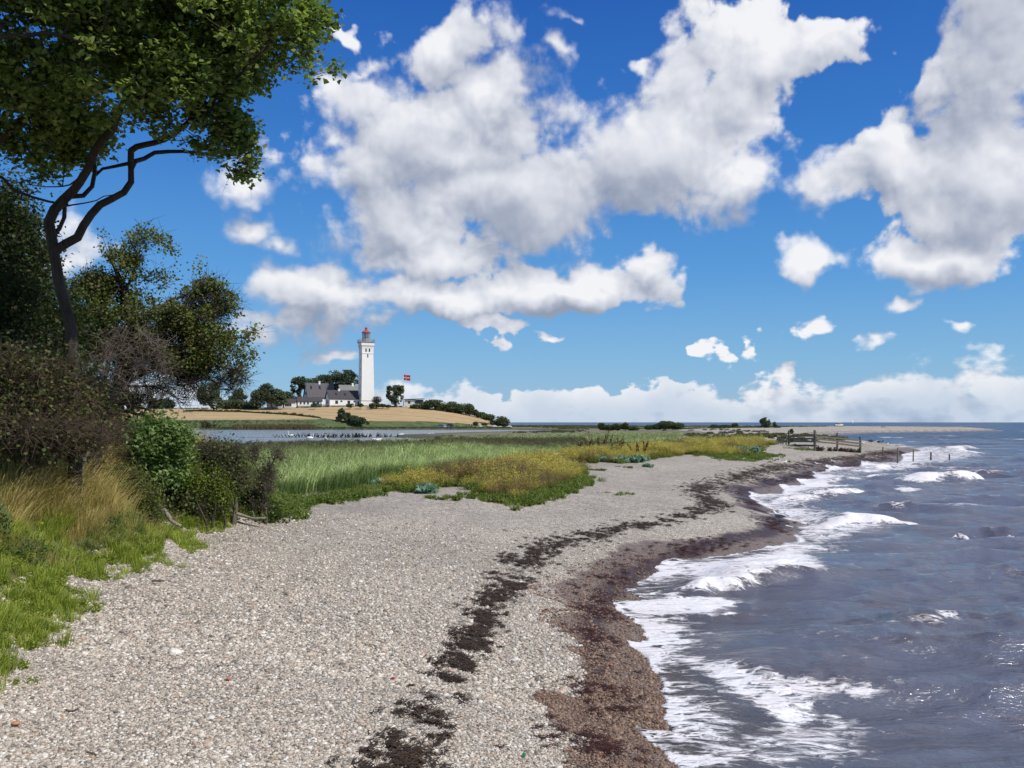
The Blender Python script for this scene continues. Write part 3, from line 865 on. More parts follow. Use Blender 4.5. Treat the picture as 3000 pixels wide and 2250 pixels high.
def empty(name, loc, label=None, category=None, group=None, rz=0):
    o = bpy.data.objects.new(name, None); o.location = loc; o.rotation_euler = (0, 0, rz); link(o)
    if label: o['label'] = label
    if category: o['category'] = category
    if group: o['group'] = group
    return o

def tree(name, label, cat, base, limbs, attr, leafP, leaf_size, shape, cols, rng, bark=BARK, group=None, step=.3, r_tip=.006, one=False,
         tw=None, sweep=(0, 0, 0), lpitch=(-.9, .9), roll=.9, sides=6, wob=.10, extra_tw=None):
    """thing > trunk, branches, crown"""
    base = Vector(base); root = empty(name, base, label, cat, group); off = np.array(base)
    A, B, ra, rb, big = grow(limbs, attr, rng, step, r_tip, sweep=sweep, wob=wob)
    if one: big[:] = True
    V, q = tubes(A[big], B[big], ra[big], rb[big], sides)
    obj('trunk', mesh_np('trunk', V - off, q, bark, True), root)
    A, B, ra, rb = A[~big], B[~big], ra[~big], rb[~big]
    if tw is not None:
        a2, b2, r2, r3 = twigs(attr if extra_tw is None else extra_tw, rng, *tw)
        A = np.concatenate([A, a2]); B = np.concatenate([B, b2]); ra = np.concatenate([ra, r2]); rb = np.concatenate([rb, r3])
    if len(A):
        V, q = tubes(A, B, ra, rb, 3)
        obj('branches', mesh_np('branches', V - off, q, bark, False), root)
    if len(leafP):
        V, f, c = leaves(leafP, leaf_size, shape, cols, rng, lpitch, roll)
        obj('crown', mesh_np('crown', V - off, f, LEAF, False, cols=c), root)
    return root

def gz1(x, y): return float(ground([x], [y])[0])

# ------------------------------------------------------------------ instancing for what nobody could count
def scatter(name, P, rot, scl, srcs, kind='stuff', **props):
    cl = bpy.data.collections.new(name + "_kinds")
    for i, s_ in enumerate(srcs):
        s_.name = "%s_kind_%02d" % (name, i)
        for c_ in list(s_.users_collection): c_.objects.unlink(s_)
        cl.objects.link(s_)
    me = bpy.data.meshes.new(name); me.vertices.add(len(P)); me.vertices.foreach_set("co", np.asarray(P, np.float32).ravel())
    a = me.attributes.new("rot", 'FLOAT_VECTOR', 'POINT'); a.data.foreach_set("vector", np.asarray(rot, np.float32).ravel())
    a = me.attributes.new("scl", 'FLOAT', 'POINT'); a.data.foreach_set("value", np.asarray(scl, np.float32))
    return me, cl
def scatter_obj(name, P, rot, scl, idx, srcs, **props):
    me, cl = scatter(name, P, rot, scl, srcs)
    a = me.attributes.new("idx", 'INT', 'POINT'); a.data.foreach_set("value", np.asarray(idx, np.int32))
    o = obj(name, me, kind='stuff', **props)
    ng = bpy.data.node_groups.new(name + "_nodes", 'GeometryNodeTree')
    ng.interface.new_socket("Geometry", in_out='INPUT', socket_type='NodeSocketGeometry')
    ng.interface.new_socket("Geometry", in_out='OUTPUT', socket_type='NodeSocketGeometry')
    N = ng.nodes; L = ng.links
    gi = N.new('NodeGroupInput'); go = N.new('NodeGroupOutput')
    ci = N.new('GeometryNodeCollectionInfo'); ci.inputs['Collection'].default_value = cl
    ci.inputs['Separate Children'].default_value = True; ci.inputs['Reset Children'].default_value = True
    ip = N.new('GeometryNodeInstanceOnPoints'); ip.inputs['Pick Instance'].default_value = True
    def na(nm, ty):
        n = N.new('GeometryNodeInputNamedAttribute'); n.data_type = ty; n.inputs[0].default_value = nm
        return n.outputs['Attribute']
    er = N.new('FunctionNodeEulerToRotation')
    L.new(gi.outputs[0], ip.inputs['Points']); L.new(ci.outputs[0], ip.inputs['Instance'])
    L.new(na("idx", 'INT'), ip.inputs['Instance Index']); L.new(na("rot", 'FLOAT_VECTOR'), er.inputs[0]); L.new(er.outputs[0], ip.inputs['Rotation'])
    L.new(na("scl", 'FLOAT'), ip.inputs['Scale']); L.new(ip.outputs[0], go.inputs[0])
    md = o.modifiers.new("scatter", 'NODES'); md.node_group = ng
    return o

def src(name, me):
    return bpy.data.objects.new(name, me)

def tuft(n, h, w, spread, lean, cols, rng, bend=.35, base_r=.08, m=None):
    """a clump of grass blades, three segments each"""
    V = []; Fq = []; C = []
    for i in range(n):
        a = rng.uniform(0, 6.283); b0 = np.array([math.cos(a), math.sin(a), 0]) * rng.uniform(0, base_r)
        hh_ = h * rng.uniform(.5, 1.15); d = np.array([math.cos(a), math.sin(a), 0]) * spread * rng.uniform(.2, 1) + np.array([lean, 0, 0]) * rng.uniform(.4, 1.2)
        sd_ = np.array([-math.sin(a + .6), math.cos(a + .6), 0]) * w * .5
        pts = [b0, b0 + np.array([0, 0, hh_ * .45]) + d * hh_ * .25, b0 + np.array([0, 0, hh_ * .80]) + d * hh_ * .65, b0 + np.array([0, 0, hh_ * (1 - bend * .4)]) + d * hh_ * 1.15]
        k = len(V); c = np.array(cols[rng.integers(len(cols))]) * rng.uniform(.75, 1.25)
        for j, p in enumerate(pts):
            ww_ = (1, .9, .6, .05)[j]
            V += [p - sd_ * ww_, p + sd_ * ww_]; C += [c, c]
        for j in range(3): Fq.append((k + 2 * j, k + 2 * j + 1, k + 2 * j + 3, k + 2 * j + 2))
    return V, Fq, C

def herb(n_stem, h, n_leaf, ls, cols, rng, top=None, topn=0, topsize=.02, base_r=.12, shape='oval', stemcol=(.12, .13, .04), lean=.15, splay=.5):
    """stemmed plant: stems, leaves up the stem, fine seed heads towards the tip"""
    Vs = []; Fs = []; Cs = []; n0 = 0
    A = []; B = []; LP = []; TP = []
    for i in range(n_stem):
        a = rng.uniform(0, 6.283); r = rng.uniform(0, base_r); p = np.array([math.cos(a) * r, math.sin(a) * r, 0])
        d = np.array([math.cos(a) * splay * rng.uniform(.1, 1) + lean, math.sin(a) * splay * rng.uniform(.1, 1), 1.0]); d /= np.linalg.norm(d); L = h * rng.uniform(.6, 1.1)
        A.append(p); B.append(p + d * L)
        for k in range(n_leaf): LP.append(p + d * L * rng.uniform(.05, .75) + rng.normal(0, .03, 3) * h)
        for k in range(topn): TP.append(p + d * L * rng.uniform(.55, 1.08) + rng.normal(0, .055, 3) * h)
    V, q = tubes(np.array(A), np.array(B), np.full(len(A), .004 * max(h, .4)), np.full(len(A), .0015), 3)
    parts = [(V, q, np.tile(stemcol, (len(V), 1)))]
    if LP: parts.append(leaves(np.array(LP), ls, shape, cols, rng, (-.6, 1.0), .8))
    if TP: parts.append(leaves(np.array(TP), topsize, 'oval', top, rng, (-1, 1.2), 1.0))
    return parts

def merge(parts):
    V = []; Fl = []; C = []; n = 0
    for v, f, c in parts:
        v = np.asarray(v, float); V.append(v); Fl.append(np.asarray(f) + n); C.append(np.asarray(c)); n += len(v)
    return np.concatenate(V), Fl, np.concatenate(C)

def plant_mesh(name, parts, m=None):
    V, Fl, C = merge(parts); f3 = [f for f in Fl if f.shape[1] == 3]; f4 = [f for f in Fl if f.shape[1] == 4]
    fs = []
    if f3: fs.append(np.concatenate(f3))
    if f4: fs.append(np.concatenate(f4))
    return mesh_np(name, V, fs, m or LEAFI, False, cols=C)

def pts_in(poly, dens, rng, extra=None):
    P = np.array(poly); x0, y0 = P.min(0); x1, y1 = P.max(0)
    n = int((x1 - x0) * (y1 - y0) * dens); x = rng.uniform(x0, x1, n); y = rng.uniform(y0, y1, n)
    k = inside(x, y, poly)
    if extra is not None: k &= extra(x, y)
    return x[k], y[k]
def inview(x, y, m=1.12):
    return (y > 3) & (np.abs(x) < y * 1500 / F * m + .5)

# ================================================================== the buildings on the rise
PAINT = simple("white_render", (.80, .80, .78), .8, .02, .3)
SLATE = simple("slate_roof", (.075, .071, .078), .85, .22, 2.5, spec=.12)
SLATE2 = simple("pale_slate_roof", (.20, .195, .185), .75, .18, 2.5)
DARKG = simple("dark_green_boards", (.020, .042, .036), .6, .1)
GLASS = simple("window_glass", (.022, .026, .032), .12, .05, 2, spec=.6)
FRAME = simple("window_frame", (.10, .095, .09), .6, .1)
WHITEF = simple("white_frame", (.75, .75, .73), .6, .05)
REDP = simple("red_paint", (.42, .085, .075), .5, .12, 1.5)
STEEL = simple("grey_steel", (.28, .30, .32), .5, .1, 3)
STONE = simple("grey_plinth", (.33, .32, .30), .9, .15, 3)

def bx(bm, x0, x1, y0, y1, z0, z1):
    vs = [bm.verts.new(p) for p in ((x0, y0, z0), (x1, y0, z0), (x1, y1, z0), (x0, y1, z0), (x0, y0, z1), (x1, y0, z1), (x1, y1, z1), (x0, y1, z1))]
    for f in ((3, 2, 1, 0), (4, 5, 6, 7), (0, 1, 5, 4), (1, 2, 6, 5), (2, 3, 7, 6), (3, 0, 4, 7)): bm.faces.new([vs[i] for i in f])
    return vs
def fin(bm, name, m, parent=None, smooth=False, **props):
    bmesh.ops.recalc_face_normals(bm, faces=bm.faces)
    me = bpy.data.meshes.new(name); bm.to_mesh(me); bm.free()
    if isinstance(m, list):
        for k in m: me.materials.append(k)
    elif m: me.materials.append(m)
    if smooth:
        for p in me.polygons: p.use_smooth = True
    return obj(name, me, parent, **props)
def box_obj(name, dims, m, parent=None, **p):
    bm = bmesh.new(); bx(bm, *dims); return fin(bm, name, m, parent, **p)
def frustum(bm, levels, sides=4, square=True, a0=None):
    """levels: (half size or radius, z)"""
    rings = []
    for r, z in levels:
        ring = []
        for i in range(sides):
            a = (a0 if a0 is not None else (math.pi / 4 if square else 0)) + 2 * math.pi * i / sides
            k = r * (math.sqrt(2) if square else 1)
            ring.append(bm.verts.new((math.cos(a) * k, math.sin(a) * k, z)))
        rings.append(ring)
    for a, b_ in zip(rings, rings[1:]):
        for i in range(sides): bm.faces.new((a[i], a[(i + 1) % sides], b_[(i + 1) % sides], b_[i]))
    bm.faces.new(rings[0][::-1]); bm.faces.new(rings[-1])

def lighthouse():
    Y = 400.0; p = atY(1069, 1190, Y + 3.0)
    root = empty('lighthouse', (p.x + .6, Y + 3.0, p.z - .3), "tall square white lighthouse tower with red lantern roof behind the wheat field", "lighthouse", rz=R(24.7))
    hw = lambda z: 3.02 + (2.62 - 3.02) * z / 24.0
    bm = bmesh.new(); frustum(bm, [(3.22, 0), (3.20, 2.6), (hw(2.6), 2.75), (hw(24), 24.1)]); fin(bm, 'tower', PAINT, root)
    bm = bmesh.new(); frustum(bm, [(3.24, 2.55), (3.30, 2.60), (3.30, 2.72), (3.05, 2.85)]); fin(bm, 'plinth_moulding', STONE, root)
    bm = bmesh.new(); frustum(bm, [(2.78, 24.0), (2.80, 24.22), (2.64, 24.25), (2.70, 27.0), (2.95, 27.6), (2.98, 29.05)]); fin(bm, 'head', PAINT, root)
    bm = bmesh.new(); frustum(bm, [(3.02, 27.55), (3.02, 27.68)]); fin(bm, 'string_course', STONE, root)
    # corbel arches under the head: little piers
    for ang in (0, 90, 180, 270):
        bm = bmesh.new(); Rm = Matrix.Rotation(R(ang), 4, 'Z')
        for i in range(9):
            x = -2.5 + i * .625
            vs = bx(bm, x - .13, x + .13, -2.90, -2.62, 26.0, 27.54)
            for v_ in vs:
                if v_.co.z < 26.5 and v_.co.y < -2.8: v_.co.y = -2.71
        bmesh.ops.transform(bm, matrix=Rm, verts=bm.verts); fin(bm, 'corbel_table', PAINT, root)
    bm = bmesh.new(); frustum(bm, [(3.10, 29.0), (3.30, 29.15), (3.30, 29.35)]); fin(bm, 'gallery_floor', STEEL, root)
    bm = bmesh.new()
    for k in range(4):
        Rm = Matrix.Rotation(R(90 * k), 4, 'Z'); b2 = bmesh.new()
        for z in (29.9, 30.45): bx(b2, -3.25, 3.25, -3.28, -3.22, z, z + .07)
        for i in range(14): x = -3.22 + i * .46; bx(b2, x, x + .06, -3.27, -3.215, 29.35, 30.46)
        bmesh.ops.transform(b2, matrix=Rm, verts=b2.verts); t = bpy.data.meshes.new('t'); b2.to_mesh(t); b2.free(); bm.from_mesh(t)
    fin(bm, 'railing', STEEL, root)
    bm = bmesh.new(); frustum(bm, [(1.95, 29.36), (1.95, 31.05), (2.0, 31.1)], 10, False); fin(bm, 'watch_room', STEEL, root)
    g_m, gb = mat("lantern_glass"); gb.put(gb.P['Base Color'], (.30, .36, .42)); gb.P['Roughness'].default_value = .08; gb.P['Alpha'].default_value = .45
    bm = bmesh.new(); frustum(bm, [(1.74, 31.1), (1.74, 33.6)], 10, False); fin(bm, 'lantern_glazing', g_m, root)
    bm = bmesh.new(); frustum(bm, [(.35, 31.1), (.95, 31.5), (1.05, 32.3), (.95, 33.1), (.35, 33.5)], 12, False); fin(bm, 'lens', GLASS, root, True)
    for k in range(10):
        a = 2 * math.pi * k / 10; bm = bmesh.new(); x, y = 1.78 * math.cos(a), 1.78 * math.sin(a)
        bx(bm, x - .06, x + .06, y - .06, y + .06, 31.1, 33.6); fin(bm, 'glazing_bar', STEEL, root)
    bm = bmesh.new(); frustum(bm, [(2.15, 33.58), (2.15, 33.72), (1.6, 34.25), (.70, 34.9)], 10, False); rf = fin(bm, 'lantern_roof', REDP, root)
    bm = bmesh.new(); frustum(bm, [(.60, 34.88), (.60, 35.75), (.72, 35.78), (.72, 35.95), (.2, 36.1)], 10, False); fin(bm, 'ventilator', REDP, rf)
    def win(face, x, z, w=.5, h=1.35, arch=True, dz=0):
        y = -(hw(z) if z < 24.5 else 2.70)
        o = bpy.data.objects.new('window', None)
        bm = bmesh.new(); n = 6
        pts = [(-w / 2, 0), (w / 2, 0)] + ([(w / 2 * math.cos(math.pi * i / n), h - w / 2 + w / 2 * math.sin(math.pi * i / n)) for i in range(n + 1)] if arch else [(w / 2, h), (-w / 2, h)])
        f0 = [bm.verts.new((px_, -.03, pz)) for px_, pz in pts]; f1 = [bm.verts.new((px_, .3, pz)) for px_, pz in pts]
        bm.faces.new(f0)
        for i in range(len(pts)): bm.faces.new((f0[i], f1[i], f1[(i + 1) % len(pts)], f0[(i + 1) % len(pts)]))
        Rm = Matrix.Rotation(R(face), 4, 'Z') @ Matrix.Translation((x, y, z))
        bmesh.ops.transform(bm, matrix=Rm, verts=bm.verts); wo = fin(bm, 'window', GLASS, root)
        bm = bmesh.new(); bx(bm, -w / 2 - .1, w / 2 + .1, -.14, .1, -.14, -.01); bmesh.ops.transform(bm, matrix=Rm, verts=bm.verts); fin(bm, 'sill', STONE, wo)
    win(0, .0, 22.5); win(0, -.78, 25.1, .6, 1.45); win(0, .78, 25.1, .6, 1.45)
    for z in (19.9, 16.1, 12.4, 8.5): win(-90, .15, z, .36, 1.5, False)
    win(-90, -.35, 4.7, .36, 1.4, False); win(-90, .45, 4.7, .36, 1.4, False)
    return root
lighthouse()

def house(name, label, corner, rz, L, W, he, hr, roofm=SLATE, gable_dark=False, wins=(), gwins=(), chims=(), doors=(), over=.35, skylights=(), hip=0, wallm=None):
    """corner = front left ground corner; long wall along +x, gable wall along +y on the left"""
    root = empty(name, corner, label, 'house' if L > 9.5 else 'building', rz=rz)
    bm = bmesh.new()
    prof = [(0, 0), (W, 0), (W, he), (W / 2, hr), (0, he)]
    a = [bm.verts.new((0, y, z)) for y, z in prof]; c = [bm.verts.new((L, y, z)) for y, z in prof]
    bm.faces.new(a); bm.faces.new(c[::-1])
    for i in range(5): bm.faces.new((a[i], c[i], c[(i + 1) % 5], a[(i + 1) % 5]))
    fin(bm, 'wall', wallm or PAINT, root)
    bm = bmesh.new(); bx(bm, -.06, L + .06, -.06, W + .06, -1.0, .28); fin(bm, 'plinth', STONE, root)
    sl = (hr - he) / (W / 2); bm = bmesh.new(); t = .22
    for s in (0, 1):
        y0 = -over; z0 = he - sl * over
        pts = [(y0, z0 + .06), (W / 2, hr + .06), (W / 2, hr + .06 + t), (y0, z0 + .06 + t)]
        if s: pts = [(W - y, z) for y, z in pts]
        v0 = [bm.verts.new((-over - (.003 if s else 0), y, z)) for y, z in pts]; v1 = [bm.verts.new((L + over, y, z)) for y, z in pts]
        bm.faces.new(v0); bm.faces.new(v1[::-1])
        for i in range(4): bm.faces.new((v0[i], v1[i], v1[(i + 1) % 4], v0[(i + 1) % 4]))
    rf = fin(bm, 'roof', roofm, root)
    # barge boards
    for s in (0, 1):
        for xe in ((-over - .08, -over - .01), (L + over + .01, L + over + .08)):
            bm = bmesh.new(); y0 = -over - .05; z0 = he - sl * (over + .05)
            pts = [(y0, z0 - .18), (W / 2, hr - .18), (W / 2, hr + .3), (y0, z0 + .3)]
            if s: pts = [(W - y, z) for y, z in pts]
            v0 = [bm.verts.new((xe[0] + .002 * s, y, z)) for y, z in pts]; v1 = [bm.verts.new((xe[1] + .002 * s, y, z)) for y, z in pts]
            bm.faces.new(v0); bm.faces.new(v1[::-1])
            for i in range(4): bm.faces.new((v0[i], v1[i], v1[(i + 1) % 4], v0[(i + 1) % 4]))
            fin(bm, 'barge_board', DARKG, root)
    for (x, y, w_, h_) in chims:
        zt = hr + h_; bm = bmesh.new(); bx(bm, x - w_ / 2, x + w_ / 2, W / 2 + y - w_ / 2, W / 2 + y + w_ / 2, hr - 1.0, zt); bx(bm, x - w_ / 2 - .08, x + w_ / 2 + .08, W / 2 + y - w_ / 2 - .08, W / 2 + y + w_ / 2 + .08, zt - .28, zt - .12)
        fin(bm, 'chimney', PAINT, rf)
    def window(x, z, w_, h_, gable=False, bars=1):
        Mx = Matrix.Rotation(R(-90), 4, 'Z') if gable else Matrix.Identity(4)
        if gable: Mx = Matrix(((0, 1, 0, 0), (-1, 0, 0, W), (0, 0, 1, 0), (0, 0, 0, 1)))
        # local: x along wall, y into wall
        bm = bmesh.new(); bx(bm, x, x + w_, -.05, .03, z, z + h_); bmesh.ops.transform(bm, matrix=Mx, verts=bm.verts); wn = fin(bm, 'window', GLASS, root)
        bm = bmesh.new(); f = .07
        for d in ((x - f, x, z - f, z + h_ + f), (x + w_, x + w_ + f, z - f, z + h_ + f), (x, x + w_, z - f, z), (x, x + w_, z + h_, z + h_ + f), (x + w_ / 2 - .03, x + w_ / 2 + .03, z, z + h_)):
            bx(bm, d[0], d[1], -.08, .02, d[2], d[3])
        bmesh.ops.transform(bm, matrix=Mx, verts=bm.verts); fin(bm, 'frame', FRAME, wn)
    for w_ in wins: window(*w_)
    for w_ in gwins: window(*w_, gable=True)
    for (x, w_, h_) in doors:
        bm = bmesh.new(); bx(bm, x, x + w_, -.06, .03, .1, h_); fin(bm, 'door', DARKG, root)
    for (x, fr) in skylights:
        yy = W / 2 * (1 - fr); zz = he + sl * yy + .30
        bm = bmesh.new(); vs = bx(bm, x, x + .8, yy - .5, yy + .5, zz - .02, zz + .06)
        for v_ in vs: v_.co.z += (v_.co.y - yy) * sl
        fin(bm, 'skylight', GLASS, rf)
    return root

TH = R(27)
pB = atY(966, 1189, 396)
house('long_house', "long low white house with dark slate roof next to the lighthouse", (pB.x, 396, pB.z), TH, 20.5, 7.2, 3.3, 6.9,
      wins=((2.6, 1.0, 1.1, 1.35), (5.0, 1.8, .7, .6), (8.2, 1.0, 1.1, 1.35), (11.0, 1.8, .6, .6), (14.2, 1.0, 1.3, 1.5), (17.6, 1.0, 1.1, 1.35)),
      gwins=((2.2, 1.0, .8, 1.5), (4.2, 1.0, .8, 1.5)), chims=((5.2, 0, .8, .9),), doors=((12.8, .95, 2.1),), skylights=((3, .5), (7, .55), (12, .5)))
pA = atY(903, 1186, 404)
house('steep_roofed_house', "tall white house with steep grey roof and skylights, left of the long house", (pA.x, 404, pA.z), TH, 12.5, 8.2, 3.6, 9.9, roofm=simple("grey_slate", (.105, .10, .105), .85, .2, 2.5),
      gwins=((2.6, 4.6, .8, 1.6), (4.6, 4.6, .8, 1.6)), chims=((6.2, 0, .8, 1.1),), skylights=((1.6, .35), (5.6, .35)))
pW = atY(893, 1189.5, 397)
house('cottage_wing', "low white cottage with small gable in front of the steep-roofed house", (pW.x - 4.0, 400.5, pW.z), TH * .6, 10.6, 5.0, 2.3, 4.0,
      wins=((1.0, .9, .6, 1.0), (2.6, .9, .6, 1.0), (4.2, .9, .6, 1.0), (6.6, .8, 1.0, 1.1), (8.4, .8, 1.0, 1.1)), gwins=((2.0, .9, .8, 1.1),))
pC = atY(1028, 1184, 418)
house('rear_house', "white house with pale roof and dark green gable standing behind the lighthouse", (pC.x - 4, 416, pC.z - .3), TH, 13.5, 8.0, 4.0, 9.2, roofm=SLATE2, chims=((6.5, 0, .9, 1.2),), gwins=(), wins=((10.5, 1.2, 1.4, 1.8),))
pP = atY(781, 1195, 392)
house('garden_pavilion', "low white pavilion with row of tall windows beneath the leafy trees", (pP.x, 392, pP.z), R(8), 12.3, 5.0, 2.5, 3.9,
      wins=tuple((3.9 + i * .72, .75, .5, 1.25) for i in range(4)) + tuple((8.0 + i * .72, .75, .5, 1.25) for i in range(4)), doors=((7.0, .6, 2.1),))
# flat roofed lookout hut
pH = atY(1185, 1189, 396)
root = empty('lookout_hut', (pH.x, 396, pH.z), "small flat-roofed white hut with open veranda by the flagpole", "hut", rz=R(-6))
box_obj('wall', (0, 4.6, 0, 3.6, -.6, 2.75), PAINT, root)
bm = bmesh.new(); bx(bm, 4.6, 7.9, .05, 3.5, -.6, .85); fin(bm, 'veranda_wall', PAINT, root)
bm = bmesh.new(); vs = bx(bm, -.4, 8.4, -.5, 4.0, 2.77, 3.0)
for v_ in vs: v_.co.z += .03 * v_.co.x
fin(bm, 'roof', simple("bitumen_roof", (.03, .03, .035), .8), root)
for x in (4.75, 6.3, 7.8): box_obj('post', (x - .05, x + .05, .06, .16, .85, 2.95), FRAME, root)
box_obj('pane', (4.8, 7.76, .10, .13, .86, 2.0), GLASS, root)
box_obj('veranda_back', (4.6, 7.9, 3.3, 3.5, .85, 2.76), FRAME, root)
w_ = box_obj('window', (1.6, 2.7, -.04, .03, 1.0, 2.1), GLASS, root); box_obj('frame', (2.1, 2.2, -.07, -.042, 1.0, 2.1), FRAME, w_)
# flag
def flag():
    p = atY(1182, 1189, 398); top = 14.4
    root = empty('flagpole', (p.x, 398, p.z - .2), "white flagpole flying a red flag with white cross, between round tree and hut", "flagpole")
    V, q = tubes(np.array([[0, 0, 0]]), np.array([[0, 0, top]]), np.array([.17]), np.array([.10]), 8); obj('pole', mesh_np('pole', V, q, WHITEF, True), root)
    bm = bmesh.new(); bmesh.ops.create_icosphere(bm, subdivisions=2, radius=.13, matrix=Matrix.Translation((0, 0, top + .1))); fin(bm, 'finial', simple("gilt", (.5, .35, .08), .3), root, True)
    nx, nz = 38, 28; Lf, Hf = 3.15, 2.45; V = []; Fq = []; mi = []
    for i in range(nx + 1):
        for j in range(nz + 1):
            u_, v_ = i / nx, j / nz
            V.append((.07 + u_ * Lf * .94, .32 * math.sin(u_ * 8.5 + v_ * 1.2) * (u_ ** .6) + .05 * math.sin(u_ * 22 + v_ * 5) * u_, top - .25 - v_ * Hf - .28 * u_ ** 1.5 + .10 * math.sin(u_ * 7 + 1) * u_))
    for i in range(nx):
        for j in range(nz):
            k = i * (nz + 1) + j; Fq.append((k, k + 1, k + nz + 2, k + nz + 1))
            mi.append(1 if (12 <= j < 16) or (12 <= i < 16) else 0)
    me = mesh_np('flag', V, np.array(Fq), None, True)
    for nm, c in (("flag_red", (.55, .020, .028)), ("flag_white", (.80, .80, .80))):
        m, b = mat(nm); b.put(b.P['Base Color'], c); b.P['Roughness'].default_value = .8
        tr = b.n.new('ShaderNodeBsdfTranslucent'); tr.inputs[0].default_value = (*c, 1); mx = b.n.new('ShaderNodeMixShader'); mx.inputs[0].default_value = .35
        b.l.new(b.p.outputs[0], mx.inputs[1]); b.l.new(tr.outputs[0], mx.inputs[2]); b.l.new(mx.outputs[0], b.out.inputs[0]); me.materials.append(m)
    me.polygons.foreach_set("material_index", mi)
    obj('flag', me, root)
flag()

# ================================================================== far trees and bushes
DG = [(.105, .135, .090), (.125, .160, .095), (.155, .185, .10), (.09, .118, .088)]
MG = [(.085, .120, .050), (.115, .150, .058), (.070, .100, .045), (.14, .16, .07)]
OG = [(.085, .090, .035), (.11, .115, .042), (.06, .075, .030)]
def far_tree(name, label, cat, blobs, Y, base, n=2600, ls=.55, cols=DG, group=None, trunk_r=.35, dy=.8, seed=0, thresh=.40, nsc=.45, bare=False, twn=0):
    rng = np.random.default_rng(seed + 100)
    bl = [(b_[0], b_[1] + b_[3] * .06, Y, b_[2] * 1.10, b_[3] * 1.12, max(b_[2], b_[3]) / F * Y * dy) for b_ in blobs]; n = int(n * 1.35); ls *= 1.22
    bp = atY(base[0], base[1], Y); gzv = gz1(bp.x, Y)
    bz = min(bp.z, max(gzv, bp.z - 3)) - .1
    top = crown_pts(bl, n, rng, nsc, thresh, seed)
    at_ = top[rng.choice(len(top), min(len(top), 60 if not bare else 220), replace=False)]
    cx_ = np.average([b_[0] for b_ in blobs], weights=[b_[2] * b_[3] for b_ in blobs]); cy_ = np.average([b_[1] for b_ in blobs], weights=[b_[2] * b_[3] for b_ in blobs])
    mid = atY(cx_, cy_, Y)
    lim = [([(bp.x, Y, bz), (bp.x * .6 + mid.x * .4, Y, bz * .6 + mid.z * .4), (mid.x, Y, mid.z)], trunk_r, trunk_r * .35)]
    return tree(name, label, cat, (bp.x, Y, bz), lim, at_, top if not bare else top[:200], ls, 'fat', cols, rng, bark=BARKD, group=group, step=1.0, r_tip=.035 if not bare else .03, sides=6, one=not bare,
                tw=(4, 1.6, .022, (0, 0, .5), .8) if bare else None)

far_tree('broadleaf_tree', "round dark tree alone at the left end of the farm, rooted in the field", 'tree', [(612, 1148, 30, 24), (632, 1176, 20, 20), (600, 1165, 22, 20), (628, 1130, 16, 12)], 384, (628, 1206), 3600, seed=1)
far_tree('broadleaf_tree', "feathery dark tree rising out of the hedge right of the round dark tree", 'tree', [(698, 1155, 15, 12), (690, 1168, 18, 12), (712, 1163, 12, 6), (705, 1146, 6, 9)], 398, (695, 1195), 1500, seed=2, thresh=.48)
far_tree('hedge', "dark rounded hedge below the feathery tree", 'hedge', [(668, 1184, 26, 14), (700, 1186, 30, 14), (725, 1191, 16, 8), (745, 1192, 14, 6)], 394, (695, 1198), 3400, seed=3, trunk_r=.15)
far_tree('broadleaf_tree', "large layered tree overhanging the left end of the white pavilion", 'tree', [(784, 1138, 21, 14), (766, 1156, 28, 16), (806, 1160, 28, 20), (757, 1178, 24, 13), (825, 1172, 16, 12)], 388, (800, 1197), 5200, seed=4)
far_tree('broadleaf_tree', "small round-topped tree between the pavilion and the steep roof", 'tree', [(838, 1160, 16, 14), (845, 1176, 14, 12)], 408, (840, 1192), 1500, seed=5)
far_tree('broadleaf_tree', "open-crowned tree with sky gaps left of the steep grey roof", 'tree', [(879, 1119, 25, 15), (866, 1136, 17, 20), (868, 1165, 14, 17), (893, 1132, 12, 10)], 418, (870, 1193), 3000, seed=6, thresh=.47)
far_tree('broadleaf_tree', "lower tree at the left edge of the wood behind the steep roof", 'tree', [(918, 1127, 22, 18), (920, 1145, 24, 16)], 432, (920, 1185), 2200, seed=7, group="wood behind the houses")
far_tree('broadleaf_tree', "middle tree of the wood, its crown above the chimney", 'tree', [(948, 1116, 25, 18), (950, 1140, 26, 20)], 436, (950, 1185), 2600, seed=8, group="wood behind the houses")
far_tree('broadleaf_tree', "highest tree in the wood behind the houses", 'tree', [(980, 1102, 20, 17), (972, 1122, 24, 20), (984, 1145, 22, 20)], 434, (978, 1185), 3000, seed=9, group="wood behind the houses")
far_tree('broadleaf_tree', "broad tree at the right end of the wood, touching the lighthouse", 'tree', [(1017, 1102, 24, 18), (1036, 1118, 17, 22), (1012, 1128, 26, 22), (1040, 1145, 14, 24)], 430, (1020, 1185), 4200, seed=10, group="wood behind the houses", thresh=.45)
far_tree('broadleaf_tree', "lone round tree with gaps in its crown, left of the flagpole", 'tree', [(1158, 1142, 23, 13), (1143, 1140, 12, 9), (1176, 1141, 9, 11), (1141, 1157, 9, 11), (1160, 1165, 20, 13), (1177, 1167, 7, 7), (1158, 1180, 12, 10)], 394, (1157, 1193), 3600, ls=.45, seed=11, thresh=.47)
far_tree('bare_bush', "thin leafless bush against the foot of the lighthouse", 'bush', [(1104, 1171, 14, 9), (1106, 1178, 9, 8)], 390, (1104, 1190), 600, ls=.22, seed=12, bare=True, trunk_r=.12)
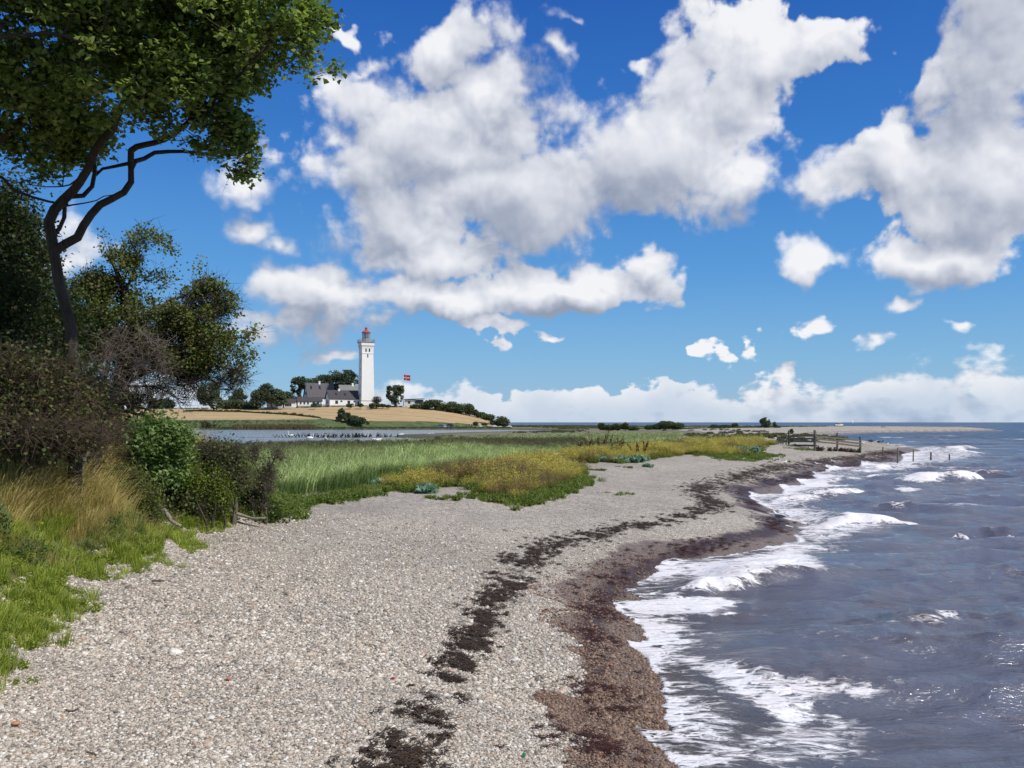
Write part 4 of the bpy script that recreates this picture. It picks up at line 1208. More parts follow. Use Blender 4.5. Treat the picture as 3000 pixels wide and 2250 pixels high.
for i, (x, y, rx, ry, lb) in enumerate([(1026, 1187, 10, 5, "small dark bush against the long house wall, near its right end"), (1056, 1187, 8, 4, "little green bush between porch and lighthouse"),
        (1090, 1188, 8, 6, "dense dark bush at the right foot of the lighthouse"), (1103, 1187, 12, 5, "wide low bush under the leafless bush"), (1121, 1188, 9, 4, "low dark bush between lighthouse and round tree"),
        (1138, 1190, 6, 3, "tiny bush just left of the round tree's trunk"), (923, 1188, 10, 6, "grey-green bush before the cottage wing")]):
    far_tree('garden_bush', lb, 'bush', [(x, y, rx, ry)], 386 if x < 1100 else 388, (x, y + 4), 700, ls=.35, cols=DG + OG[:1], seed=20 + i, trunk_r=.08, thresh=.4, group="bushes along the garden edge")
for i, (x, y, rx, ry, lb) in enumerate([(1217, 1190, 12, 5, "dark bush below the hut window"), (1249, 1186, 16, 8, "mid green shrub at the right corner of the hut"), (1272, 1180, 24, 9, "broad dark shrub right of the hut, highest of the ridge row"),
        (1290, 1191, 14, 8, "paler grey-green shrub in front of the ridge row"), (1323, 1190, 18, 13, "tall rounded shrub in the middle of the ridge row"), (1352, 1194, 20, 12, "dark shrub right of the tall rounded one on the ridge"),
        (1374, 1196, 12, 13, "steep-sided shrub where the ridge begins to fall"), (1391, 1207, 8, 6, "small shrub in the dip of the ridge row"), (1409, 1214, 12, 6, "low olive shrub on the falling ridge"),
        (1431, 1221, 16, 7, "long olive shrub before the last round one"), (1464, 1233, 22, 13, "big rounded olive bush at the tip of the headland")]):
    far_tree('ridge_shrub', lb, 'shrub', [(x, y + ry * .12, rx * 1.22, ry * 1.1), (x, y + ry * .5, rx * 1.1, ry * .6)], 392 if x < 1420 else 372, (x, y + ry * .8), int(500 + rx * ry * 6), ls=.42, cols=(DG + MG) if i != 10 else OG + MG, seed=40 + i, trunk_r=.1, thresh=.38, group="shrubs along the headland ridge")
far_tree('thicket', "dark pointed thicket at the foot of the wheat field above the lagoon", 'thicket', [(1000, 1210, 9, 13), (1018, 1221, 13, 12), (1036, 1229, 17, 11), (1057, 1232, 14, 9), (1075, 1240, 7, 5), (993, 1225, 8, 8)], 350, (1030, 1243), 3600, ls=.42, seed=60, trunk_r=.12, thresh=.4)
far_tree('round_bush', "neat round bush alone on the far lagoon shore", 'bush', [(601, 1242, 10, 9), (611, 1245, 7, 7)], 338, (602, 1252), 1100, ls=.32, seed=61, trunk_r=.1, thresh=.36)
far_tree('round_bush', "tiny bush just right of the round bush on the far lagoon shore", 'bush', [(628, 1247, 5, 4)], 338, (628, 1252), 260, ls=.3, seed=62, trunk_r=.06, thresh=.36)
far_tree('broadleaf_tree', "big dark tree seen through the branches at the far left", 'tree', [(316, 1150, 44, 30), (388, 1168, 26, 22), (350, 1160, 30, 24)], 402, (384, 1203), 5000, seed=63)
far_tree('broadleaf_tree', "low spreading trees seen under the twigs at the far left", 'tree', [(448, 1182, 24, 14), (482, 1184, 30, 14)], 404, (470, 1199), 2600, seed=64)
far_tree('willow_thicket', "long light green willow thicket on the marsh", 'thicket', [(1763, 1249, 10, 9), (1785, 1253, 14, 7), (1807, 1250, 14, 8), (1831, 1248, 11, 9), (1856, 1256, 14, 5)], 248, (1810, 1263), 3600, ls=.30, cols=MG + OG, seed=65, trunk_r=.08, thresh=.36, nsc=.8)
far_tree('thorn_thicket', "long dark thicket with raised middle, right of the willow thicket", 'thicket', [(1902, 1252, 14, 6), (1925, 1250, 16, 7), (1953, 1244, 26, 10), (1984, 1248, 20, 9)], 270, (1950, 1260), 4200, ls=.30, cols=DG + MG[:1], seed=66, trunk_r=.08, thresh=.36, nsc=.8)
far_tree('thorn_thicket', "thin ragged thicket left of the leaning spit tree", 'thicket', [(2092, 1250, 12, 6), (2124, 1250, 18, 5), (2153, 1246, 9, 7)], 330, (2120, 1256), 1500, ls=.30, cols=DG + OG, seed=67, trunk_r=.06, thresh=.42, nsc=.8)
far_tree('wind_bent_tree', "small dark wind-bent tree standing alone on the gravel spit", 'tree', [(2242, 1236, 12, 12), (2250, 1243, 8, 10), (2233, 1233, 7, 6), (2243, 1252, 18, 4)], 300, (2243, 1257), 2600, ls=.28, cols=DG, seed=68, trunk_r=.15, thresh=.38, nsc=.8)
far_tree('wind_bent_bush', "slim leaning bush right of the wind-bent tree", 'bush', [(2269, 1242, 4, 6), (2273, 1248, 5, 4), (2277, 1252, 9, 2.5)], 300, (2275, 1256), 700, ls=.25, cols=DG, seed=69, trunk_r=.08, thresh=.38, nsc=.8)
for i, (x, y, rx, ry, Y, lb) in enumerate([(2024, 1263, 9, 3, 210, "small dark clump on the gravel plain, right of the long thicket"), (2120, 1271, 15, 6, 165, "dark green rounded patch of shrub on the gravel plain"), (2149, 1266, 11, 4, 180, "narrow patch of shrub behind the rounded patch"),
        (2180, 1278, 22, 4, 150, "low shrub mat just behind the golden bank"), (2318, 1264, 3.2, 5, 150, "small round dark bush just right of the first fence post"), (2271, 1279, 3, 4, 110, "tiny dark bush left of the hurdle"), (2440, 1294, 12, 8, 96, "grassy green clump seen through the rails of the fence"),
        (1974, 1261, 4, 3, 230, "dot-like dark bush on pale gravel below the long thicket"), (1946, 1262, 5, 3, 225, "second dot-like dark bush on pale gravel")]):
    far_tree('shingle_bush', lb, 'bush', [(x, y, rx, ry)], Y, (x, y + ry), 500 if Y > 100 else 900, ls=.22 if Y > 120 else .12, cols=(DG + OG) if Y > 100 else MG, seed=80 + i, trunk_r=.03, thresh=.36, nsc=1.2, group="low bushes on the gravel plain")

# small bushes strung along the line between the two fields, reeds on the far shore
rng = np.random.default_rng(3)
def bush_src(name, n, r, cols, ls, flat=.7, seed=0):
    g = np.random.default_rng(seed); d = g.normal(0, 1, (n, 3)); d /= np.linalg.norm(d, axis=1, keepdims=True); P = d * (g.uniform(.2, 1, n) ** .5)[:, None] * r; P[:, 2] = np.abs(P[:, 2]) * flat
    return src(name, plant_mesh(name, [leaves(P, ls, 'fat', cols, g)]))
hb = [bush_src('hedge_bush', 160, .8, DG + OG, .26, .9, 1), bush_src('hedge_bush', 130, .7, OG + [(.16, .13, .06)], .24, 1.1, 2)]
xs = []; ys = []
for pxl in np.concatenate([np.linspace(560, 935, 300), rng.uniform(560, 930, 80)]):
    t = float(hedge_line(pxl)); foot = np.interp(pxl, [900, 1100, 1490], [338, 352, 362]); Yh = foot + t * (396 - foot) + rng.normal(0, .5)
    xs.append((pxl - 1500) / F * Yh); ys.append(Yh)
xs = np.array(xs); ys = np.array(ys)
n_ = len(xs)
scatter_obj('field_hedgerow', np.stack([xs, ys, ground(xs, ys)], 1), np.stack([0 * xs, 0 * xs, rng.uniform(0, 6.28, n_)], 1), rng.uniform(.35, .9, n_) * np.where(rng.random(n_) > .93, 1.7, 1), rng.integers(0, 2, n_), hb,
            label="thin weedy hedgerow running diagonally between the two wheat fields")
# garden-edge weeds along the crest
pxl = rng.uniform(250, 1440, 700); Yc = 397 + rng.normal(0, .8, 700); xs = (pxl - 1500) / F * Yc
wb = [bush_src('crest_weed', 90, .6, OG + [(.15, .12, .06)], .2, .8, 5), bush_src('crest_weed', 90, .6, DG, .2, .9, 6)]
scatter_obj('crest_weeds', np.stack([xs, Yc, ground(xs, Yc)], 1), np.stack([0 * xs, 0 * xs, rng.uniform(0, 6.28, 700)], 1), rng.uniform(.3, 1.0, 700), rng.integers(0, 2, 700), wb, label="rough weeds along the top edge of the wheat field")

def tuft_src(name, *a, **k):
    V, f, c = tuft(*a, **k); return src(name, plant_mesh(name, [(V, np.array(f), np.array(c))]))
g = np.random.default_rng(8)
TANR = [(.20, .16, .10), (.26, .20, .12), (.15, .13, .07)]
GRR = [(.10, .14, .055), (.14, .18, .07), (.075, .11, .045)]
fr = [tuft_src('far_reed', 22, 2.3, .10, .25, .15, TANR, g, base_r=.9), tuft_src('far_reed', 22, 1.5, .10, .3, .15, GRR, g, base_r=.9)]
n_ = 4200; pxl = rng.uniform(250, 1500, n_); Yr = rng.uniform(333.5, 345, n_); k = rng.random(n_)
kind = np.where((pxl > 690) & (pxl < 925) & (Yr < 339), 0, 1)
keep = (kind == 0) | (pxl < 700) & (k < .6) | (pxl >= 700) & (k < .30)
pxl, Yr, kind = pxl[keep], Yr[keep], kind[keep]; xs = (pxl - 1500) / F * Yr; n_ = len(xs)
scatter_obj('far_reed_belt', np.stack([xs, Yr, ground(xs, Yr)], 1), np.stack([0 * xs, 0 * xs, rng.uniform(0, 6.28, n_)], 1), rng.uniform(.5, 1.05, n_) * np.where(kind == 1, .55, 1), kind, fr, label="belt of brown and green reeds along the far lagoon shore")

# ================================================================== reed bed, marsh grass
rng = np.random.default_rng(12)
def reed(n, h, cols, plume, seed, lean=.28, base_r=.35):
    g = np.random.default_rng(seed); V, f, c = tuft(n, h, .024, .34, lean * 1.35, cols, g, base_r=base_r, bend=.9)
    A = []; B = []; LV = []
    for i in range(max(3, n // 4)):
        a = g.uniform(0, 6.28); r = g.uniform(0, base_r); p = np.array([math.cos(a) * r, math.sin(a) * r, 0]); L = h * g.uniform(.85, 1.15)
        A.append(p); B.append(p + np.array([lean * .35 * L, 0, L])); LV.append(B[-1])
    tv, tq = tubes(np.array(A), np.array(B), np.full(len(A), .006), np.full(len(A), .004), 3)
    parts = [(V, np.array(f), np.array(c)), (tv, tq, np.tile((.34, .38, .18), (len(tv), 1)))]
    if plume:
        PP = []
        for b_ in LV:
            for j in range(10): PP.append(b_ + np.array([.03 * j, 0, -.014 * j]) + g.normal(0, .012, 3))
        parts.append(leaves(np.array(PP), .085, 'oval', [(.13, .105, .085), (.18, .145, .115), (.09, .078, .065)], g, (-.6, .3), .6, yaw=(-1.57, .5)))
    return src('reed_clump', plant_mesh('reed_clump', parts))
PALE = [(.58, .70, .33), (.66, .74, .42), (.50, .66, .28), (.72, .75, .50)]
DEEP = [(.22, .30, .12), (.28, .36, .15), (.17, .24, .09)]
reeds = [reed(22, 1.15, PALE, False, 1), reed(22, 1.15, PALE[:3], False, 2), reed(16, 1.2, DEEP, True, 3), reed(18, 1.1, DEEP, True, 4), reed(22, .75, [(.11, .19, .05), (.14, .24, .06), (.09, .15, .04)], False, 5)]
x, y = pts_in(REED, 13, rng, lambda a, c: inview(a, c) & (c < 70))
rs_ = sdist(x, y, REED); ok = rs_ > .15; x, y, rs_ = x[ok], y[ok], rs_[ok]
far_e = np.clip((y - np.interp(x / y, [-.4, -.2, 0, .25], [42, 42, 50, 62])) / 9, -1, 2)
nz = fbm(x * .25, y * .25, octv=3, seed=8) - .5
kk = np.where(far_e + nz * 2.2 > .1, 2, 0) + (rng.random(len(x)) > .5)
kk = np.where((rs_ < 1.0 + nz * 2) & (y < 38), 4, kk)
hs = (.80 + .35 * rng.random(len(x)) + nz * .45) * (.62 + .38 * ss(rs_, 0, 4))
hs *= np.where(x / y > .08, .72, 1) * (1 - .16 * ss(y, 40, 52))
kk = np.where((kk >= 2) & (kk < 4) & (rng.random(len(x)) < .25), 0, kk)
scatter_obj('reed_bed', np.stack([x, y, ground(x, y) - .03], 1), np.stack([0 * x, 0 * x, rng.normal(0, .5, len(x))], 1), hs, kk, reeds,
            label="wide bed of wind-bent green reeds with dark plumes before the lagoon")
# thin pale reeds and grass further over the marsh
x, y = pts_in([(-30, 58), (20, 68), (45, 120), (30, 160), (-5, 130), (-12, 95), (-20, 80)], 3.2, rng, lambda a, c: inview(a, c))
lgd = sdist(x, y, LAGOON); nz = fbm(x * .06, y * .12, octv=3, seed=18)
ok = (lgd < -1) & (nz > .42) & (x < .16 * y + 4); x, y = x[ok], y[ok]
mg = [reed(26, .7, PALE + OG, False, 6, base_r=.6), reed(26, .5, GRR + OG, False, 7, base_r=.6)]
scatter_obj('marsh_grass', np.stack([x, y, ground(x, y)], 1), np.stack([0 * x, 0 * x, rng.normal(0, .6, len(x))], 1), rng.uniform(.5, 1.1, len(x)), rng.integers(0, 2, len(x)), mg,
            label="patchy pale grass on the low marsh beyond the reeds")
x, y = pts_in([(-30, 60), (30, 80), (45, 120), (60, 260), (150, 420), (20, 560), (-20, 560), (0, 330), (12, 240)], .22, rng, lambda a, c: inview(a, c))
nz = fbm(x * .03, y * .03, octv=3, seed=19); ok = (nz > .45) & (sdist(x, y, LAGOON) < -2); x, y = x[ok], y[ok]
scatter_obj('heath_scrub', np.stack([x, y, ground(x, y)], 1), np.stack([0 * x, 0 * x, rng.uniform(0, 6.28, len(x))], 1), rng.uniform(.25, .8, len(x)), rng.integers(0, 2, len(x)),
            [bush_src('scrub', 120, .8, OG + DG, .26, .45, 9), bush_src('scrub', 100, .8, [(.17, .14, .08), (.12, .12, .05)], .24, .4, 10)], label="low scrub dotted over the flat marsh")

# ================================================================== golden herbs on the shingle ridge
GOLD = [(.70, .50, .13), (.58, .47, .13), (.74, .60, .22), (.48, .42, .12), (.40, .42, .10)]
GRN = [(.13, .20, .035), (.17, .25, .045), (.10, .16, .035)]
RUST = [(.30, .17, .09), (.24, .15, .08)]
g = np.random.default_rng(31)
def hsrc(name, *a, **k): return src(name, plant_mesh(name, herb(*a, **k)))
golds = [hsrc('gold', 26, .62, 5, .06, GRN, g, top=GOLD, topn=26, topsize=.040, base_r=.22, splay=.55),
         hsrc('gold', 24, .55, 7, .06, GRN, g, top=GOLD + RUST[:1], topn=22, topsize=.042, base_r=.25, splay=.6),
         hsrc('gold', 22, .42, 13, .075, GRN + [(.22, .27, .05)], g, top=GOLD, topn=5, topsize=.03, base_r=.25, splay=.7),
         hsrc('gold', 26, .65, 2, .05, RUST, g, top=[(.33, .23, .13), (.40, .29, .16), (.25, .17, .10)], topn=22, topsize=.03, base_r=.3, splay=.45)]
G1 = [atg(px, py) for px, py in [(1105, 1418), (1180, 1450), (1270, 1440), (1330, 1425), (1420, 1462), (1530, 1470), (1640, 1432), (1715, 1400), (1720, 1368), (1890, 1350), (2000, 1335), (2055, 1322), (2060, 1306), (1900, 1318), (1700, 1340), (1450, 1380), (1250, 1402), (1135, 1405)]]
G2 = [atg(px, py) for px, py in [(1960, 1322), (2010, 1334), (2090, 1337), (2160, 1336), (2235, 1322), (2275, 1304), (2285, 1296), (2150, 1300), (2030, 1306), (1958, 1312)]]
PX = []; PY = []
for poly, dens in ((G1, 16), (G2, 7)):
    x, y = pts_in(poly, dens, rng); PX.append(x); PY.append(y)
x = np.concatenate(PX); y = np.concatenate(PY)
e = np.maximum(sdist(x, y, G1), sdist(x, y, G2)); nz = fbm(x * .35 + 3, y * .35, octv=3, seed=44)
ok = (e > .05) & ~((nz < .42) & (e < 1.3)); x, y, e, nz = x[ok], y[ok], e[ok], nz[ok]
kk = np.where(e + (nz - .5) * 5 < .75, 2, rng.integers(0, 2, len(x)))
kk = np.where((fbm(x * .8, y * .8, octv=3, seed=48) > .56) & (rng.random(len(x)) < .7), 2, kk)
kk = np.where((fbm(x * .6 + 7, y * .6, octv=3, seed=58) > .60) & (rng.random(len(x)) < .5), 3, kk)
bx_ = np.exp(-(np.hypot(x - at(1665, 1345, .9)[0], (y - at(1665, 1345, .9)[1]) * .6) / 1.6) ** 2)
kk = np.where(bx_ > .4 + .3 * rng.random(len(x)), 3, kk)
sc_ = rng.uniform(.60, 1.25, len(x)) * (.45 + .40 * ss(e, 0, 1.6) + .5 * (fbm(x * .5, y * .5, octv=3, seed=49) - .3))
scatter_obj('golden_herbs', np.stack([x, y, ground(x, y) - .02], 1), np.stack([0 * x, 0 * x, rng.uniform(0, 6.28, len(x))], 1), sc_, kk, golds,
            label="dense ochre yellow seeding herbs with green feet on the shingle ridge")
# bright green fringe where reeds and herbs meet the stones
fr_pts = [atg(px, py) for px, py in [(720, 1520), (800, 1492), (870, 1474), (960, 1466), (1060, 1452), (1110, 1436)]]
fr2 = [atg(px, py) for px, py in [(1410, 1455), (1480, 1465), (1560, 1462), (1640, 1432), (1700, 1398)]]
fr3 = [atg(px, py) for px, py in [(2085, 1338), (2130, 1343), (2170, 1345), (2215, 1338), (2235, 1330)]]
fr4 = [atg(px, py) for px, py in [(2000, 1330), (2040, 1322), (2070, 1318)]]
fx = []; fy = []
for pts, n_, w_ in ((fr_pts, 650, .30), (fr2, 500, .45), (fr3, 300, 1.0), (fr4, 60, .6)):
    Q = resample([(a, c, 0) for a, c in pts], .2); i = rng.integers(0, len(Q), n_)
    fx.append(Q[i, 0] + rng.normal(0, w_, n_) * .6); fy.append(Q[i, 1] + rng.normal(0, w_, n_))
x = np.concatenate(fx); y = np.concatenate(fy); n_ = len(x)
LIME = [(.19, .25, .06), (.25, .29, .08), (.15, .20, .05)]
lows = [hsrc('low_green', 16, .17, 12, .055, LIME, g, base_r=.16, splay=.9), hsrc('low_green', 14, .14, 12, .05, GRN, g, base_r=.16, splay=1.0), None]
lows[2] = tuft_src('low_green', 60, .17, .012, .4, .1, LIME, g, base_r=.16)
scatter_obj('green_fringe', np.stack([x, y, ground(x, y) - .01], 1), np.stack([0 * x, 0 * x, rng.uniform(0, 6.28, n_)], 1), rng.uniform(.6, 1.3, n_), rng.integers(0, 3, n_), lows,
            label="bright green low herbs fringing the reeds and golden herbs")

# separate plants on the stones
def low_plant(name, label, px, py, r, h, kind, n=10, group=None, seed=0, cat='plant'):
    g = np.random.default_rng(seed + 500); x, y = atg(px, py); z = gz1(x, y)
    root = empty(name, (x, y, z - .01), label, cat, group)
    parts = []
    for i in range(n):
        a = g.uniform(0, 6.28); d = r * math.sqrt(g.uniform(0, 1)); ox, oy = math.cos(a) * d * 1.5, math.sin(a) * d * .8
        if kind == 'kale': q = herb(6, h, 7, .16, [(.20, .33, .27), (.26, .40, .33), (.15, .27, .22), (.32, .43, .36)], g, base_r=.08, shape='fat', splay=1.1, stemcol=(.16, .25, .18))
        elif kind == 'lime': q = herb(12, h, 12, .05, LIME, g, base_r=.1, splay=.9)
        else: V_, f_, c_ = tuft(40, h, .012, .5, .1, GRN + LIME, g, base_r=.12); q = [(V_, np.array(f_), np.array(c_))]
        for v, f, c in q: parts.append((np.asarray(v) + np.array([ox, oy, 0]), f, c))
    obj('foliage', plant_mesh('foliage', parts, LEAF), root)
low_plant('sea_kale', "largest blue-green sea kale, spreading below the red dock spikes", 1800, 1352, 1.15, .36, 'kale', 46, seed=1)
low_plant('sea_kale', "blue-green sea kale clump at the right end of the largest one", 1868, 1350, .55, .26, 'kale', 14, seed=2)
low_plant('sea_kale', "blue-green sea kale trailing down the stones below the golden herbs", 1250, 1444, .20, .26, 'kale', 8, seed=3)
low_plant('sea_kale', "small blue-green sea kale beside dead brown stalks at the reed edge", 1100, 1426, .14, .26, 'kale', 6, seed=4)
low_plant('sea_kale', "dusty sea kale in the far golden bank near the gate", 2185, 1322, .8, .45, 'kale', 16, seed=5)
low_plant('green_plant', "long narrow grass patch alone in the middle of the stones", 1795, 1448, .40, .09, 'grass', 9, seed=6)
low_plant('green_plant', "bright lime green cushion in front of the first fence bay", 2346, 1316, .85, .28, 'lime', 24, seed=7)
low_plant('green_plant', "yellowish flat plant touching the lime cushion on its left", 2322, 1308, .6, .12, 'lime', 12, seed=8)
low_plant('green_plant', "small green rosette below the largest sea kale", 1745, 1378, .22, .10, 'lime', 7, seed=9)
low_plant('green_plant', "thin green sprout on stones right of the sea kale", 1898, 1369, .14, .10, 'kale', 4, seed=10)
low_plant('green_plant', "yellow-green mat below the sea kale", 1828, 1369, .3, .05, 'lime', 6, seed=11)
low_plant('green_plant', "soft green mound at the front foot of the far golden bank", 2150, 1334, .8, .30, 'lime', 20, seed=12)
low_plant('green_plant', "flat green patch between the two golden banks", 1985, 1325, .7, .10, 'grass', 12, seed=13)
low_plant('green_plant', "olive plant trailing from the golden herbs onto the stones", 1300, 1462, .32, .12, 'lime', 12, seed=14)

# red dock spikes
SPIKE = simple("dock_seed", (.095, .026, .014), .8, .3, 12)
def dock(px, py, h, label, n, lean):
    g = np.random.default_rng(int(px)); x, y = atg(px, py); z = gz1(x, y); root = empty('dock_plant', (x, y, z), label, 'plant', "red-brown dock spikes")
    A = []; B = []; P = []
    for i in range(n):
        d = np.array([lean + g.normal(0, .22), g.normal(0, .2), 1]); d /= np.linalg.norm(d); L = h * g.uniform(.75, 1.1); p = np.array([g.normal(0, .08), g.normal(0, .08), 0])
        A.append(p); B.append(p + d * L)
        for k in range(90): P.append(p + d * L * g.uniform(.45, 1.02) + g.normal(0, .022, 3))
    V, q = tubes(np.array(A), np.array(B), np.full(n, .009), np.full(n, .004), 4); obj('stem', mesh_np('stem', V, q, SPIKE), root)
    V, f, c = leaves(np.array(P), .045, 'fat', [(1, 1, 1)], g); obj('seed_head', mesh_np('seed_head', V, f, SPIKE), root)
for px, py, h, n, ln, lb in [(1704, 1345, .95, 2, .0, "leftmost slim pair of dark red dock spikes above golden herbs"), (1716, 1346, .95, 4, .1, "bushy short dock spikes right of the slim leftmost pair"), (1732, 1340, 1.15, 3, -.45, "dock spikes leaning left over the golden herbs"),
        (1738, 1338, 1.5, 2, .0, "tallest single-looking dock spike of the group"), (1752, 1340, 1.2, 3, .1, "dock spikes just right of the tallest"), (1762, 1341, 1.0, 2, .0, "slim dock spikes in front of pale dry stalks"), (1776, 1342, 1.45, 3, .05, "tall double dock spikes right of the pale dry stalks"),
        (1808, 1344, 1.1, 5, .12, "fan of dark red dock spikes standing clear of the others"), (1872, 1346, .95, 4, -.5, "dock spikes leaning left above the dark leafy plant"), (1884, 1346, 1.1, 3, .12, "upright dock spikes at the right end of the row")]:
    dock(px, py, h, lb, n, ln)

# ================================================================== the trees and thicket on the bank at the left
def PL(Y, *pts): return [tuple(atY(px, py, Y + (dy[0] if dy else 0))) for px, py, *dy in pts]
MAP = [(.15, .22, .055), (.20, .27, .07), (.12, .175, .045), (.27, .33, .10), (.31, .37, .12)]
HAW = [(.16, .20, .055), (.13, .175, .05), (.20, .22, .065), (.23, .18, .07), (.11, .15, .045), (.15, .19, .05)]
rng = np.random.default_rng(77)
Y1 = 12.0
gzt = gz1((222 - 1500) / F * Y1, Y1)
base1 = ((222 - 1500) / F * Y1, Y1, gzt - .1)
limbs = [([base1] + PL(Y1, (214, 1080), (210, 976), (193, 900), (169, 809), (157, 731)), .092, .068),
         (PL(Y1, (157, 731), (150, 690), (145, 650), (150, 630), (174, 596), (198, 577), (231, 539, -.1), (251, 505, -.2), (271, 462, -.3), (280, 440, -.4), (298, 413, -.5), (323, 393, -.7), (350, 330, -1.0), (380, 250, -1.2), (400, 100, -1.4)), .07, .035),
         (PL(Y1, (160, 735), (178, 722), (227, 698), (246, 659), (289, 601), (338, 577), (381, 553), (386, 510), (383, 477), (413, 470, .2), (447, 448, .3), (520, 442, .4), (597, 448, .5), (650, 460, .5)), .062, .016),
         (PL(Y1, (383, 477), (384, 450), (386, 433, -.1), (428, 423, -.3), (497, 405, -.5), (560, 350, -.7), (640, 280, -.9), (720, 200, -1.0), (800, 120, -1.1)), .042, .018),
         (PL(Y1, (385, 478), (360, 482, .2), (338, 487, .2), (288, 497, .3), (274, 520, .3)), .028, .016),
         (PL(Y1, (157, 690), (178, 665, .2), (188, 640, .3), (188, 601, .2), (200, 577)), .030, .026),
         (PL(Y1, (198, 577), (240, 575, .1), (264, 560, .2), (275, 530, .2), (278, 490, .2), (275, 450, .3), (300, 400, .4)), .034, .02),
         (PL(Y1, (198, 603), (240, 596, -.3), (280, 590, -.4), (292, 577, -.5), (340, 569, -.6), (356, 562, -.7)), .012, .004),
         (PL(Y1, (174, 596), (140, 590, -.2), (99, 577, -.3), (60, 572, -.4), (30, 547, -.5), (0, 512, -.6), (-40, 500, -.7)), .016, .02),
         (PL(Y1, (251, 505), (200, 545, .4), (150, 548, .6), (100, 545, .8), (60, 520, 1.0)), .012, .006),
         (PL(Y1 - .6, (-200, 560), (-60, 460), (0, 415), (60, 350), (130, 320), (220, 290), (340, 240), (470, 200), (620, 130)), .055, .012),
         (PL(Y1 - .6, (-60, 460), (40, 300), (90, 230), (160, 150), (300, 90)), .03, .012),
         (PL(Y1 - 2.4, (-160, 130), (0, 108), (110, 105), (150, 90), (220, 120), (330, 130)), .035, .010),
         (PL(Y1 - .9, (520, 230), (560, 300), (600, 330), (640, 300), (700, 345)), .012, .005)]
blobs = [(850, 70, 11.0, 120, 90, .9), (905, 170, 11.0, 60, 40, .4), (940, 165, 11.0, 60, 32, .35), (980, 200, 11.0, 28, 14, .2), (905, 235, 11.0, 18, 45, .2), (790, 225, 11.0, 60, 26, .4), (770, 275, 11.0, 22, 18, .2), (800, 15, 11.0, 140, 60, .8),
         (640, 90, 11.0, 230, 130, 1.3), (400, 60, 10.8, 330, 150, 1.6), (60, 110, 10.5, 330, 190, 1.6), (330, 250, 10.8, 290, 100, 1.3), (560, 280, 11.2, 170, 80, .9),
         (640, 380, 11.4, 95, 60, .6), (650, 420, 11.5, 90, 48, .5), (700, 350, 11.4, 52, 24, .3), (720, 385, 11.4, 36, 14, .25), (725, 475, 11.5, 42, 16, .25), (680, 500, 11.5, 50, 16, .25), (560, 400, 11.5, 90, 50, .6), (520, 440, 11.6, 60, 22, .4),
         (200, 380, 12.0, 130, 55, .9), (250, 350, 12.4, 90, 60, .8), (100, 440, 12.4, 110, 70, .9), (230, 430, 12.6, 80, 60, .6), (290, 440, 12.4, 28, 40, .3), (60, 350, 11.6, 140, 70, 1.0), (160, 500, 12.6, 50, 34, .3),
         (300, -160, 10.5, 560, 140, 1.8), (760, -90, 11.0, 190, 90, 1.0), (-250, 200, 10.5, 160, 300, 1.6)]
attr = crown_pts(blobs, 2100, rng, 2.0, .515, 5)
cl = attr[rng.integers(0, len(attr), 76000)]
leafP = cl + rng.normal(0, .082, cl.shape) * np.array([1, 1, .75])
leafP = np.concatenate([leafP, crown_pts(blobs[12:15] + blobs[-3:], 4000, rng, 2.3, .50, 5)])
tree('maple_tree', "tall dark maple whose canopy overhangs the beach from the upper left", 'tree', base1, limbs, attr, leafP, .058, 'maple', MAP, rng, bark=BARKD, step=.30, r_tip=.0045, tw=(1, .45, .003), sweep=(.25, 0, -.05), roll=.55, lpitch=(-.9, .4))

# leafy ivy-dark tree at the very left
Y0 = 14.5
b0 = ((20 - 1500) / F * Y0, Y0, gz1((20 - 1500) / F * Y0, Y0) - .1)
blobs = [(40, 620, Y0, 80, 80, .7), (75, 720, Y0, 62, 70, .6), (95, 650, Y0, 30, 40, .4), (60, 860, Y0, 110, 120, .8), (10, 750, Y0, 120, 150, 1.0), (90, 940, Y0, 120, 110, .9), (-80, 700, Y0, 120, 220, 1.0), (20, 1050, Y0, 140, 130, 1), (60, 560, Y0 - .5, 40, 20, .3), (25, 590, Y0, 60, 40, .5), (160, 880, Y0 + .3, 60, 60, .5), (200, 950, Y0 + .8, 60, 70, .5)]
attr = crown_pts(blobs, 420, rng, 1.4, .40, 15)
cl = attr[rng.integers(0, len(attr), 20000)]; leafP = cl + rng.normal(0, .15, cl.shape)
tree('field_maple', "dark twiggy tree at the left edge, below the overhanging canopy", 'tree', b0, [([b0] + PL(Y0, (25, 1100), (40, 900), (60, 760), (70, 640)), .11, .02)], attr, leafP, .060, 'fat', [(.050, .080, .024), (.070, .095, .03), (.035, .055, .02)], rng, bark=BARKD, r_tip=.004, tw=(4, .6, .004, (.3, 0, .3), .9))

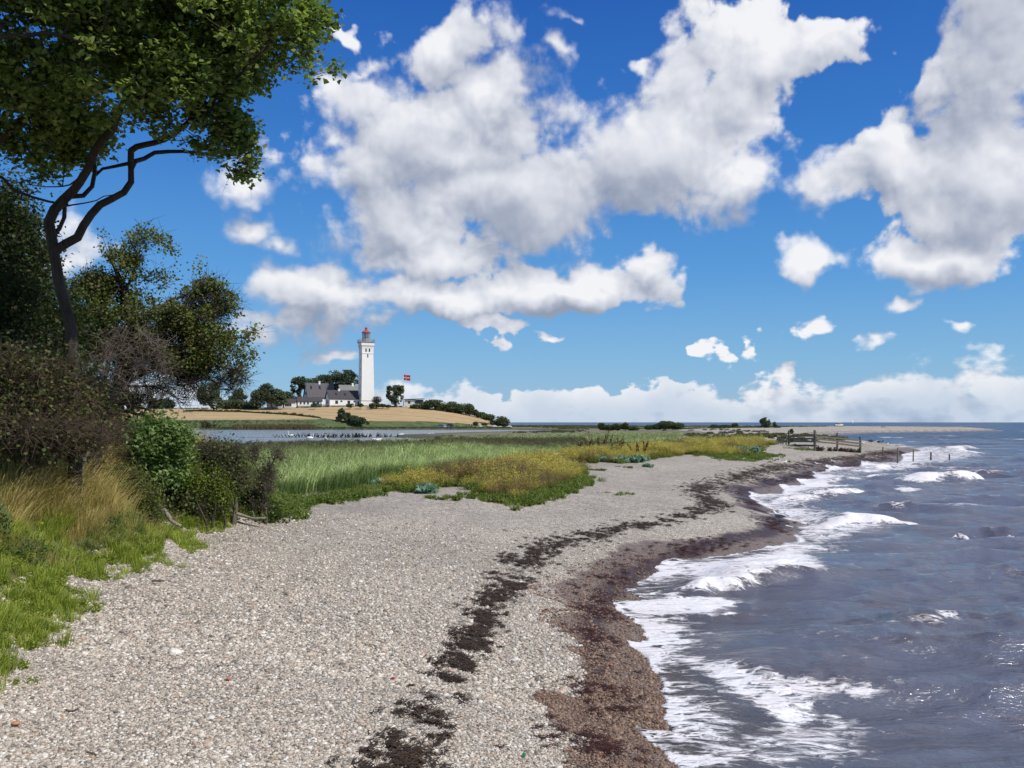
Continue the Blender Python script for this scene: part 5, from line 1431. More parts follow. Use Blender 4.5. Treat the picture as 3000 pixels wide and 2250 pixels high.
# wind-swept hawthorn
Y2 = 17.0
b2 = ((322 - 1500) / F * Y2, Y2, gz1((322 - 1500) / F * Y2, Y2) - .1)
limbs = [([b2] + PL(Y2, (328, 1250), (333, 1214), (347, 1175), (366, 1117), (376, 1079), (386, 982), (376, 910), (357, 838), (340, 789), (318, 745)), .17, .03),
         (PL(Y2, (333, 1225), (285, 1214, -.5), (294, 1151, -.5), (313, 1079, -.4), (328, 1021, -.2), (330, 960)), .06, .03),
         (PL(Y2, (347, 1175), (318, 1170, .3), (338, 1122, .4), (350, 1060, .5), (300, 960, .6), (270, 880, .6)), .05, .025),
         (PL(Y2, (366, 1117), (410, 1100), (482, 1068), (579, 1055), (627, 1072), (690, 1082), (728, 1086)), .055, .006),
         (PL(Y2, (347, 1175), (367, 1185, -.3), (434, 1199, -.6), (463, 1214, -.7), (478, 1215, -.7), (488, 1206, -.7)), .035, .012),
         (PL(Y2, (360, 1130), (386, 1132, -.2), (458, 1132, -.3), (500, 1155, -.3), (531, 1172, -.4), (562, 1168, -.4)), .032, .006),
         (PL(Y2, (376, 1000), (430, 930), (500, 880), (560, 860), (640, 850)), .05, .012),
         (PL(Y2, (380, 1040), (470, 1000), (560, 985), (660, 990), (740, 990)), .05, .010),
         (PL(Y2, (366, 860), (390, 800), (400, 740), (370, 680)), .03, .01)]
lb = [(372, 700, Y2, 34, 44, .3), (420, 725, Y2, 60, 52, .5), (360, 740, Y2, 55, 40, .4), (468, 730, Y2, 34, 44, .4), (450, 790, Y2, 90, 55, .7), (540, 800, Y2, 52, 48, .5), (282, 690, Y2, 20, 18, .2), (300, 725, Y2, 26, 20, .2), (580, 850, Y2, 60, 42, .5), (620, 830, Y2, 26, 24, .2),
      (530, 880, Y2, 110, 60, .8), (560, 930, Y2, 100, 50, .7), (650, 905, Y2, 42, 26, .3), (600, 980, Y2, 90, 36, .6), (690, 985, Y2, 46, 28, .4), (735, 975, Y2, 22, 18, .2), (748, 945, Y2, 6, 22, .08), (735, 1035, Y2, 16, 12, .15), (620, 1040, Y2, 90, 32, .5), (680, 1075, Y2, 36, 18, .3), (540, 1060, Y2, 80, 40, .6), (500, 1000, Y2, 100, 60, .7),
      (215, 790, Y2, 26, 30, .3), (225, 830, Y2, 36, 26, .3), (290, 830, Y2, 52, 34, .5), (330, 850, Y2, 60, 40, .5), (250, 880, Y2, 50, 40, .5), (330, 920, Y2, 90, 55, .7), (270, 960, Y2, 80, 55, .6), (310, 1020, Y2, 70, 50, .5), (400, 900, Y2, 70, 50, .6), (660, 870, Y2, 26, 10, .15)]
tb = [(470, 1090, Y2, 150, 60, .8), (620, 1100, Y2, 110, 30, .5), (680, 1105, Y2, 60, 26, .3), (430, 1030, Y2, 120, 70, .8), (540, 1165, Y2, 60, 22, .3), (440, 1160, Y2, 70, 40, .5), (600, 900, Y2, 80, 40, .4), (620, 1120, Y2, 90, 30, .4)]
a1 = crown_pts([(p[0] + 4, p[1], p[2], p[3] * 1.04, p[4] * 1.0, p[5]) for p in lb], 1000, rng, 1.9, .435, 25); a2 = crown_pts(tb, 420, rng, 1.6, .36, 26)
cl = a1[rng.integers(0, len(a1), 34000)]; leafP = np.concatenate([cl + rng.normal(0, .075, cl.shape), a2[rng.integers(0, len(a2), 900)] + rng.normal(0, .1, (900, 3))])
tree('windswept_hawthorn', "windswept hawthorn with brown-tinged leaves leaning right over the lagoon", 'tree', b2, limbs, np.concatenate([a1, a2]), leafP, .052, 'fat', HAW, rng, bark=BARKD, r_tip=.0042, step=.25,
     tw=(6, .60, .0045, (.5, 0, .05), .7), sweep=(.2, 0, 0), extra_tw=np.concatenate([a2, a1[::4]]))

# leafless grey shrub in front of the hawthorn
Y3 = 15.6
b3 = ((300 - 1500) / F * Y3, Y3, gz1((300 - 1500) / F * Y3, Y3) - .1)
a3 = crown_pts([(400, 1010, Y3, 120, 60, .6), (340, 1060, Y3, 90, 60, .6), (450, 1070, Y3, 80, 50, .5), (300, 1120, Y3, 70, 60, .5), (420, 1130, Y3, 80, 50, .5)], 150, rng, 1.5, .34, 31)
tree('leafless_shrub', "grey leafless shrub with fine interlaced twigs in front of the windswept hawthorn", 'shrub', b3, [([b3] + PL(Y3, (290, 1250), (285, 1180), (330, 1100)), .05, .02), (PL(Y3, (288, 1200), (230, 1120), (260, 1050)), .03, .012)], a3, [], .05, 'fat', HAW, rng,
     bark=TWIG, r_tip=.0038, step=.22, tw=(3, .5, .0034, (.4, 0, .1), .8))

# blackthorn thicket: several shrubs of dark interlaced wood
TWIGB = bark_mat('brown_twig', (.055, .040, .028), (.135, .10, .07))
TH_ = [(.10, .14, .045), (.12, .15, .05), (.13, .125, .05), (.17, .14, .06)]
tk = [(12.4, 20, [(40, 1120, 140, 90), (-60, 1180, 140, 120), (120, 1200, 100, 70)], "dark blackthorn shrub filling the left edge below the canopy", 5200),
      (11.8, 60, [(100, 1080, 110, 60), (180, 1160, 90, 55), (80, 1180, 110, 70)], "tangled blackthorn shrub around the foot of the maple", 7000),
      (13.2, 250, [(210, 1140, 66, 60), (240, 1215, 66, 50), (200, 1240, 80, 50), (285, 1252, 46, 28)], "brown tangled blackthorn between maple trunk and hawthorn stems", 2600),
      (11.5, 20, [(110, 1260, 130, 50), (210, 1280, 100, 40), (20, 1270, 80, 60)], "low blackthorn branches hanging over the grassy bank", 2200),
      (15.8, 390, [(380, 1275, 56, 24), (340, 1322, 90, 48), (440, 1345, 60, 50), (400, 1395, 80, 48)], "brownish twiggy blackthorn left of the light green shrub", 4200)]
for i, (Yt, bxp, bl, lbl, nl) in enumerate(tk):
    bb = ((bxp - 1500) / F * Yt, Yt, gz1((bxp - 1500) / F * Yt, Yt) - .1)
    bl = [(x, y, Yt + (j % 2) * .3, rx, ry, .7) for j, (x, y, rx, ry) in enumerate(bl)]
    aa = crown_pts(bl, 230, rng, 1.3, .30, 40 + i); tp = atY(bl[0][0], bl[0][1], Yt)
    cl = aa[rng.integers(0, len(aa), nl)]
    tree('blackthorn_shrub', lbl, 'shrub', bb, [([bb, (bb[0] * .5 + tp.x * .5 + .1, Yt, bb[2] * .5 + tp.z * .5), (tp.x, Yt, tp.z)], .055, .02)], aa, cl + rng.normal(0, .16, cl.shape), .045, 'fat', TH_, rng,
         bark=TWIGB, group="blackthorn thicket on the bank", r_tip=.004, step=.24, tw=(6, .62, .0048, (.55, 0, -.05), .8))
# dark leafy backdrop added behind the thicket to block light coming through
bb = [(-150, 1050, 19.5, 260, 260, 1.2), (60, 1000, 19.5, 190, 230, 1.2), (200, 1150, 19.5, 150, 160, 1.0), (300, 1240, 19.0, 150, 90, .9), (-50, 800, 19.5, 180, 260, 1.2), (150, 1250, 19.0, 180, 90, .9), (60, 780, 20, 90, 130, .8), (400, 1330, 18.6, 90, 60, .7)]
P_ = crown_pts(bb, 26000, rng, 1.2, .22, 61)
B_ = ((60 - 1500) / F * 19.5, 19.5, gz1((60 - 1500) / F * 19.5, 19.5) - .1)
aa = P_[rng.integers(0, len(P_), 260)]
tree('dark_leaf_backdrop', "dark leafy backdrop added behind the blackthorn at the left edge", 'scrub', B_, [([B_] + PL(19.5, (60, 1100), (80, 950), (60, 800)), .15, .05)], aa, P_, .10, 'fat', [(.030, .045, .018), (.045, .060, .022), (.06, .07, .025)], rng, bark=BARKD, r_tip=.008, step=.5)

# broken pale stump beside a dark trunk
def wood(name, label, cat, Y, pts, rads, m, extra=(), sides=8, kn=0):
    pts3 = PL(Y, *pts); zb = gz1(pts3[0][0], pts3[0][1])
    Q = np.array(pts3); root = empty(name, (Q[0][0], Q[0][1], min(zb, Q[0][2])), label, cat); off = np.array(root.location)
    rs = np.interp(np.linspace(0, 1, 24), np.linspace(0, 1, len(rads)), rads)
    d = np.concatenate([[0], np.cumsum(np.linalg.norm(np.diff(Q, axis=0), axis=1))]); s = np.linspace(0, d[-1], 24)
    C_ = np.stack([np.interp(s, d, Q[:, k]) for k in range(3)], 1)
    g = np.random.default_rng(int(abs(pts[0][0])) + 3); C_[1:-1] += g.normal(0, rads[0] * .10, (22, 3))
    C_[1:-1] = (C_[:-2] + C_[1:-1] * 2 + C_[2:]) / 4
    V = []; T = np.gradient(C_, axis=0); T /= np.linalg.norm(T, axis=1, keepdims=True)
    up = np.array([0, 1, 0.]); 
    for i in range(24):
        u_ = np.cross(T[i], up); u_ /= np.linalg.norm(u_) + 1e-9; w_ = np.cross(T[i], u_)
        for k in range(sides):
            a = 2 * math.pi * k / sides; r_ = rs[i] * (1 + .22 * math.sin(a * 3 + i * .35) + g.normal(0, .06))
            V.append(C_[i] + (u_ * math.cos(a) + w_ * math.sin(a)) * r_)
    Fq = [(i * sides + k, i * sides + (k + 1) % sides, (i + 1) * sides + (k + 1) % sides, (i + 1) * sides + k) for i in range(23) for k in range(sides)]
    obj('trunk' if cat in ('stump', 'tree') else 'limb', mesh_np('limb', np.array(V) - off, np.array(Fq), m, True), root)
    for (p2, ra_, rb_) in extra:
        q2 = resample(PL(Y, *p2), .08); q2[1:-1] += g.normal(0, .012, q2[1:-1].shape)
        n_ = len(q2) - 1; rr_ = np.linspace(ra_, rb_, n_ + 1)
        V2, f2 = tubes(q2[:-1], q2[1:], rr_[:-1], rr_[1:], 6); obj('side_branch', mesh_np('side_branch', V2 - off, f2, m, True), root)
    return root
wood('broken_stump', "pale torn tree stump leaning left under the thicket", 'stump', 13.0, [(232, 1385), (245, 1345), (268, 1318), (262, 1290)], [.07, .06, .045, .02], PALEWOOD, [([(262, 1310), (280, 1290), (330, 1308)], .010, .004), ([(240, 1350), (215, 1335)], .012, .004)])
wood('dead_tree', "short dark trunk right behind the pale torn stump", 'tree', 13.3, [(262, 1400), (275, 1355), (285, 1310), (280, 1270), (270, 1230)], [.10, .095, .085, .07, .05], BARKD)
wood('dead_tree', "left one of two thin dark trunks in the shaded thicket", 'tree', 13.6, [(80, 1385), (82, 1340), (90, 1305), (100, 1260)], [.04, .035, .03, .02], BARKD)
wood('dead_tree', "right one of two thin dark trunks in the shaded thicket", 'tree', 13.6, [(95, 1395), (108, 1350), (118, 1325), (110, 1280)], [.045, .04, .035, .02], BARKD)
wood('bleached_branch', "bleached broken branch pointing right above the bank", 'branch', 14.2, [(285, 1235), (300, 1262), (330, 1272), (355, 1274), (378, 1279)], [.03, .028, .022, .015, .005], PALEWOOD)
wood('fallen_branch', "thick weathered branch arching down to the stones below the broom", 'branch', 14.6, [(405, 1452, .6), (430, 1462, .4), (460, 1480, .2), (488, 1503), (505, 1530), (530, 1541)], [.06, .055, .05, .045, .035, .02], PALEWOOD,
     [([(448, 1475), (452, 1510), (458, 1545), (462, 1562)], .045, .03), ([(500, 1520), (530, 1512), (545, 1500)], .012, .005), ([(470, 1555), (500, 1545), (520, 1542)], .012, .004), ([(430, 1490), (436, 1525), (425, 1545)], .018, .008)])
wood('fallen_branch', "long thin fallen branch lying between the two dark shrubs", 'branch', 16.0, [(668, 1490), (690, 1503), (720, 1513), (745, 1519), (780, 1518)], [.028, .026, .024, .02, .02], PALEWOOD, [([(745, 1520), (742, 1500)], .012, .006), ([(742, 1520), (735, 1548)], .010, .005), ([(690, 1505), (700, 1525), (712, 1515)], .008, .004)])
wood('driftwood_stick', "small driftwood stick on the stones beside the grassy bank", 'driftwood', 10.6, [(445, 1703), (465, 1701), (482, 1702)], [.010, .012, .008], BARK)
for i, (px, py, l_) in enumerate([(272, 2208, "thin brown twig on the stones at the lower left"), (210, 2085, "flat dark driftwood chip among pale stones near left edge")]):
    x, y = atg(px, py); Yq = y
    wood('driftwood_stick', l_, 'driftwood', Yq, [(px - 18, py - 6), (px, py), (px + 18, py + 8 * (1 - 2 * i))], [.006, .008, .005], BARK)

# light green leafy shrub
TWIG2 = bark_mat('shrub_twig', (.07, .058, .045), (.17, .14, .11))
def shrub(name, label, Y, base, blobs, nattr, nleaf, ls, shape, cols, jit, bark=BARK, tw=None, lim=None, th=.34, tr=.03, rt=.004, group=None, pitch=(-.9, .9), cat='shrub', seed=0, yaw=None, sides=6):
    th += .10; nattr = int(nattr * 1.4)
    r_ = np.random.default_rng(seed + 900)
    bx0 = ((base[0] - 1500) / F * Y); bz = gz1(bx0, Y) - .05 if len(base) < 3 else base[2]; b_ = (bx0, Y, bz)
    bl = [(x, y, Y, rx, ry, max(rx, ry) / F * Y * .8) for x, y, rx, ry in blobs]
    aa = crown_pts(bl, nattr, r_, 2.6, th, seed); tp = atY(blobs[0][0], blobs[0][1], Y)
    cl = aa[r_.integers(0, len(aa), nleaf)]
    lims = [([b_, (b_[0] * .5 + tp.x * .5, Y, b_[2] * .5 + tp.z * .5), (tp.x, Y, tp.z)], tr, tr * .4)] if lim is None else [([b_] + PL(Y, *lim[0]), tr, tr * .4)] + [(PL(Y, *q), tr * .5, tr * .2) for q in lim[1:]]
    return tree(name, label, cat, b_, lims, aa, cl + r_.normal(0, jit, cl.shape), ls, shape, cols, r_, bark=bark, r_tip=rt, step=.22, tw=tw, lpitch=pitch, group=group)
shrub('elder_shrub', "fresh light green leafy shrub standing in front of the lagoon water", 15.2, (480, 1450), [(478, 1258, 28, 30), (440, 1262, 36, 28), (520, 1290, 34, 34), (470, 1310, 70, 50), (430, 1330, 60, 50), (490, 1370, 60, 40), (535, 1320, 22, 26), (405, 1285, 30, 22)], 200, 6200, .085, 'oval', [(.17, .26, .08), (.21, .31, .11), (.13, .20, .06), (.26, .35, .15)], .10, seed=1)
shrub('broom_shrub', "bright yellow-green broom below the light green shrub", 15.7, (590, 1500), [(540, 1360, 36, 26), (590, 1395, 50, 28), (630, 1430, 36, 30), (655, 1465, 18, 22), (560, 1410, 50, 30)], 200, 15000, .042, 'oval', [(.20, .27, .035), (.26, .33, .05), (.15, .21, .03)], .09, seed=2, tw=(10, .35, .003, (.2, 0, .4), .8), pitch=(-.2, 1.3))
shrub('broom_shrub', "olive green broom bush at the edge of the stones beside the fallen branch", 13.6, (390, 1530), [(360, 1420, 60, 36), (400, 1460, 40, 40), (425, 1510, 26, 40), (380, 1500, 46, 44), (330, 1470, 50, 50)], 200, 16000, .038, 'oval', [(.14, .18, .035), (.18, .22, .045), (.11, .14, .03)], .10, seed=3, tw=(10, .35, .003, (.1, 0, .4), .8), pitch=(-.2, 1.3))
shrub('dark_shrub', "rounded dark shrub with bare grey lower twigs and a single black trunk", 16.0, (685, 1545), [(625, 1324, 44, 22), (572, 1345, 26, 18), (672, 1348, 34, 30), (700, 1398, 28, 34), (655, 1395, 48, 36), (600, 1370, 32, 24)], 300, 6500, .045, 'fat', [(.13, .17, .055), (.10, .135, .045), (.16, .19, .065)], .12, bark=TWIG2, seed=4, tw=(8, .42, .0034, (.15, 0, .5), .8),
      lim=[[(688, 1500), (692, 1460), (690, 1410)], [(692, 1470), (650, 1420), (600, 1370)], [(692, 1460), (715, 1420), (720, 1390)]], tr=.055)
shrub('dark_shrub', "slender thin-topped shrub, the last one before the open reeds", 16.5, (778, 1535), [(805, 1345, 24, 36), (760, 1330, 34, 26), (740, 1340, 18, 24), (790, 1370, 30, 26), (780, 1420, 30, 40), (762, 1470, 24, 30)], 110, 800, .040, 'fat', [(.13, .16, .055), (.16, .17, .075)], .10, bark=TWIG2, seed=5, tw=(6, .34, .003, (.1, 0, .6), .7),
      lim=[[(778, 1500), (776, 1450), (772, 1395), (792, 1370), (806, 1340)], [(772, 1395), (750, 1370), (735, 1335)], [(776, 1450), (800, 1425), (825, 1420)]], tr=.038)
shrub('low_scrub', "dark low scrub between the broom and the rounded dark shrub", 15.6, (560, 1545), [(530, 1470, 60, 26), (480, 1440, 50, 26), (590, 1500, 44, 20), (500, 1505, 56, 30), (460, 1410, 40, 26)], 200, 5500, .05, 'fat', [(.08, .11, .035), (.11, .14, .045), (.14, .16, .055)], .13, bark=BARKD, seed=6, tw=(9, .4, .0034, (.2, 0, .3), .8))
shrub('low_scrub', "leafy green growth around the foot of the two dark shrubs", 16.8, (740, 1500), [(705, 1490, 40, 14), (748, 1455, 26, 26), (800, 1505, 28, 16), (765, 1498, 30, 14)], 90, 3200, .055, 'fat', [(.08, .12, .03), (.11, .16, .035), (.06, .09, .025)], .12, seed=7)
for k, (lm, lbl) in enumerate([(([(605, 1530), (590, 1500), (575, 1465)],), "thin crooked bare stem, left of three below the rounded shrub"), (([(622, 1520), (632, 1490), (628, 1460)],), "thin crooked bare stem, middle of three below the rounded shrub"), (([(660, 1525), (652, 1500), (640, 1475)],), "thin crooked bare stem, right of three below the rounded shrub")]):
    p0 = lm[0][0]; wood('dead_sapling', lbl, 'sapling', 15.2 + .2 * k, [(p0[0], 1550 - k * 4)] + list(lm[0]), [.022, .018, .014, .008], BARKD)

# grassy bank
g = np.random.default_rng(55)
TAN = [(.50, .38, .16), (.58, .45, .22), (.38, .29, .13)]
OLV = [(.38, .38, .11), (.46, .45, .15), (.29, .31, .085)]
LGR = [(.34, .40, .065), (.42, .46, .09), (.25, .33, .06)]
gs = [tuft_src('bank_grass', 55, .38, .008, .5, .30, OLV + TAN[:1], g, base_r=.18), tuft_src('bank_grass', 48, .46, .007, .45, .34, TAN + OLV[:1], g, base_r=.20), tuft_src('bank_grass', 60, .34, .010, .40, .30, LGR, g, base_r=.16),
      hsrc('bank_grass', 14, .30, 14, .045, OLV + LGR, g, base_r=.16, splay=.9), hsrc('bank_grass', 14, .38, 12, .06, [(.12, .17, .045), (.16, .22, .06), (.09, .13, .04)], g, base_r=.18, splay=.7), hsrc('bank_grass', 18, .18, 14, .035, [(.34, .38, .05), (.40, .42, .07)] + LGR, g, base_r=.16, splay=1.0)]
x, y = pts_in(BANK, 95, rng, lambda a, c: (c > 4.6) & (c < 24) & (a > -.62 * c - 1.5))
bk = sdist(x, y, BANK); keep = (bk < 5.5) | (rng.random(len(x)) < .25); x, y, bk = x[keep], y[keep], bk[keep]
pxs = 1500 + F * x / y; n1 = fbm(x * .8, y * .8, octv=3, seed=71); n2 = fbm(x * .9 + 9, y * .9, octv=3, seed=73); zz = ground(x, y); pys = HZ + F * (H - zz) / y
kk = np.zeros(len(x), int)
kk = np.where((n1 > .50) | (rng.random(len(x)) < .55), 0, 4); kk = np.where(n2 < .42, 3, kk)
tan_zone = np.exp(-(((pxs - 280) / 230) ** 2 + ((pys - 1460) / 130) ** 2)) * 1.15 + np.exp(-(((pxs - 120) / 160) ** 2 + ((pys - 1600) / 80) ** 2)) * .6
kk = np.where((tan_zone + (n1 - .5) * 2.0 > .62), np.where(rng.random(len(x)) < .72, 1, 0), kk)
kk = np.where((bk < .55 + (n2 - .5) * 1.8) & (n1 > .45), 2, kk); kk = np.where((bk < 1.6) & (y < 9.8) & (n2 > .30) & (rng.random(len(x)) < .75), 5, kk)
sc_ = rng.uniform(.75, 1.4, len(x)) * (.33 + .67 * ss(bk, 0, 1.4)) * np.where(kk == 1, 1.2, 1)
scatter_obj('bank_grass', np.stack([x, y, zz - .02], 1), np.stack([rng.normal(0, .12, len(x)), rng.normal(0, .12, len(x)), rng.normal(0, .7, len(x))], 1), sc_, kk, gs, label="rough green and straw-coloured grass and weeds covering the bank")
# spill of bright grass over the stones at the foot
Q = resample([(a, c, 0) for a, c in BANK[4:16]], .1); n_ = 1200; i = rng.integers(0, len(Q), n_); x = Q[i, 0] + rng.normal(0, .16, n_) + .05; y = Q[i, 1] + rng.normal(0, .25, n_)
nn_ = fbm(x * 1.3, y * 1.3, octv=2, seed=5); ok = nn_ > .42; x, y = x[ok], y[ok]; n_ = len(x)
scatter_obj('bank_foot_grass', np.stack([x, y, ground(x, y) - .01], 1), np.stack([0 * x, 0 * x, rng.uniform(0, 6.28, n_)], 1), rng.uniform(.3, .75, n_), rng.integers(0, 2, n_),
            [tuft_src('foot_grass', 60, .26, .010, .55, .25, LGR, g, base_r=.14), hsrc('foot_grass', 16, .15, 14, .04, LGR + [(.2, .26, .03)], g, base_r=.14, splay=1.1)], label="bright green grass spilling from the bank onto the stones")
# yellow and white flowers
def flower(col, r, seed):
    g = np.random.default_rng(seed); P = g.normal(0, r, (26, 3)) * np.array([1, 1, .35]) + np.array([0, 0, .42])
    V, q = tubes(np.array([[0, 0, 0.]]), np.array([[0, 0, .42]]), np.array([.003]), np.array([.002]), 3)
    return src('flower', plant_mesh('flower', [(V, q, np.tile((.1, .15, .03), (len(V), 1))), leaves(P, .016, 'fat', [col], g, (-.4, .4), .4)]))
x, y = pts_in(BANK, 5, rng, lambda a, c: (c > 5.5) & (c < 16) & (a > -.6 * c)); bk = sdist(x, y, BANK); ok = (bk < 3.5) & (bk > .2) & (fbm(x * .6, y * .6, seed=3) > .47); x, y = x[ok], y[ok]; n_ = len(x)
scatter_obj('bank_flowers', np.stack([x, y, ground(x, y)], 1), rng.normal(0, .2, (n_, 3)), rng.uniform(.6, 1.1, n_), rng.integers(0, 3, n_), [flower((.75, .60, .04), .015, 1), flower((.75, .60, .04), .022, 2), flower((.75, .74, .70), .024, 3)], label="scattered yellow and white flowers in the bank grass")

# ================================================================== stones and weed of the beach
rng = np.random.default_rng(101)
def pebble_src(seed, m, flat):
    g = np.random.default_rng(seed); bm = bmesh.new(); bmesh.ops.create_icosphere(bm, subdivisions=2, radius=1)
    k = g.uniform(.65, 1.0); ph = g.uniform(0, 6, 3)
    for v in bm.verts:
        c = v.co; f = 1 + .12 * math.sin(c.x * 2.3 + ph[0]) + .10 * math.sin(c.y * 2.9 + ph[1]); v.co = Vector((c.x * f, c.y * k * f, c.z * flat * (1 + .15 * math.sin(c.x * 3 + ph[2]))))
    me = bpy.data.meshes.new('pebble'); bm.to_mesh(me); bm.free(); me.materials.append(m)
    for p in me.polygons: p.use_smooth = True
    return src('pebble', me)
def pebble_mat(name, wet):
    m, b = mat(name); r = b.oi.outputs['Random']
    pal = [(0, (.13, .115, .105)), (.10, (.26, .23, .205)), (.30, (.40, .355, .31)), (.50, (.52, .47, .415)), (.66, (.46, .37, .30)), (.80, (.62, .58, .53)), (.95, (.72, .69, .66)), (.992, (.45, .27, .18))]
    c = b.ramp(r, pal)
    c = b.mix(1.0, c, (1.0, 1.0, .945), 'MULTIPLY')
    if wet: c = b.mix(1.0, c, (.41, .30, .24), 'MULTIPLY')
    n = b.noise(b.obc, 2.2, 3, .6); c = b.mix(1.0, c, b.v('SCALE', (1, 1, 1), sc=b.mr(n, .3, .7, .8, 1.15)), 'MULTIPLY')
    b.put(b.P['Base Color'], c); b.P['Roughness'].default_value = .28 if wet else .7
    return m
PM, PW = pebble_mat("dry_pebble", False), pebble_mat("wet_pebble", True)
ps = [pebble_src(1, PM, .45), pebble_src(2, PM, .55), pebble_src(3, PM, .62), pebble_src(4, PW, .5), pebble_src(5, PW, .6)]
def beach_pts(n, y0, y1):
    u = rng.uniform(-.64, .60, n); y = 1 / rng.uniform(1 / y1, 1 / y0, n); x = u * y
    return x, y
xs, ys, ss_ = [], [], []
for n_, y0, y1, r0 in ((120000, 4.2, 9.5, .0110), (70000, 8, 19, .0150)):
    x, y = beach_pts(n_, y0, y1)
    xs.append(x); ys.append(y); ss_.append(r0 * np.exp(rng.normal(0, .33, n_)))
x = np.concatenate(xs); y = np.concatenate(ys); s = np.concatenate(ss_)
jd_ = sdist(x, y, LAND_J); bk = sdist(x, y, BANK); ok = (jd_ > -.05) & (bk < .25); x, y, s, jd_ = x[ok], y[ok], s[ok], jd_[ok]
zz = ground(x, y)
wl = jd_ + (fbm(x * 1.6, y * 1.6, octv=3, seed=9) - .5) * 1.2 < np.interp(y, [0, 10, 30], [.75, .95, 1.5])
wkd = seg_dist(x, y, wrack_pts) / np.interp(y, [0, 6, 9, 12, 16, 25], [.30, .30, .16, .20, .28, .30])
kn = np.exp(-wkd ** 2) + (fbm(x * 2.0, y * 3.4, octv=5, seed=44) - .5) * 3.0
kp = ~(kn > .95) | (rng.random(len(x)) < .12)
idx = np.where(wl, 3 + rng.integers(0, 2, len(x)), rng.integers(0, 3, len(x)))
scatter_obj('beach_pebbles', np.stack([x, y, zz + s * .15], 1)[kp], np.stack([rng.normal(0, .22, len(x)), rng.normal(0, .22, len(x)), rng.uniform(0, 6.28, len(x))], 1)[kp], s[kp], idx[kp], ps,
            label="rounded grey, cream and brown beach pebbles")

# black wrack and red weed in drifts
def strand_src(name, n, L, w, cols, seed, hgt=.02):
    g = np.random.default_rng(seed); V = []; Fq = []; C = []
    for i in range(n):
        p = np.append(g.normal(0, L * .35, 2), g.uniform(0, hgt)); a = g.normal(0, .8); k = len(V); c = np.array(cols[g.integers(len(cols))]) * g.uniform(.7, 1.3)
        l_ = L * g.uniform(.4, 1.1)
        for j in range(4):
            d = np.array([math.cos(a), math.sin(a), 0]); nn = np.array([-d[1], d[0], .3]) * w * .5
            V += [p - nn, p + nn]; C += [c, c]; p = p + d * l_ / 3 + np.array([0, 0, g.uniform(-hgt, hgt) * .6]); p[2] = max(p[2], 0.0); a += g.normal(0, .6)
        for j in range(3): Fq.append((k + 2 * j, k + 2 * j + 1, k + 2 * j + 3, k + 2 * j + 2))
    return src(name, plant_mesh(name, [(np.array(V), np.array(Fq), np.array(C))], WEED))
m_, b_ = mat("seaweed"); b_.put(b_.P['Base Color'], b_.attr("tint", 'Color')); b_.P['Roughness'].default_value = .6; WEED = m_
BK = [(.030, .020, .013), (.045, .030, .019), (.070, .045, .027)]; RD = [(.055, .014, .010), (.040, .014, .010), (.075, .020, .013)]
ws = [strand_src('wrack', 20, .09, .010, BK, 1, .02), strand_src('wrack', 12, .15, .010, BK, 2, .015), strand_src('wrack', 18, .08, .009, RD + BK[:1], 3, .010)]
Q = resample([(a, c, 0) for a, c in wrack_pts], .1); dens = np.interp(Q[:, 1], [5, 12, 30, 60], [1, 1, 1.2, 1.0]); n_ = 10000; i = rng.integers(0, len(Q), n_)
wd = np.interp(Q[i, 1], [0, 6, 9, 12, 16, 25, 40, 60], [.17, .17, .11, .15, .22, .24, .42, .5]); x = Q[i, 0] + rng.normal(0, 1, n_) * wd; y = Q[i, 1] + rng.normal(0, 1, n_) * wd * .6
nn_ = fbm(x * 2.6, y * 3.0, octv=4, seed=44); ok = nn_ > .44; x, y = x[ok], y[ok]; kk = rng.integers(0, 2, len(x))
Q2 = resample([(a, c, 0) for a, c in wrack2], .1); n2_ = 5200; i = rng.integers(0, len(Q2), n2_); wd = np.interp(Q2[i, 1], [0, 8, 20, 60], [.16, .22, .35, .6])
x2 = Q2[i, 0] + rng.normal(0, 1, n2_) * wd; y2 = Q2[i, 1] + rng.normal(0, 1, n2_) * wd; ok = (fbm(x2 * 1.2, y2 * 2.0, octv=3, seed=47) > .48) & (sdist(x2, y2, LAND_J) > .15)
x = np.concatenate([x, x2[ok]]); y = np.concatenate([y, y2[ok]]); kk = np.concatenate([kk, np.full(ok.sum(), 2)]); n_ = len(x)
scatter_obj('seaweed_wrack', np.stack([x, y, ground(x, y) + .012], 1), np.stack([0 * x, 0 * x, rng.normal(0, .5, n_)], 1), rng.uniform(.4, 1.0, n_), kk, ws, label="dark seaweed wrack strewn in winding lines along the beach")

# ================================================================== fence
WOOD = bark_mat("grey_fence_wood", (.085, .078, .06), (.20, .185, .145), 6)
WOODD = bark_mat("wet_post_wood", (.03, .025, .022), (.10, .085, .07), 6)
posts = [((2311, 1302), 1261, .085), ((2387, 1321), 1260.5, .10), ((2453, 1322.5), 1268, .08), ((2520, 1327), 1280, .085)]
froot_p = atg(2387, 1321)
fr_ = empty('post_and_rail_fence', (froot_p[0], froot_p[1], gz1(*froot_p)), "grey weathered post and rail fence running across the shingle to the water", 'fence'); foff = np.array(fr_.location)
pp = []
for (b0_, top, r_) in posts:
    x, y = atg(*b0_); z = gz1(x, y); zt = H + (HZ - top) / F * y
    V, q = tubes([[x, y, z - .3]], [[x + .01, y, zt]], np.array([r_]), np.array([r_ * .93]), 10); cap = np.array([list(range(10, 20))])
    bm = bmesh.new(); bmesh.ops.create_cone(bm, cap_ends=True, segments=10, radius1=r_, radius2=r_ * .92, depth=zt - z + .3); bmesh.ops.translate(bm, verts=bm.verts, vec=Vector((x, y, (zt + z - .3) / 2)) - Vector(foff))
    fin(bm, 'post', WOOD, fr_); pp.append((x, y, z, zt, r_))
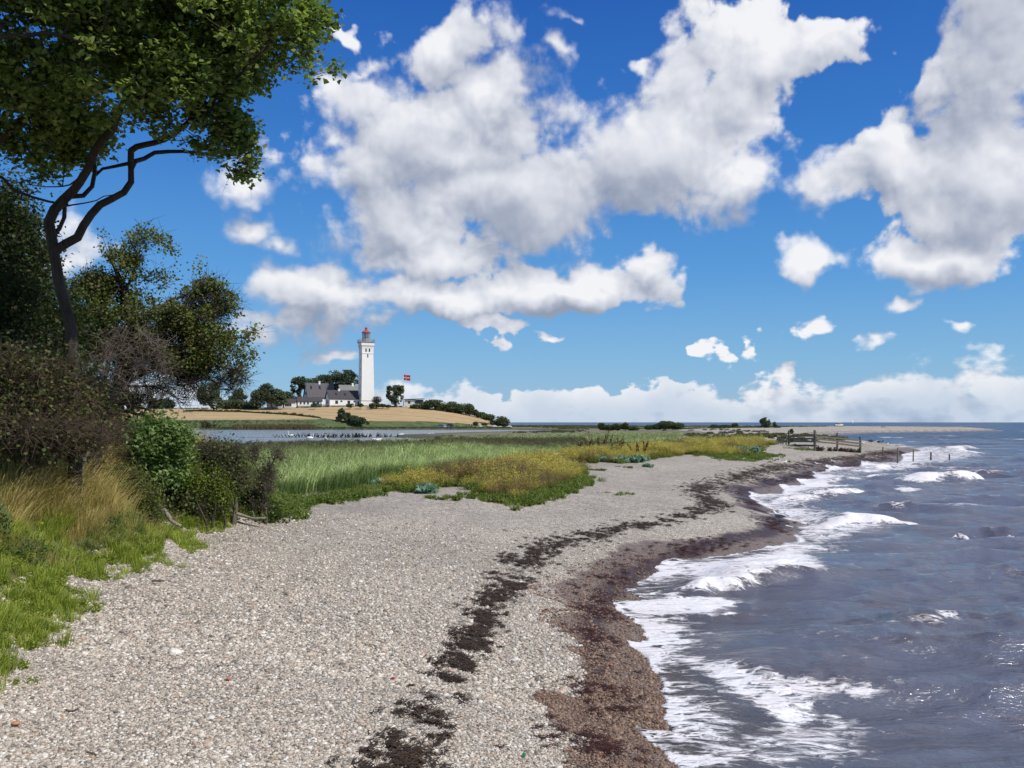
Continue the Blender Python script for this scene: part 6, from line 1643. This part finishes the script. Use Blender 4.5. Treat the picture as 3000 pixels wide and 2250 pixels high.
def rail(a, b_, za, zb, h=.12, t=.035, name='rail'):
    A = Vector((a[0], a[1], za)); B = Vector((b_[0], b_[1], zb)); d = (B - A); n = Vector((-d.y, d.x, 0)).normalized(); n = n if n.y < 0 else -n
    off = n * (max(a[4], b_[4]) + .005); bm = bmesh.new(); d_ = d.normalized()
    vs = []
    for P in (A - d_ * .04, B + d_ * .02):
        for sx in (0, t):
            for sz_ in (-h / 2, h / 2): vs.append(bm.verts.new(P + off + n * sx + Vector((0, 0, sz_ + random.uniform(-.006, .006))) - Vector(foff)))
    for f in ((0, 1, 3, 2), (4, 6, 7, 5), (0, 2, 6, 4), (1, 5, 7, 3), (0, 4, 5, 1), (2, 3, 7, 6)): bm.faces.new([vs[i] for i in f])
    return fin(bm, name, WOOD, fr_)
def zpy(p, py): return H + (HZ - py) / F * p[1]
for l_, r_ in ((1277, 1277), (1285, 1285), (1293, 1294), (1304, 1305)): rail(pp[0], pp[1], zpy(pp[0], l_), zpy(pp[1], r_))
for l_, r_ in ((1277.5, 1284), (1285.5, 1292), (1293.5, 1300)): rail(pp[1], pp[2], zpy(pp[1], l_), zpy(pp[2], r_))
for l_, r_ in ((1284, 1291), (1292, 1299.5), (1300, 1308)): rail(pp[2], pp[3], zpy(pp[2], l_), zpy(pp[3], r_))
# weed hung on the bottom wire
A = np.array([[pp[1][0], pp[1][1], zpy(pp[1], 1314)], [pp[2][0], pp[2][1], zpy(pp[2], 1318)], [pp[3][0], pp[3][1], zpy(pp[3], 1322)]])
V, q = tubes(A[:-1], A[1:], np.full(2, .006), np.full(2, .006), 4); obj('wire', mesh_np('wire', V - foff, q, WOODD), fr_)
g = np.random.default_rng(4); P = []
for k in range(520):
    s_ = g.random() * 2; i = int(s_); f = s_ - i
    if fbm(np.array([s_ * 9.0]), np.array([.5]), seed=5)[0] < .42 and i == 0: continue
    p = A[i] * (1 - f) + A[i + 1] * f
    for j in range(4): P.append(p + np.array([g.normal(0, .03), g.normal(0, .03), g.normal(-.02 - .03 * i, .09)]))
V, f_, c_ = leaves(np.array(P), .11, 'oval', BK, g, (-1.5, 1.5), .8); obj('hanging_seaweed', mesh_np('hanging_seaweed', V - foff, f_, WEED, cols=c_), fr_)
P = []
for k in range(90):
    f = g.uniform(.1, 1); p = np.array(pp[0][:3]) * (1 - f) + np.array(pp[1][:3]) * f; p[2] = zpy(pp[0], 1304) * (1 - f) + zpy(pp[1], 1305) * f
    P.append(p + np.array([0, -.14, g.normal(0, .04)]))
V, f_, c_ = leaves(np.array(P), .12, 'oval', BK, g, (-1.5, 1.5), .8); obj('hanging_seaweed', mesh_np('hanging_seaweed', V - foff, f_, WEED, cols=c_), fr_)
# wire posts running into the surf
wp_ = [((2586.5, 1335), 1309, .06, WOOD, "pale thin fence stake on dark gravel, first after the railed part"), ((2630, 1343), 1311, .06, WOOD, "second thin fence stake, dark at its foot where the wash begins"), ((2675.5, 1352), 1315.5, .055, WOOD, "third thin fence stake, standing in white foam"),
       ((2727, 1349), 1325, .07, WOODD, "dark wet fence stake in the foam"), ((2781, 1347), 1330.5, .06, WOODD, "outermost short black fence stake out in the waves")]
tops = []
for (b0_, top, r_, m, lb) in wp_:
    x, y = at(*b0_, .35 if b0_[0] < 2640 else .0); z = gz1(x, y); zt = H + (HZ - top) / F * y
    bm = bmesh.new(); bmesh.ops.create_cone(bm, cap_ends=True, segments=8, radius1=r_ * 1.05, radius2=r_ * .85, depth=zt - z + .4)
    for v in bm.verts: v.co.x += .02 * v.co.z
    o = fin(bm, 'fence_stake', m, None, True, label=lb, category='stake', group="wire fence stakes running into the sea"); o.location = (x, y, (zt + z - .4) / 2); tops.append((x, y, zt))
A = np.array([(pp[3][0], pp[3][1], pp[3][2] + .85)] + tops[:3]); wv_ = []
for dz in (.12, .5):
    B_ = A - np.array([0, 0, dz]); V, q = tubes(B_[:-1], B_[1:], np.full(3, .004), np.full(3, .004), 4); wv_.append((V, q))
V = np.concatenate([v for v, q in wv_]); q = np.concatenate([wv_[0][1], wv_[1][1] + len(wv_[0][0])])
for k, (v, q) in enumerate(wv_):
    o = obj('fence_wire', mesh_np('fence_wire', v, q, WOODD)); o['label'] = ("upper" if k == 0 else "lower") + " fence wire strung between the thin stakes"; o['category'] = 'wire'
# hurdle gate at the left end
x0, y0 = atg(2276, 1301); x1, y1 = pp[0][0] - .25, pp[0][1]
hr_ = empty('wooden_hurdle', (x0, y0, gz1(x0, y0)), "small broken wooden hurdle at the left end of the fence", 'hurdle'); foff2 = Vector(hr_.location)
for k, f in enumerate((0.12, .42, .70, 1.02)):
    px_, py_ = x0 + (x1 - x0) * f, y0 + (y1 - y0) * f; z = gz1(px_, py_); h_ = (.62, .55, .50, .80)[k]
    bm = bmesh.new(); vs = bx(bm, px_ - .04, px_ + .04, py_ - .04, py_ + .04, z - .1, z + h_)
    for v in vs:
        if v.co.z > z: v.co.x += (.03, .10, -.05, .08)[k]
    bmesh.ops.translate(bm, verts=bm.verts, vec=-foff2); fin(bm, 'upright', WOOD, hr_)
for zz_ in (.58, .34):
    bm = bmesh.new(); vs = bx(bm, x0, x1, 0, .03, 0, .07)
    for v in vs: t = (v.co.x - x0) / (x1 - x0); v.co.y += y0 + (y1 - y0) * t - .08; v.co.z += gz1(x0, y0) + zz_ - .05 * t
    bmesh.ops.translate(bm, verts=bm.verts, vec=-foff2); fin(bm, 'crosspiece', WOOD, hr_)

# ================================================================== birds
WHB = simple("white_feathers", (.80, .80, .78), .8, .05); GYB = simple("grey_feathers", (.36, .38, .41), .8, .08); BLB = simple("black_feathers", (.010, .011, .013), .5, .2)
ORB = simple("orange_bill", (.55, .26, .04), .5); LGB = simple("leg_skin", (.35, .22, .15), .6)
def loft(rings, sides=8):
    """rings: (x, z, ry, rz) -> closed body along x"""
    V = []; Fq = []
    for x, z, ry, rz in rings:
        for k in range(sides): a = 2 * math.pi * k / sides; V.append((x, math.cos(a) * ry, z + math.sin(a) * rz))
    n = len(rings)
    for i in range(n - 1):
        for k in range(sides): Fq.append((i * sides + k, i * sides + (k + 1) % sides, (i + 1) * sides + (k + 1) % sides, (i + 1) * sides + k))
    return np.array(V), np.array(Fq)
def gull(label, px, py, L=.46, rz=0, body=WHB, wing=GYB, group="gulls resting on the beach", z=None, cat='gull', scale=1):
    x, y = atg(px, py); z0 = gz1(x, y)
    root = empty('gull', (x, y, z0), label, cat, group, rz)
    k = L * scale
    V, q = loft([(-.62, .34, .01, .01), (-.50, .34, .05, .03), (-.30, .33, .13, .10), (-.05, .31, .17, .15), (.18, .33, .15, .15), (.30, .42, .09, .10), (.36, .52, .075, .075), (.44, .55, .07, .07), (.50, .55, .03, .03)])
    V[:, 2] += .02; obj('body', mesh_np('body', V * k, q, body, True), root)
    for s in (-1, 1):
        V, q = loft([(-.66, .36, .004, .01), (-.35, .38, .02, .07), (-.05, .37, .03, .11), (.15, .36, .02, .08), (.2, .36, .003, .02)], 6); V[:, 1] += s * .15; obj('wing', mesh_np('wing', V * k, q, wing, True), root)
        V, q = tubes([[0, s * .05, 0]], [[0, s * .05, .22]], np.array([.012]), np.array([.015]), 5); obj('leg', mesh_np('leg', V * k, q, LGB), root)
    V, q = loft([(.49, .555, .02, .022), (.56, .55, .014, .018), (.62, .535, .003, .004)], 6); obj('beak', mesh_np('beak', V * k, q, ORB), root)
gull("white gull standing on the wrack line left of the other two", 2298.5, 1363, rz=.6)
gull("white gull on the stones at the edge of the wet gravel", 2397, 1367, rz=2.8)
gull("white gull on the wet brown gravel nearest to the fence", 2441, 1361, rz=1.8)
gull("pale gull standing at the foam edge below the curve of the beach", 2283, 1526, rz=2.2)
for px, py, rz, lb in [(2566, 1297, .3, "large white gull at the water's edge behind the fence"), (2585, 1301, 2.0, "white gull among dark birds on the gravel tongue"), (2601, 1306, 1.0, "white gull further along the gravel tongue"), (2626, 1308.5, 2.6, "white gull at the tip of the gravel tongue"), (2527, 1303, .2, "white gull just right of the last railed post"),
                   (2330, 1270, 1.0, "white gull on the gravel plain right of the first post"), (2436, 1263, 2.2, "white gull far out on the spit, left one"), (2466, 1266, .4, "white gull far out on the spit, right one"), (2453, 1264, 1.4, "white gull seen right above the third post")]:
    gull(lb, px, py, rz=rz)
for px, py, rz, lb in [(2548, 1297, .3, "dark bird on the gravel tongue, leftmost"), (2553, 1297.5, 2.5, "dark bird beside the leftmost one on the gravel tongue"), (2574, 1300, 2.2, "dark bird right of the large white gull"), (2586, 1299, 1.0, "dark bird behind the white gull on the tongue"), (2470, 1291, .5, "dark bird behind the fence rails")]:
    gull(lb, px, py, L=.55, rz=rz, body=BLB, wing=BLB, cat='bird', group="dark birds on the gravel tongue")

# cormorants on the sandbar
g = np.random.default_rng(9)
def corm_mesh(lean, L=.8):
    V, q = loft([(-.55, .02, .02, .03), (-.35, .15, .09, .06), (-.12, .36, .14, .12), (.05, .56, .13, .13), (.12, .74, .07, .08), (.12, .90, .045, .05), (.15, 1.0, .05, .05), (.24, 1.01, .035, .03), (.36, 1.0, .008, .01)])
    V[:, 0] = V[:, 0] * (1 + .2 * lean) + V[:, 2] * .25 * lean; return mesh_np('cormorant', V * L, q, BLB, True)
cms = [corm_mesh(0), corm_mesh(1), corm_mesh(-.6)]
bird_px = [802, 808, 813, 817, 827, 836, 845, 849, 858, 864, 870, 875, 879, 885, 891, 896]
segs = [(897, 907, 9), (918, 935, 9), (936, 955, 10), (957, 972, 12), (972, 990, 9), (993, 1008, 6), (1010, 1022, 6), (1020, 1060, 34), (1060, 1078, 8), (1082, 1090, 4), (1098, 1116, 8), (1120, 1135, 7), (1139, 1147, 2), (1163, 1166, 1)]
for a, c, n_ in segs: bird_px += list(np.sort(g.uniform(a, c, n_)))
Yb = (H - .12) * F / (1281.3 - HZ)
for i, px in enumerate(bird_px):
    yy = Yb + g.normal(0, .5); o = obj('cormorant', cms[g.integers(3)]); o.location = ((px - 1500) / F * yy, yy, max(.08, gz1((px - 1500) / F * yy, yy))); o.rotation_euler = (0, 0, g.uniform(0, 6.28)); s_ = g.uniform(.75, 1.1); o.scale = (s_, s_, s_)
    o['label'] = "black cormorant in the long row on the lagoon sandbar"; o['category'] = 'cormorant'; o['group'] = "cormorants in a row on the lagoon sandbar"
def swan(label, px, py, rz, k=1.0, head=True):
    x, y = at(px, py, .06); root = empty('swan', (x, y, .05), label, 'swan', "white swans on the lagoon", rz)
    V, q = loft([(-.72, .38, .01, .02), (-.55, .28, .16, .13), (-.25, .22, .26, .22), (.1, .20, .26, .22), (.38, .20, .17, .17), (.5, .20, .03, .04)]); obj('body', mesh_np('body', V * k, q, WHB, True), root)
    pts = [(.36, 0, .25), (.52, 0, .42), (.50, 0, .62), (.44, 0, .80), (.50, 0, .92), (.60, 0, .92)] if head else [(.36, 0, .25), (.60, 0, .25), (.70, 0, .08)]
    P = resample(pts, .08); V, q = tubes(P[:-1] * k, P[1:] * k, np.full(len(P) - 1, .055 * k), np.full(len(P) - 1, .05 * k), 6); obj('neck', mesh_np('neck', V, q, WHB, True), root)
    if head: V, q = loft([(.60, .92, .03, .03), (.72, .88, .012, .012)], 6); obj('beak', mesh_np('beak', V * k, q, ORB), root)
for px, py, rz, k, hd, lb in [(852, 1279.5, 2.9, 1.1, True, "large white swan behind the left part of the cormorant row"), (910, 1285.5, .4, .9, True, "white swan in front of the cormorant row, left one"), (955, 1290, 1.8, 1.0, True, "white swan nearest to the reeds"), (967, 1278, 0, .8, False, "white swan half hidden behind the cormorants"),
                              (1103, 1292, 0, .9, False, "white swan just above the reed tips at the right"), (1110, 1291, 3, .9, False, "second white swan just above the reed tips at the right"), (1175, 1276, 3.0, 1.0, False, "white swan at the right end of the cormorant row"), (1262, 1274, .2, .9, False, "white swan beside the green mudbank, left one of two"), (1266.5, 1274, 3.1, .9, False, "white swan beside the green mudbank, right one of two"),
                              (1194, 1280, .5, .5, True, "small white bird on the mudbank edge")]:
    swan(lb, px, py, rz, k, hd)

# ================================================================== cars, people, stones at the headland
def car(label, px, py, Y, rz, col, tall=1.45, L=4.3):
    m = simple("car_paint", col, .25, .02, 2, spec=.6); x = (px - 1500) / F * Y; z = gz1(x, Y)
    root = empty('parked_car', (x, Y, z), label, 'car', "cars parked at the field edge", rz)
    W = .86; pr = [(-L / 2, .35), (-L / 2, .80), (-L / 2 + .15, .95), (-L * .30, 1.0), (L * .26, .98), (L / 2 - .1, .78), (L / 2, .55), (L / 2, .35)]
    def ext(prof, w0, name, mm, taper=0, dz=0):
        bm = bmesh.new(); a = [bm.verts.new((x_, -w0 + (taper if z_ > 1.1 else 0), z_)) for x_, z_ in prof]; c = [bm.verts.new((x_, w0 - (taper if z_ > 1.1 else 0), z_)) for x_, z_ in prof]
        bm.faces.new(a); bm.faces.new(c[::-1])
        for i in range(len(prof)): bm.faces.new((a[i], c[i], c[(i + 1) % len(prof)], a[(i + 1) % len(prof)]))
        return fin(bm, name, mm, root)
    ext(pr, W, 'body', m)
    ext([(-L * .42, .97), (-L * .34, tall - .06), (L * .06, tall - .05), (L * .24, .97)], W - .04, 'windows', GLASS, .12)
    ext([(-L * .35, tall - .08), (-L * .33, tall), (L * .03, tall), (L * .07, tall - .08)], W - .05, 'roof', m, .10)
    for sx in (-.30, .31):
        for sy in (-1, 1):
            bm = bmesh.new(); bmesh.ops.create_cone(bm, cap_ends=True, segments=14, radius1=.32, radius2=.32, depth=.2, matrix=Matrix.Translation((L * sx, sy * (W - .08), .32)) @ Matrix.Rotation(R(90), 4, 'X')); fin(bm, 'wheel', BLB, root)
    for sy in (-1, 1): box_obj('headlight', (L / 2 - .09, L / 2 - .02, sy * .6 - .14, sy * .6 + .14, .62, .74), WHITEF, root)
car("silver car parked at the left, facing the lagoon", 1291, 1247, 346, R(150), (.45, .47, .49))
car("white car half hidden behind the silver car", 1301, 1245, 350, R(190), (.70, .70, .70), L=4.0)
car("dark grey box-shaped car parked right of the silver one", 1313.5, 1246, 347, R(200), (.10, .10, .12), tall=1.85, L=4.4)
def person(label, px, Y, top_c, leg_c, rz=0, h=1.75, walk=.15):
    x = (px - 1500) / F * Y; z = gz1(x, Y); root = empty('person', (x, Y, z), label, 'person', None, rz); k = h / 1.75
    J = [(0, 0, .93, .15), (0, 0, 1.12, .14), (0, 0, 1.33, .17), (0, 0, 1.46, .075), (0, .02, 1.56, .085), (0, .02, 1.66, .095), (0, .02, 1.73, .05),
         (-.10, 0, .88, .11), (-.11, walk, .50, .075), (-.11, walk * .6 - .05, .08, .05), (-.11, walk * .6 + .10, .04, .04), (.10, 0, .88, .11), (.11, -walk, .50, .075), (.11, -walk * 1.3, .08, .05), (.11, -walk * 1.3 + .15, .04, .04),
         (-.20, 0, 1.40, .065), (-.27, .02, 1.12, .048), (-.27, .12, .88, .035), (-.27, .15, .79, .04), (.20, 0, 1.40, .065), (.27, -.02, 1.12, .048), (.27, .08, .88, .035), (.27, .11, .79, .04)]
    E = [(0, 1), (1, 2), (2, 3), (3, 4), (4, 5), (5, 6), (0, 7), (7, 8), (8, 9), (9, 10), (0, 11), (11, 12), (12, 13), (13, 14), (2, 15), (15, 16), (16, 17), (17, 18), (2, 19), (19, 20), (20, 21), (21, 22)]
    me = bpy.data.meshes.new('body'); me.from_pydata([(a * k, b_ * k, c * k) for a, b_, c, r_ in J], E, []); o = bpy.data.objects.new('body', me); link(o, root)
    md = o.modifiers.new('skin', 'SKIN'); sv = me.skin_vertices[0].data
    for i, j in enumerate(J): sv[i].radius = (j[3] * k, j[3] * k * .85)
    sv[0].use_root = True; o.modifiers.new('sub', 'SUBSURF').render_levels = 1
    m, b = mat("person_clothes"); s_ = b.n.new('ShaderNodeSeparateXYZ'); b.put(s_.inputs[0], b.obc); zz = s_.outputs[2]
    c = b.mix(b.m('GREATER_THAN', zz, .95 * k), (*leg_c,), (*top_c,)); c = b.mix(b.m('GREATER_THAN', zz, 1.50 * k), c, (.42, .27, .20)); c = b.mix(b.m('LESS_THAN', zz, .07), c, (.03, .03, .03))
    b.put(b.P['Base Color'], c); b.P['Roughness'].default_value = .85; me.materials.append(m)
    bm = bmesh.new(); bmesh.ops.create_uvsphere(bm, u_segments=10, v_segments=7, radius=.112 * k, matrix=Matrix.Translation((0, .0, 1.68 * k)) @ Matrix.Diagonal((.95, 1.05, .85, 1))); fin(bm, 'hair', simple("hair", (.05, .035, .025), .9), root, True)
person("person in dark jacket standing right of the dark grey car", 1324, 346, (.03, .035, .06), (.03, .03, .04), .3)
person("person in black walking on the field edge, left of the pair", 1375, 352, (.02, .02, .025), (.03, .03, .03), 1.4)
person("person in black at the right of the walking pair", 1382, 352, (.025, .022, .03), (.05, .05, .07), 1.2, 1.7)
person("small person in pale top between the walking pair", 1378.5, 353, (.55, .52, .50), (.06, .06, .09), 1.0, 1.3)
person("dark clad person below the big round bush, left of two", 1476, 358, (.02, .025, .03), (.02, .02, .03), 2.0, 1.85)
person("dark clad person below the big round bush, right of two", 1483, 358, (.04, .03, .03), (.02, .02, .03), -1.5, 1.75)
for i, (px, h_, lb) in enumerate([(1272, .9, "lowest short dark post left of the cars"), (1277.5, 1.3, "short dark post nearest left of the cars"), (1338, 1.2, "post right of the person by the grey car"), (1350, 1.6, "thick pale post right of the parked cars"), (1363, 1.0, "low dark post, left of a close pair"), (1366.5, 1.1, "low dark post, right of a close pair")]):
    Y = 352; x = (px - 1500) / F * Y; o = box_obj('field_post', (-.12, .12, -.12, .12, -.3, h_), WOODD if i != 3 else STONE); o.location = (x, Y, gz1(x, Y)); o['label'] = lb; o['category'] = 'post'; o['group'] = "posts along the field edge"
far_tree('low_bush', "dark low bush at the left end of the heap of stones", 'bush', [(1393, 1241, 7, 5)], 352, (1393, 1246), 500, ls=.3, seed=201, trunk_r=.05, thresh=.35)
far_tree('low_bush', "dark bush behind the middle of the heap of stones", 'bush', [(1420, 1242, 9, 3), (1440, 1239, 5, 3)], 355, (1425, 1245), 500, ls=.3, seed=202, trunk_r=.05, thresh=.35)
g = np.random.default_rng(33)
BLD = simple("boulder", (.42, .41, .40), .85, .2, 2)
for i, (px, w_, lb) in enumerate([(1401, 1.0, "small pale boulder at the left of the heap"), (1408, 1.6, "wide pale boulder left in the heap"), (1413, 1.1, "boulder leaning on the wide pale one"), (1442, 1.3, "pale boulder in the middle of the heap"), (1448, 1.8, "largest boulder of the heap"), (1454, 1.0, "low boulder right of the largest"), (1465, 1.3, "flat boulder below the round bush"), (1470, .9, "small boulder below the round bush"), (1488, 1.2, "pale boulder right of the two people"), (1492, 1.5, "last boulder at the water side"), (1432, .8, "small boulder beside the dark bush")]):
    Y = 350 + g.normal(0, 1.5); x = (px - 1500) / F * Y; bm = bmesh.new(); bmesh.ops.create_icosphere(bm, subdivisions=2, radius=.5)
    ph = g.uniform(0, 6, 3)
    for v in bm.verts:
        f = 1 + .22 * math.sin(v.co.x * 5 + ph[0]) * math.sin(v.co.y * 5 + ph[1]) + .12 * math.sin(v.co.z * 9 + ph[2]); v.co = Vector((v.co.x * w_ * 1.5 * f, v.co.y * w_ * f, v.co.z * w_ * .95 * f))
    o = fin(bm, 'boulder', BLD, None, False, label=lb, category='boulder', group="heap of boulders at the end of the field"); o.location = (x, Y, gz1(x, Y) + w_ * .2); o.rotation_euler = (0, 0, g.uniform(0, 6))

# ================================================================== boats and oddments
def boat():
    Y = 395.0; x = (2458 - 1500) / F * Y; z = gz1(x, Y); root = empty('motor_boat', (x, Y, z + .35), "small white cabin boat drawn up on the far gravel spit", 'boat', rz=.1)
    V, q = loft([(-1.9, .25, .55, .30), (-1.2, .22, .75, .38), (.2, .22, .78, .40), (1.2, .30, .5, .34), (2.0, .42, .05, .12)], 10); obj('hull', mesh_np('hull', V, q, PAINT, True), root)
    bm = bmesh.new(); vs = bx(bm, -1.0, .7, -.55, .55, .55, 1.25)
    for v in vs:
        if v.co.z > 1: v.co.x *= .85
    fin(bm, 'cabin', simple("tinted_glass", (.12, .20, .20), .3), root)
    box_obj('cabin_roof', (-1.3, .75, -.62, .62, 1.252, 1.36), PAINT, root)
    V, q = tubes([[1.3, 0, .4]], [[1.3, 0, 1.9]], np.array([.05]), np.array([.03]), 5); obj('mast', mesh_np('mast', V, q, WHITEF), root)
boat()
def sailboat():
    Y = 3400.0; x = (2498 - 1500) / F * Y; root = empty('sailing_boat', (x, Y, 0), "tiny sailing boat with white sails on the horizon", 'boat', rz=.4)
    V, q = loft([(-4.5, .7, .8, .6), (-1, .6, 1.4, .8), (2, .7, 1.1, .8), (5, 1.1, .1, .2)], 8); obj('hull', mesh_np('hull', V, q, PAINT, True), root)
    for nm, pts in (('mainsail', [(.2, 0, 2.0), (-4.2, .5, 2.0), (.2, 0, 11.5)]), ('foresail', [(.6, 0, 1.6), (4.8, 0, 1.4), (.6, 0, 10.0)])):
        P = np.array(pts, float); V = np.concatenate([P, P + np.array([0, .06, 0])]); obj(nm, mesh_np(nm, V, np.array([(0, 1, 2), (5, 4, 3), (0, 3, 4), (0, 4, 1), (1, 4, 5), (1, 5, 2), (2, 5, 3), (2, 3, 0)]), PAINT), root)
    V, q = tubes([[.4, 0, 1]], [[.4, 0, 12.4]], np.array([.12]), np.array([.08]), 6); obj('mast', mesh_np('mast', V, q, WHITEF), root)
sailboat()
x = (2588 - 1500) / F * 330; V, q = loft([(-.9, .2, .02, .02), (-.7, .2, .22, .22), (.6, .22, .2, .2), (.9, .25, .1, .1)], 8)
o = obj('driftwood_log', mesh_np('driftwood_log', V, q, PALEWOOD, True)); o.location = (x, 330, gz1(x, 330)); o['label'] = "grey driftwood log lying on the far spit"; o['category'] = 'log'
x, y = atg(1535, 2205); bm = bmesh.new(); bmesh.ops.create_icosphere(bm, subdivisions=1, radius=.018)
gm, gb = mat("sea_glass"); gb.put(gb.P['Base Color'], (.02, .45, .22)); gb.P['Roughness'].default_value = .05; gb.P['Transmission Weight'].default_value = .5
o = fin(bm, 'sea_glass', gm, None, False, label="bright green piece of glass glinting on the near stones", category='glass'); o.location = (x, y, gz1(x, y) + .025)
for px, py, c, lb, s_ in [(1557, 1716, (.45, .13, .05), "orange stone beside the dark wrack line", .022), (1152, 1984, (.45, .05, .05), "tiny red stone left of the wrack", .015), (1790, 1940, (.45, .14, .06), "orange-red stone on the wet gravel", .02), (46, 2125, (.48, .22, .10), "orange stone at the left edge among grey stones", .024), (670, 1992, (.45, .14, .07), "reddish stone in the middle of the grey beach", .018)]:
    x, y = atg(px, py); bm = bmesh.new(); bmesh.ops.create_icosphere(bm, subdivisions=2, radius=s_)
    for v in bm.verts: v.co.z *= .6; v.co.x *= 1.3
    o = fin(bm, 'coloured_stone', simple("coloured_stone", c, .6, .1), None, True, label=lb, category='stone'); o.location = (x, y, gz1(x, y) + .022)
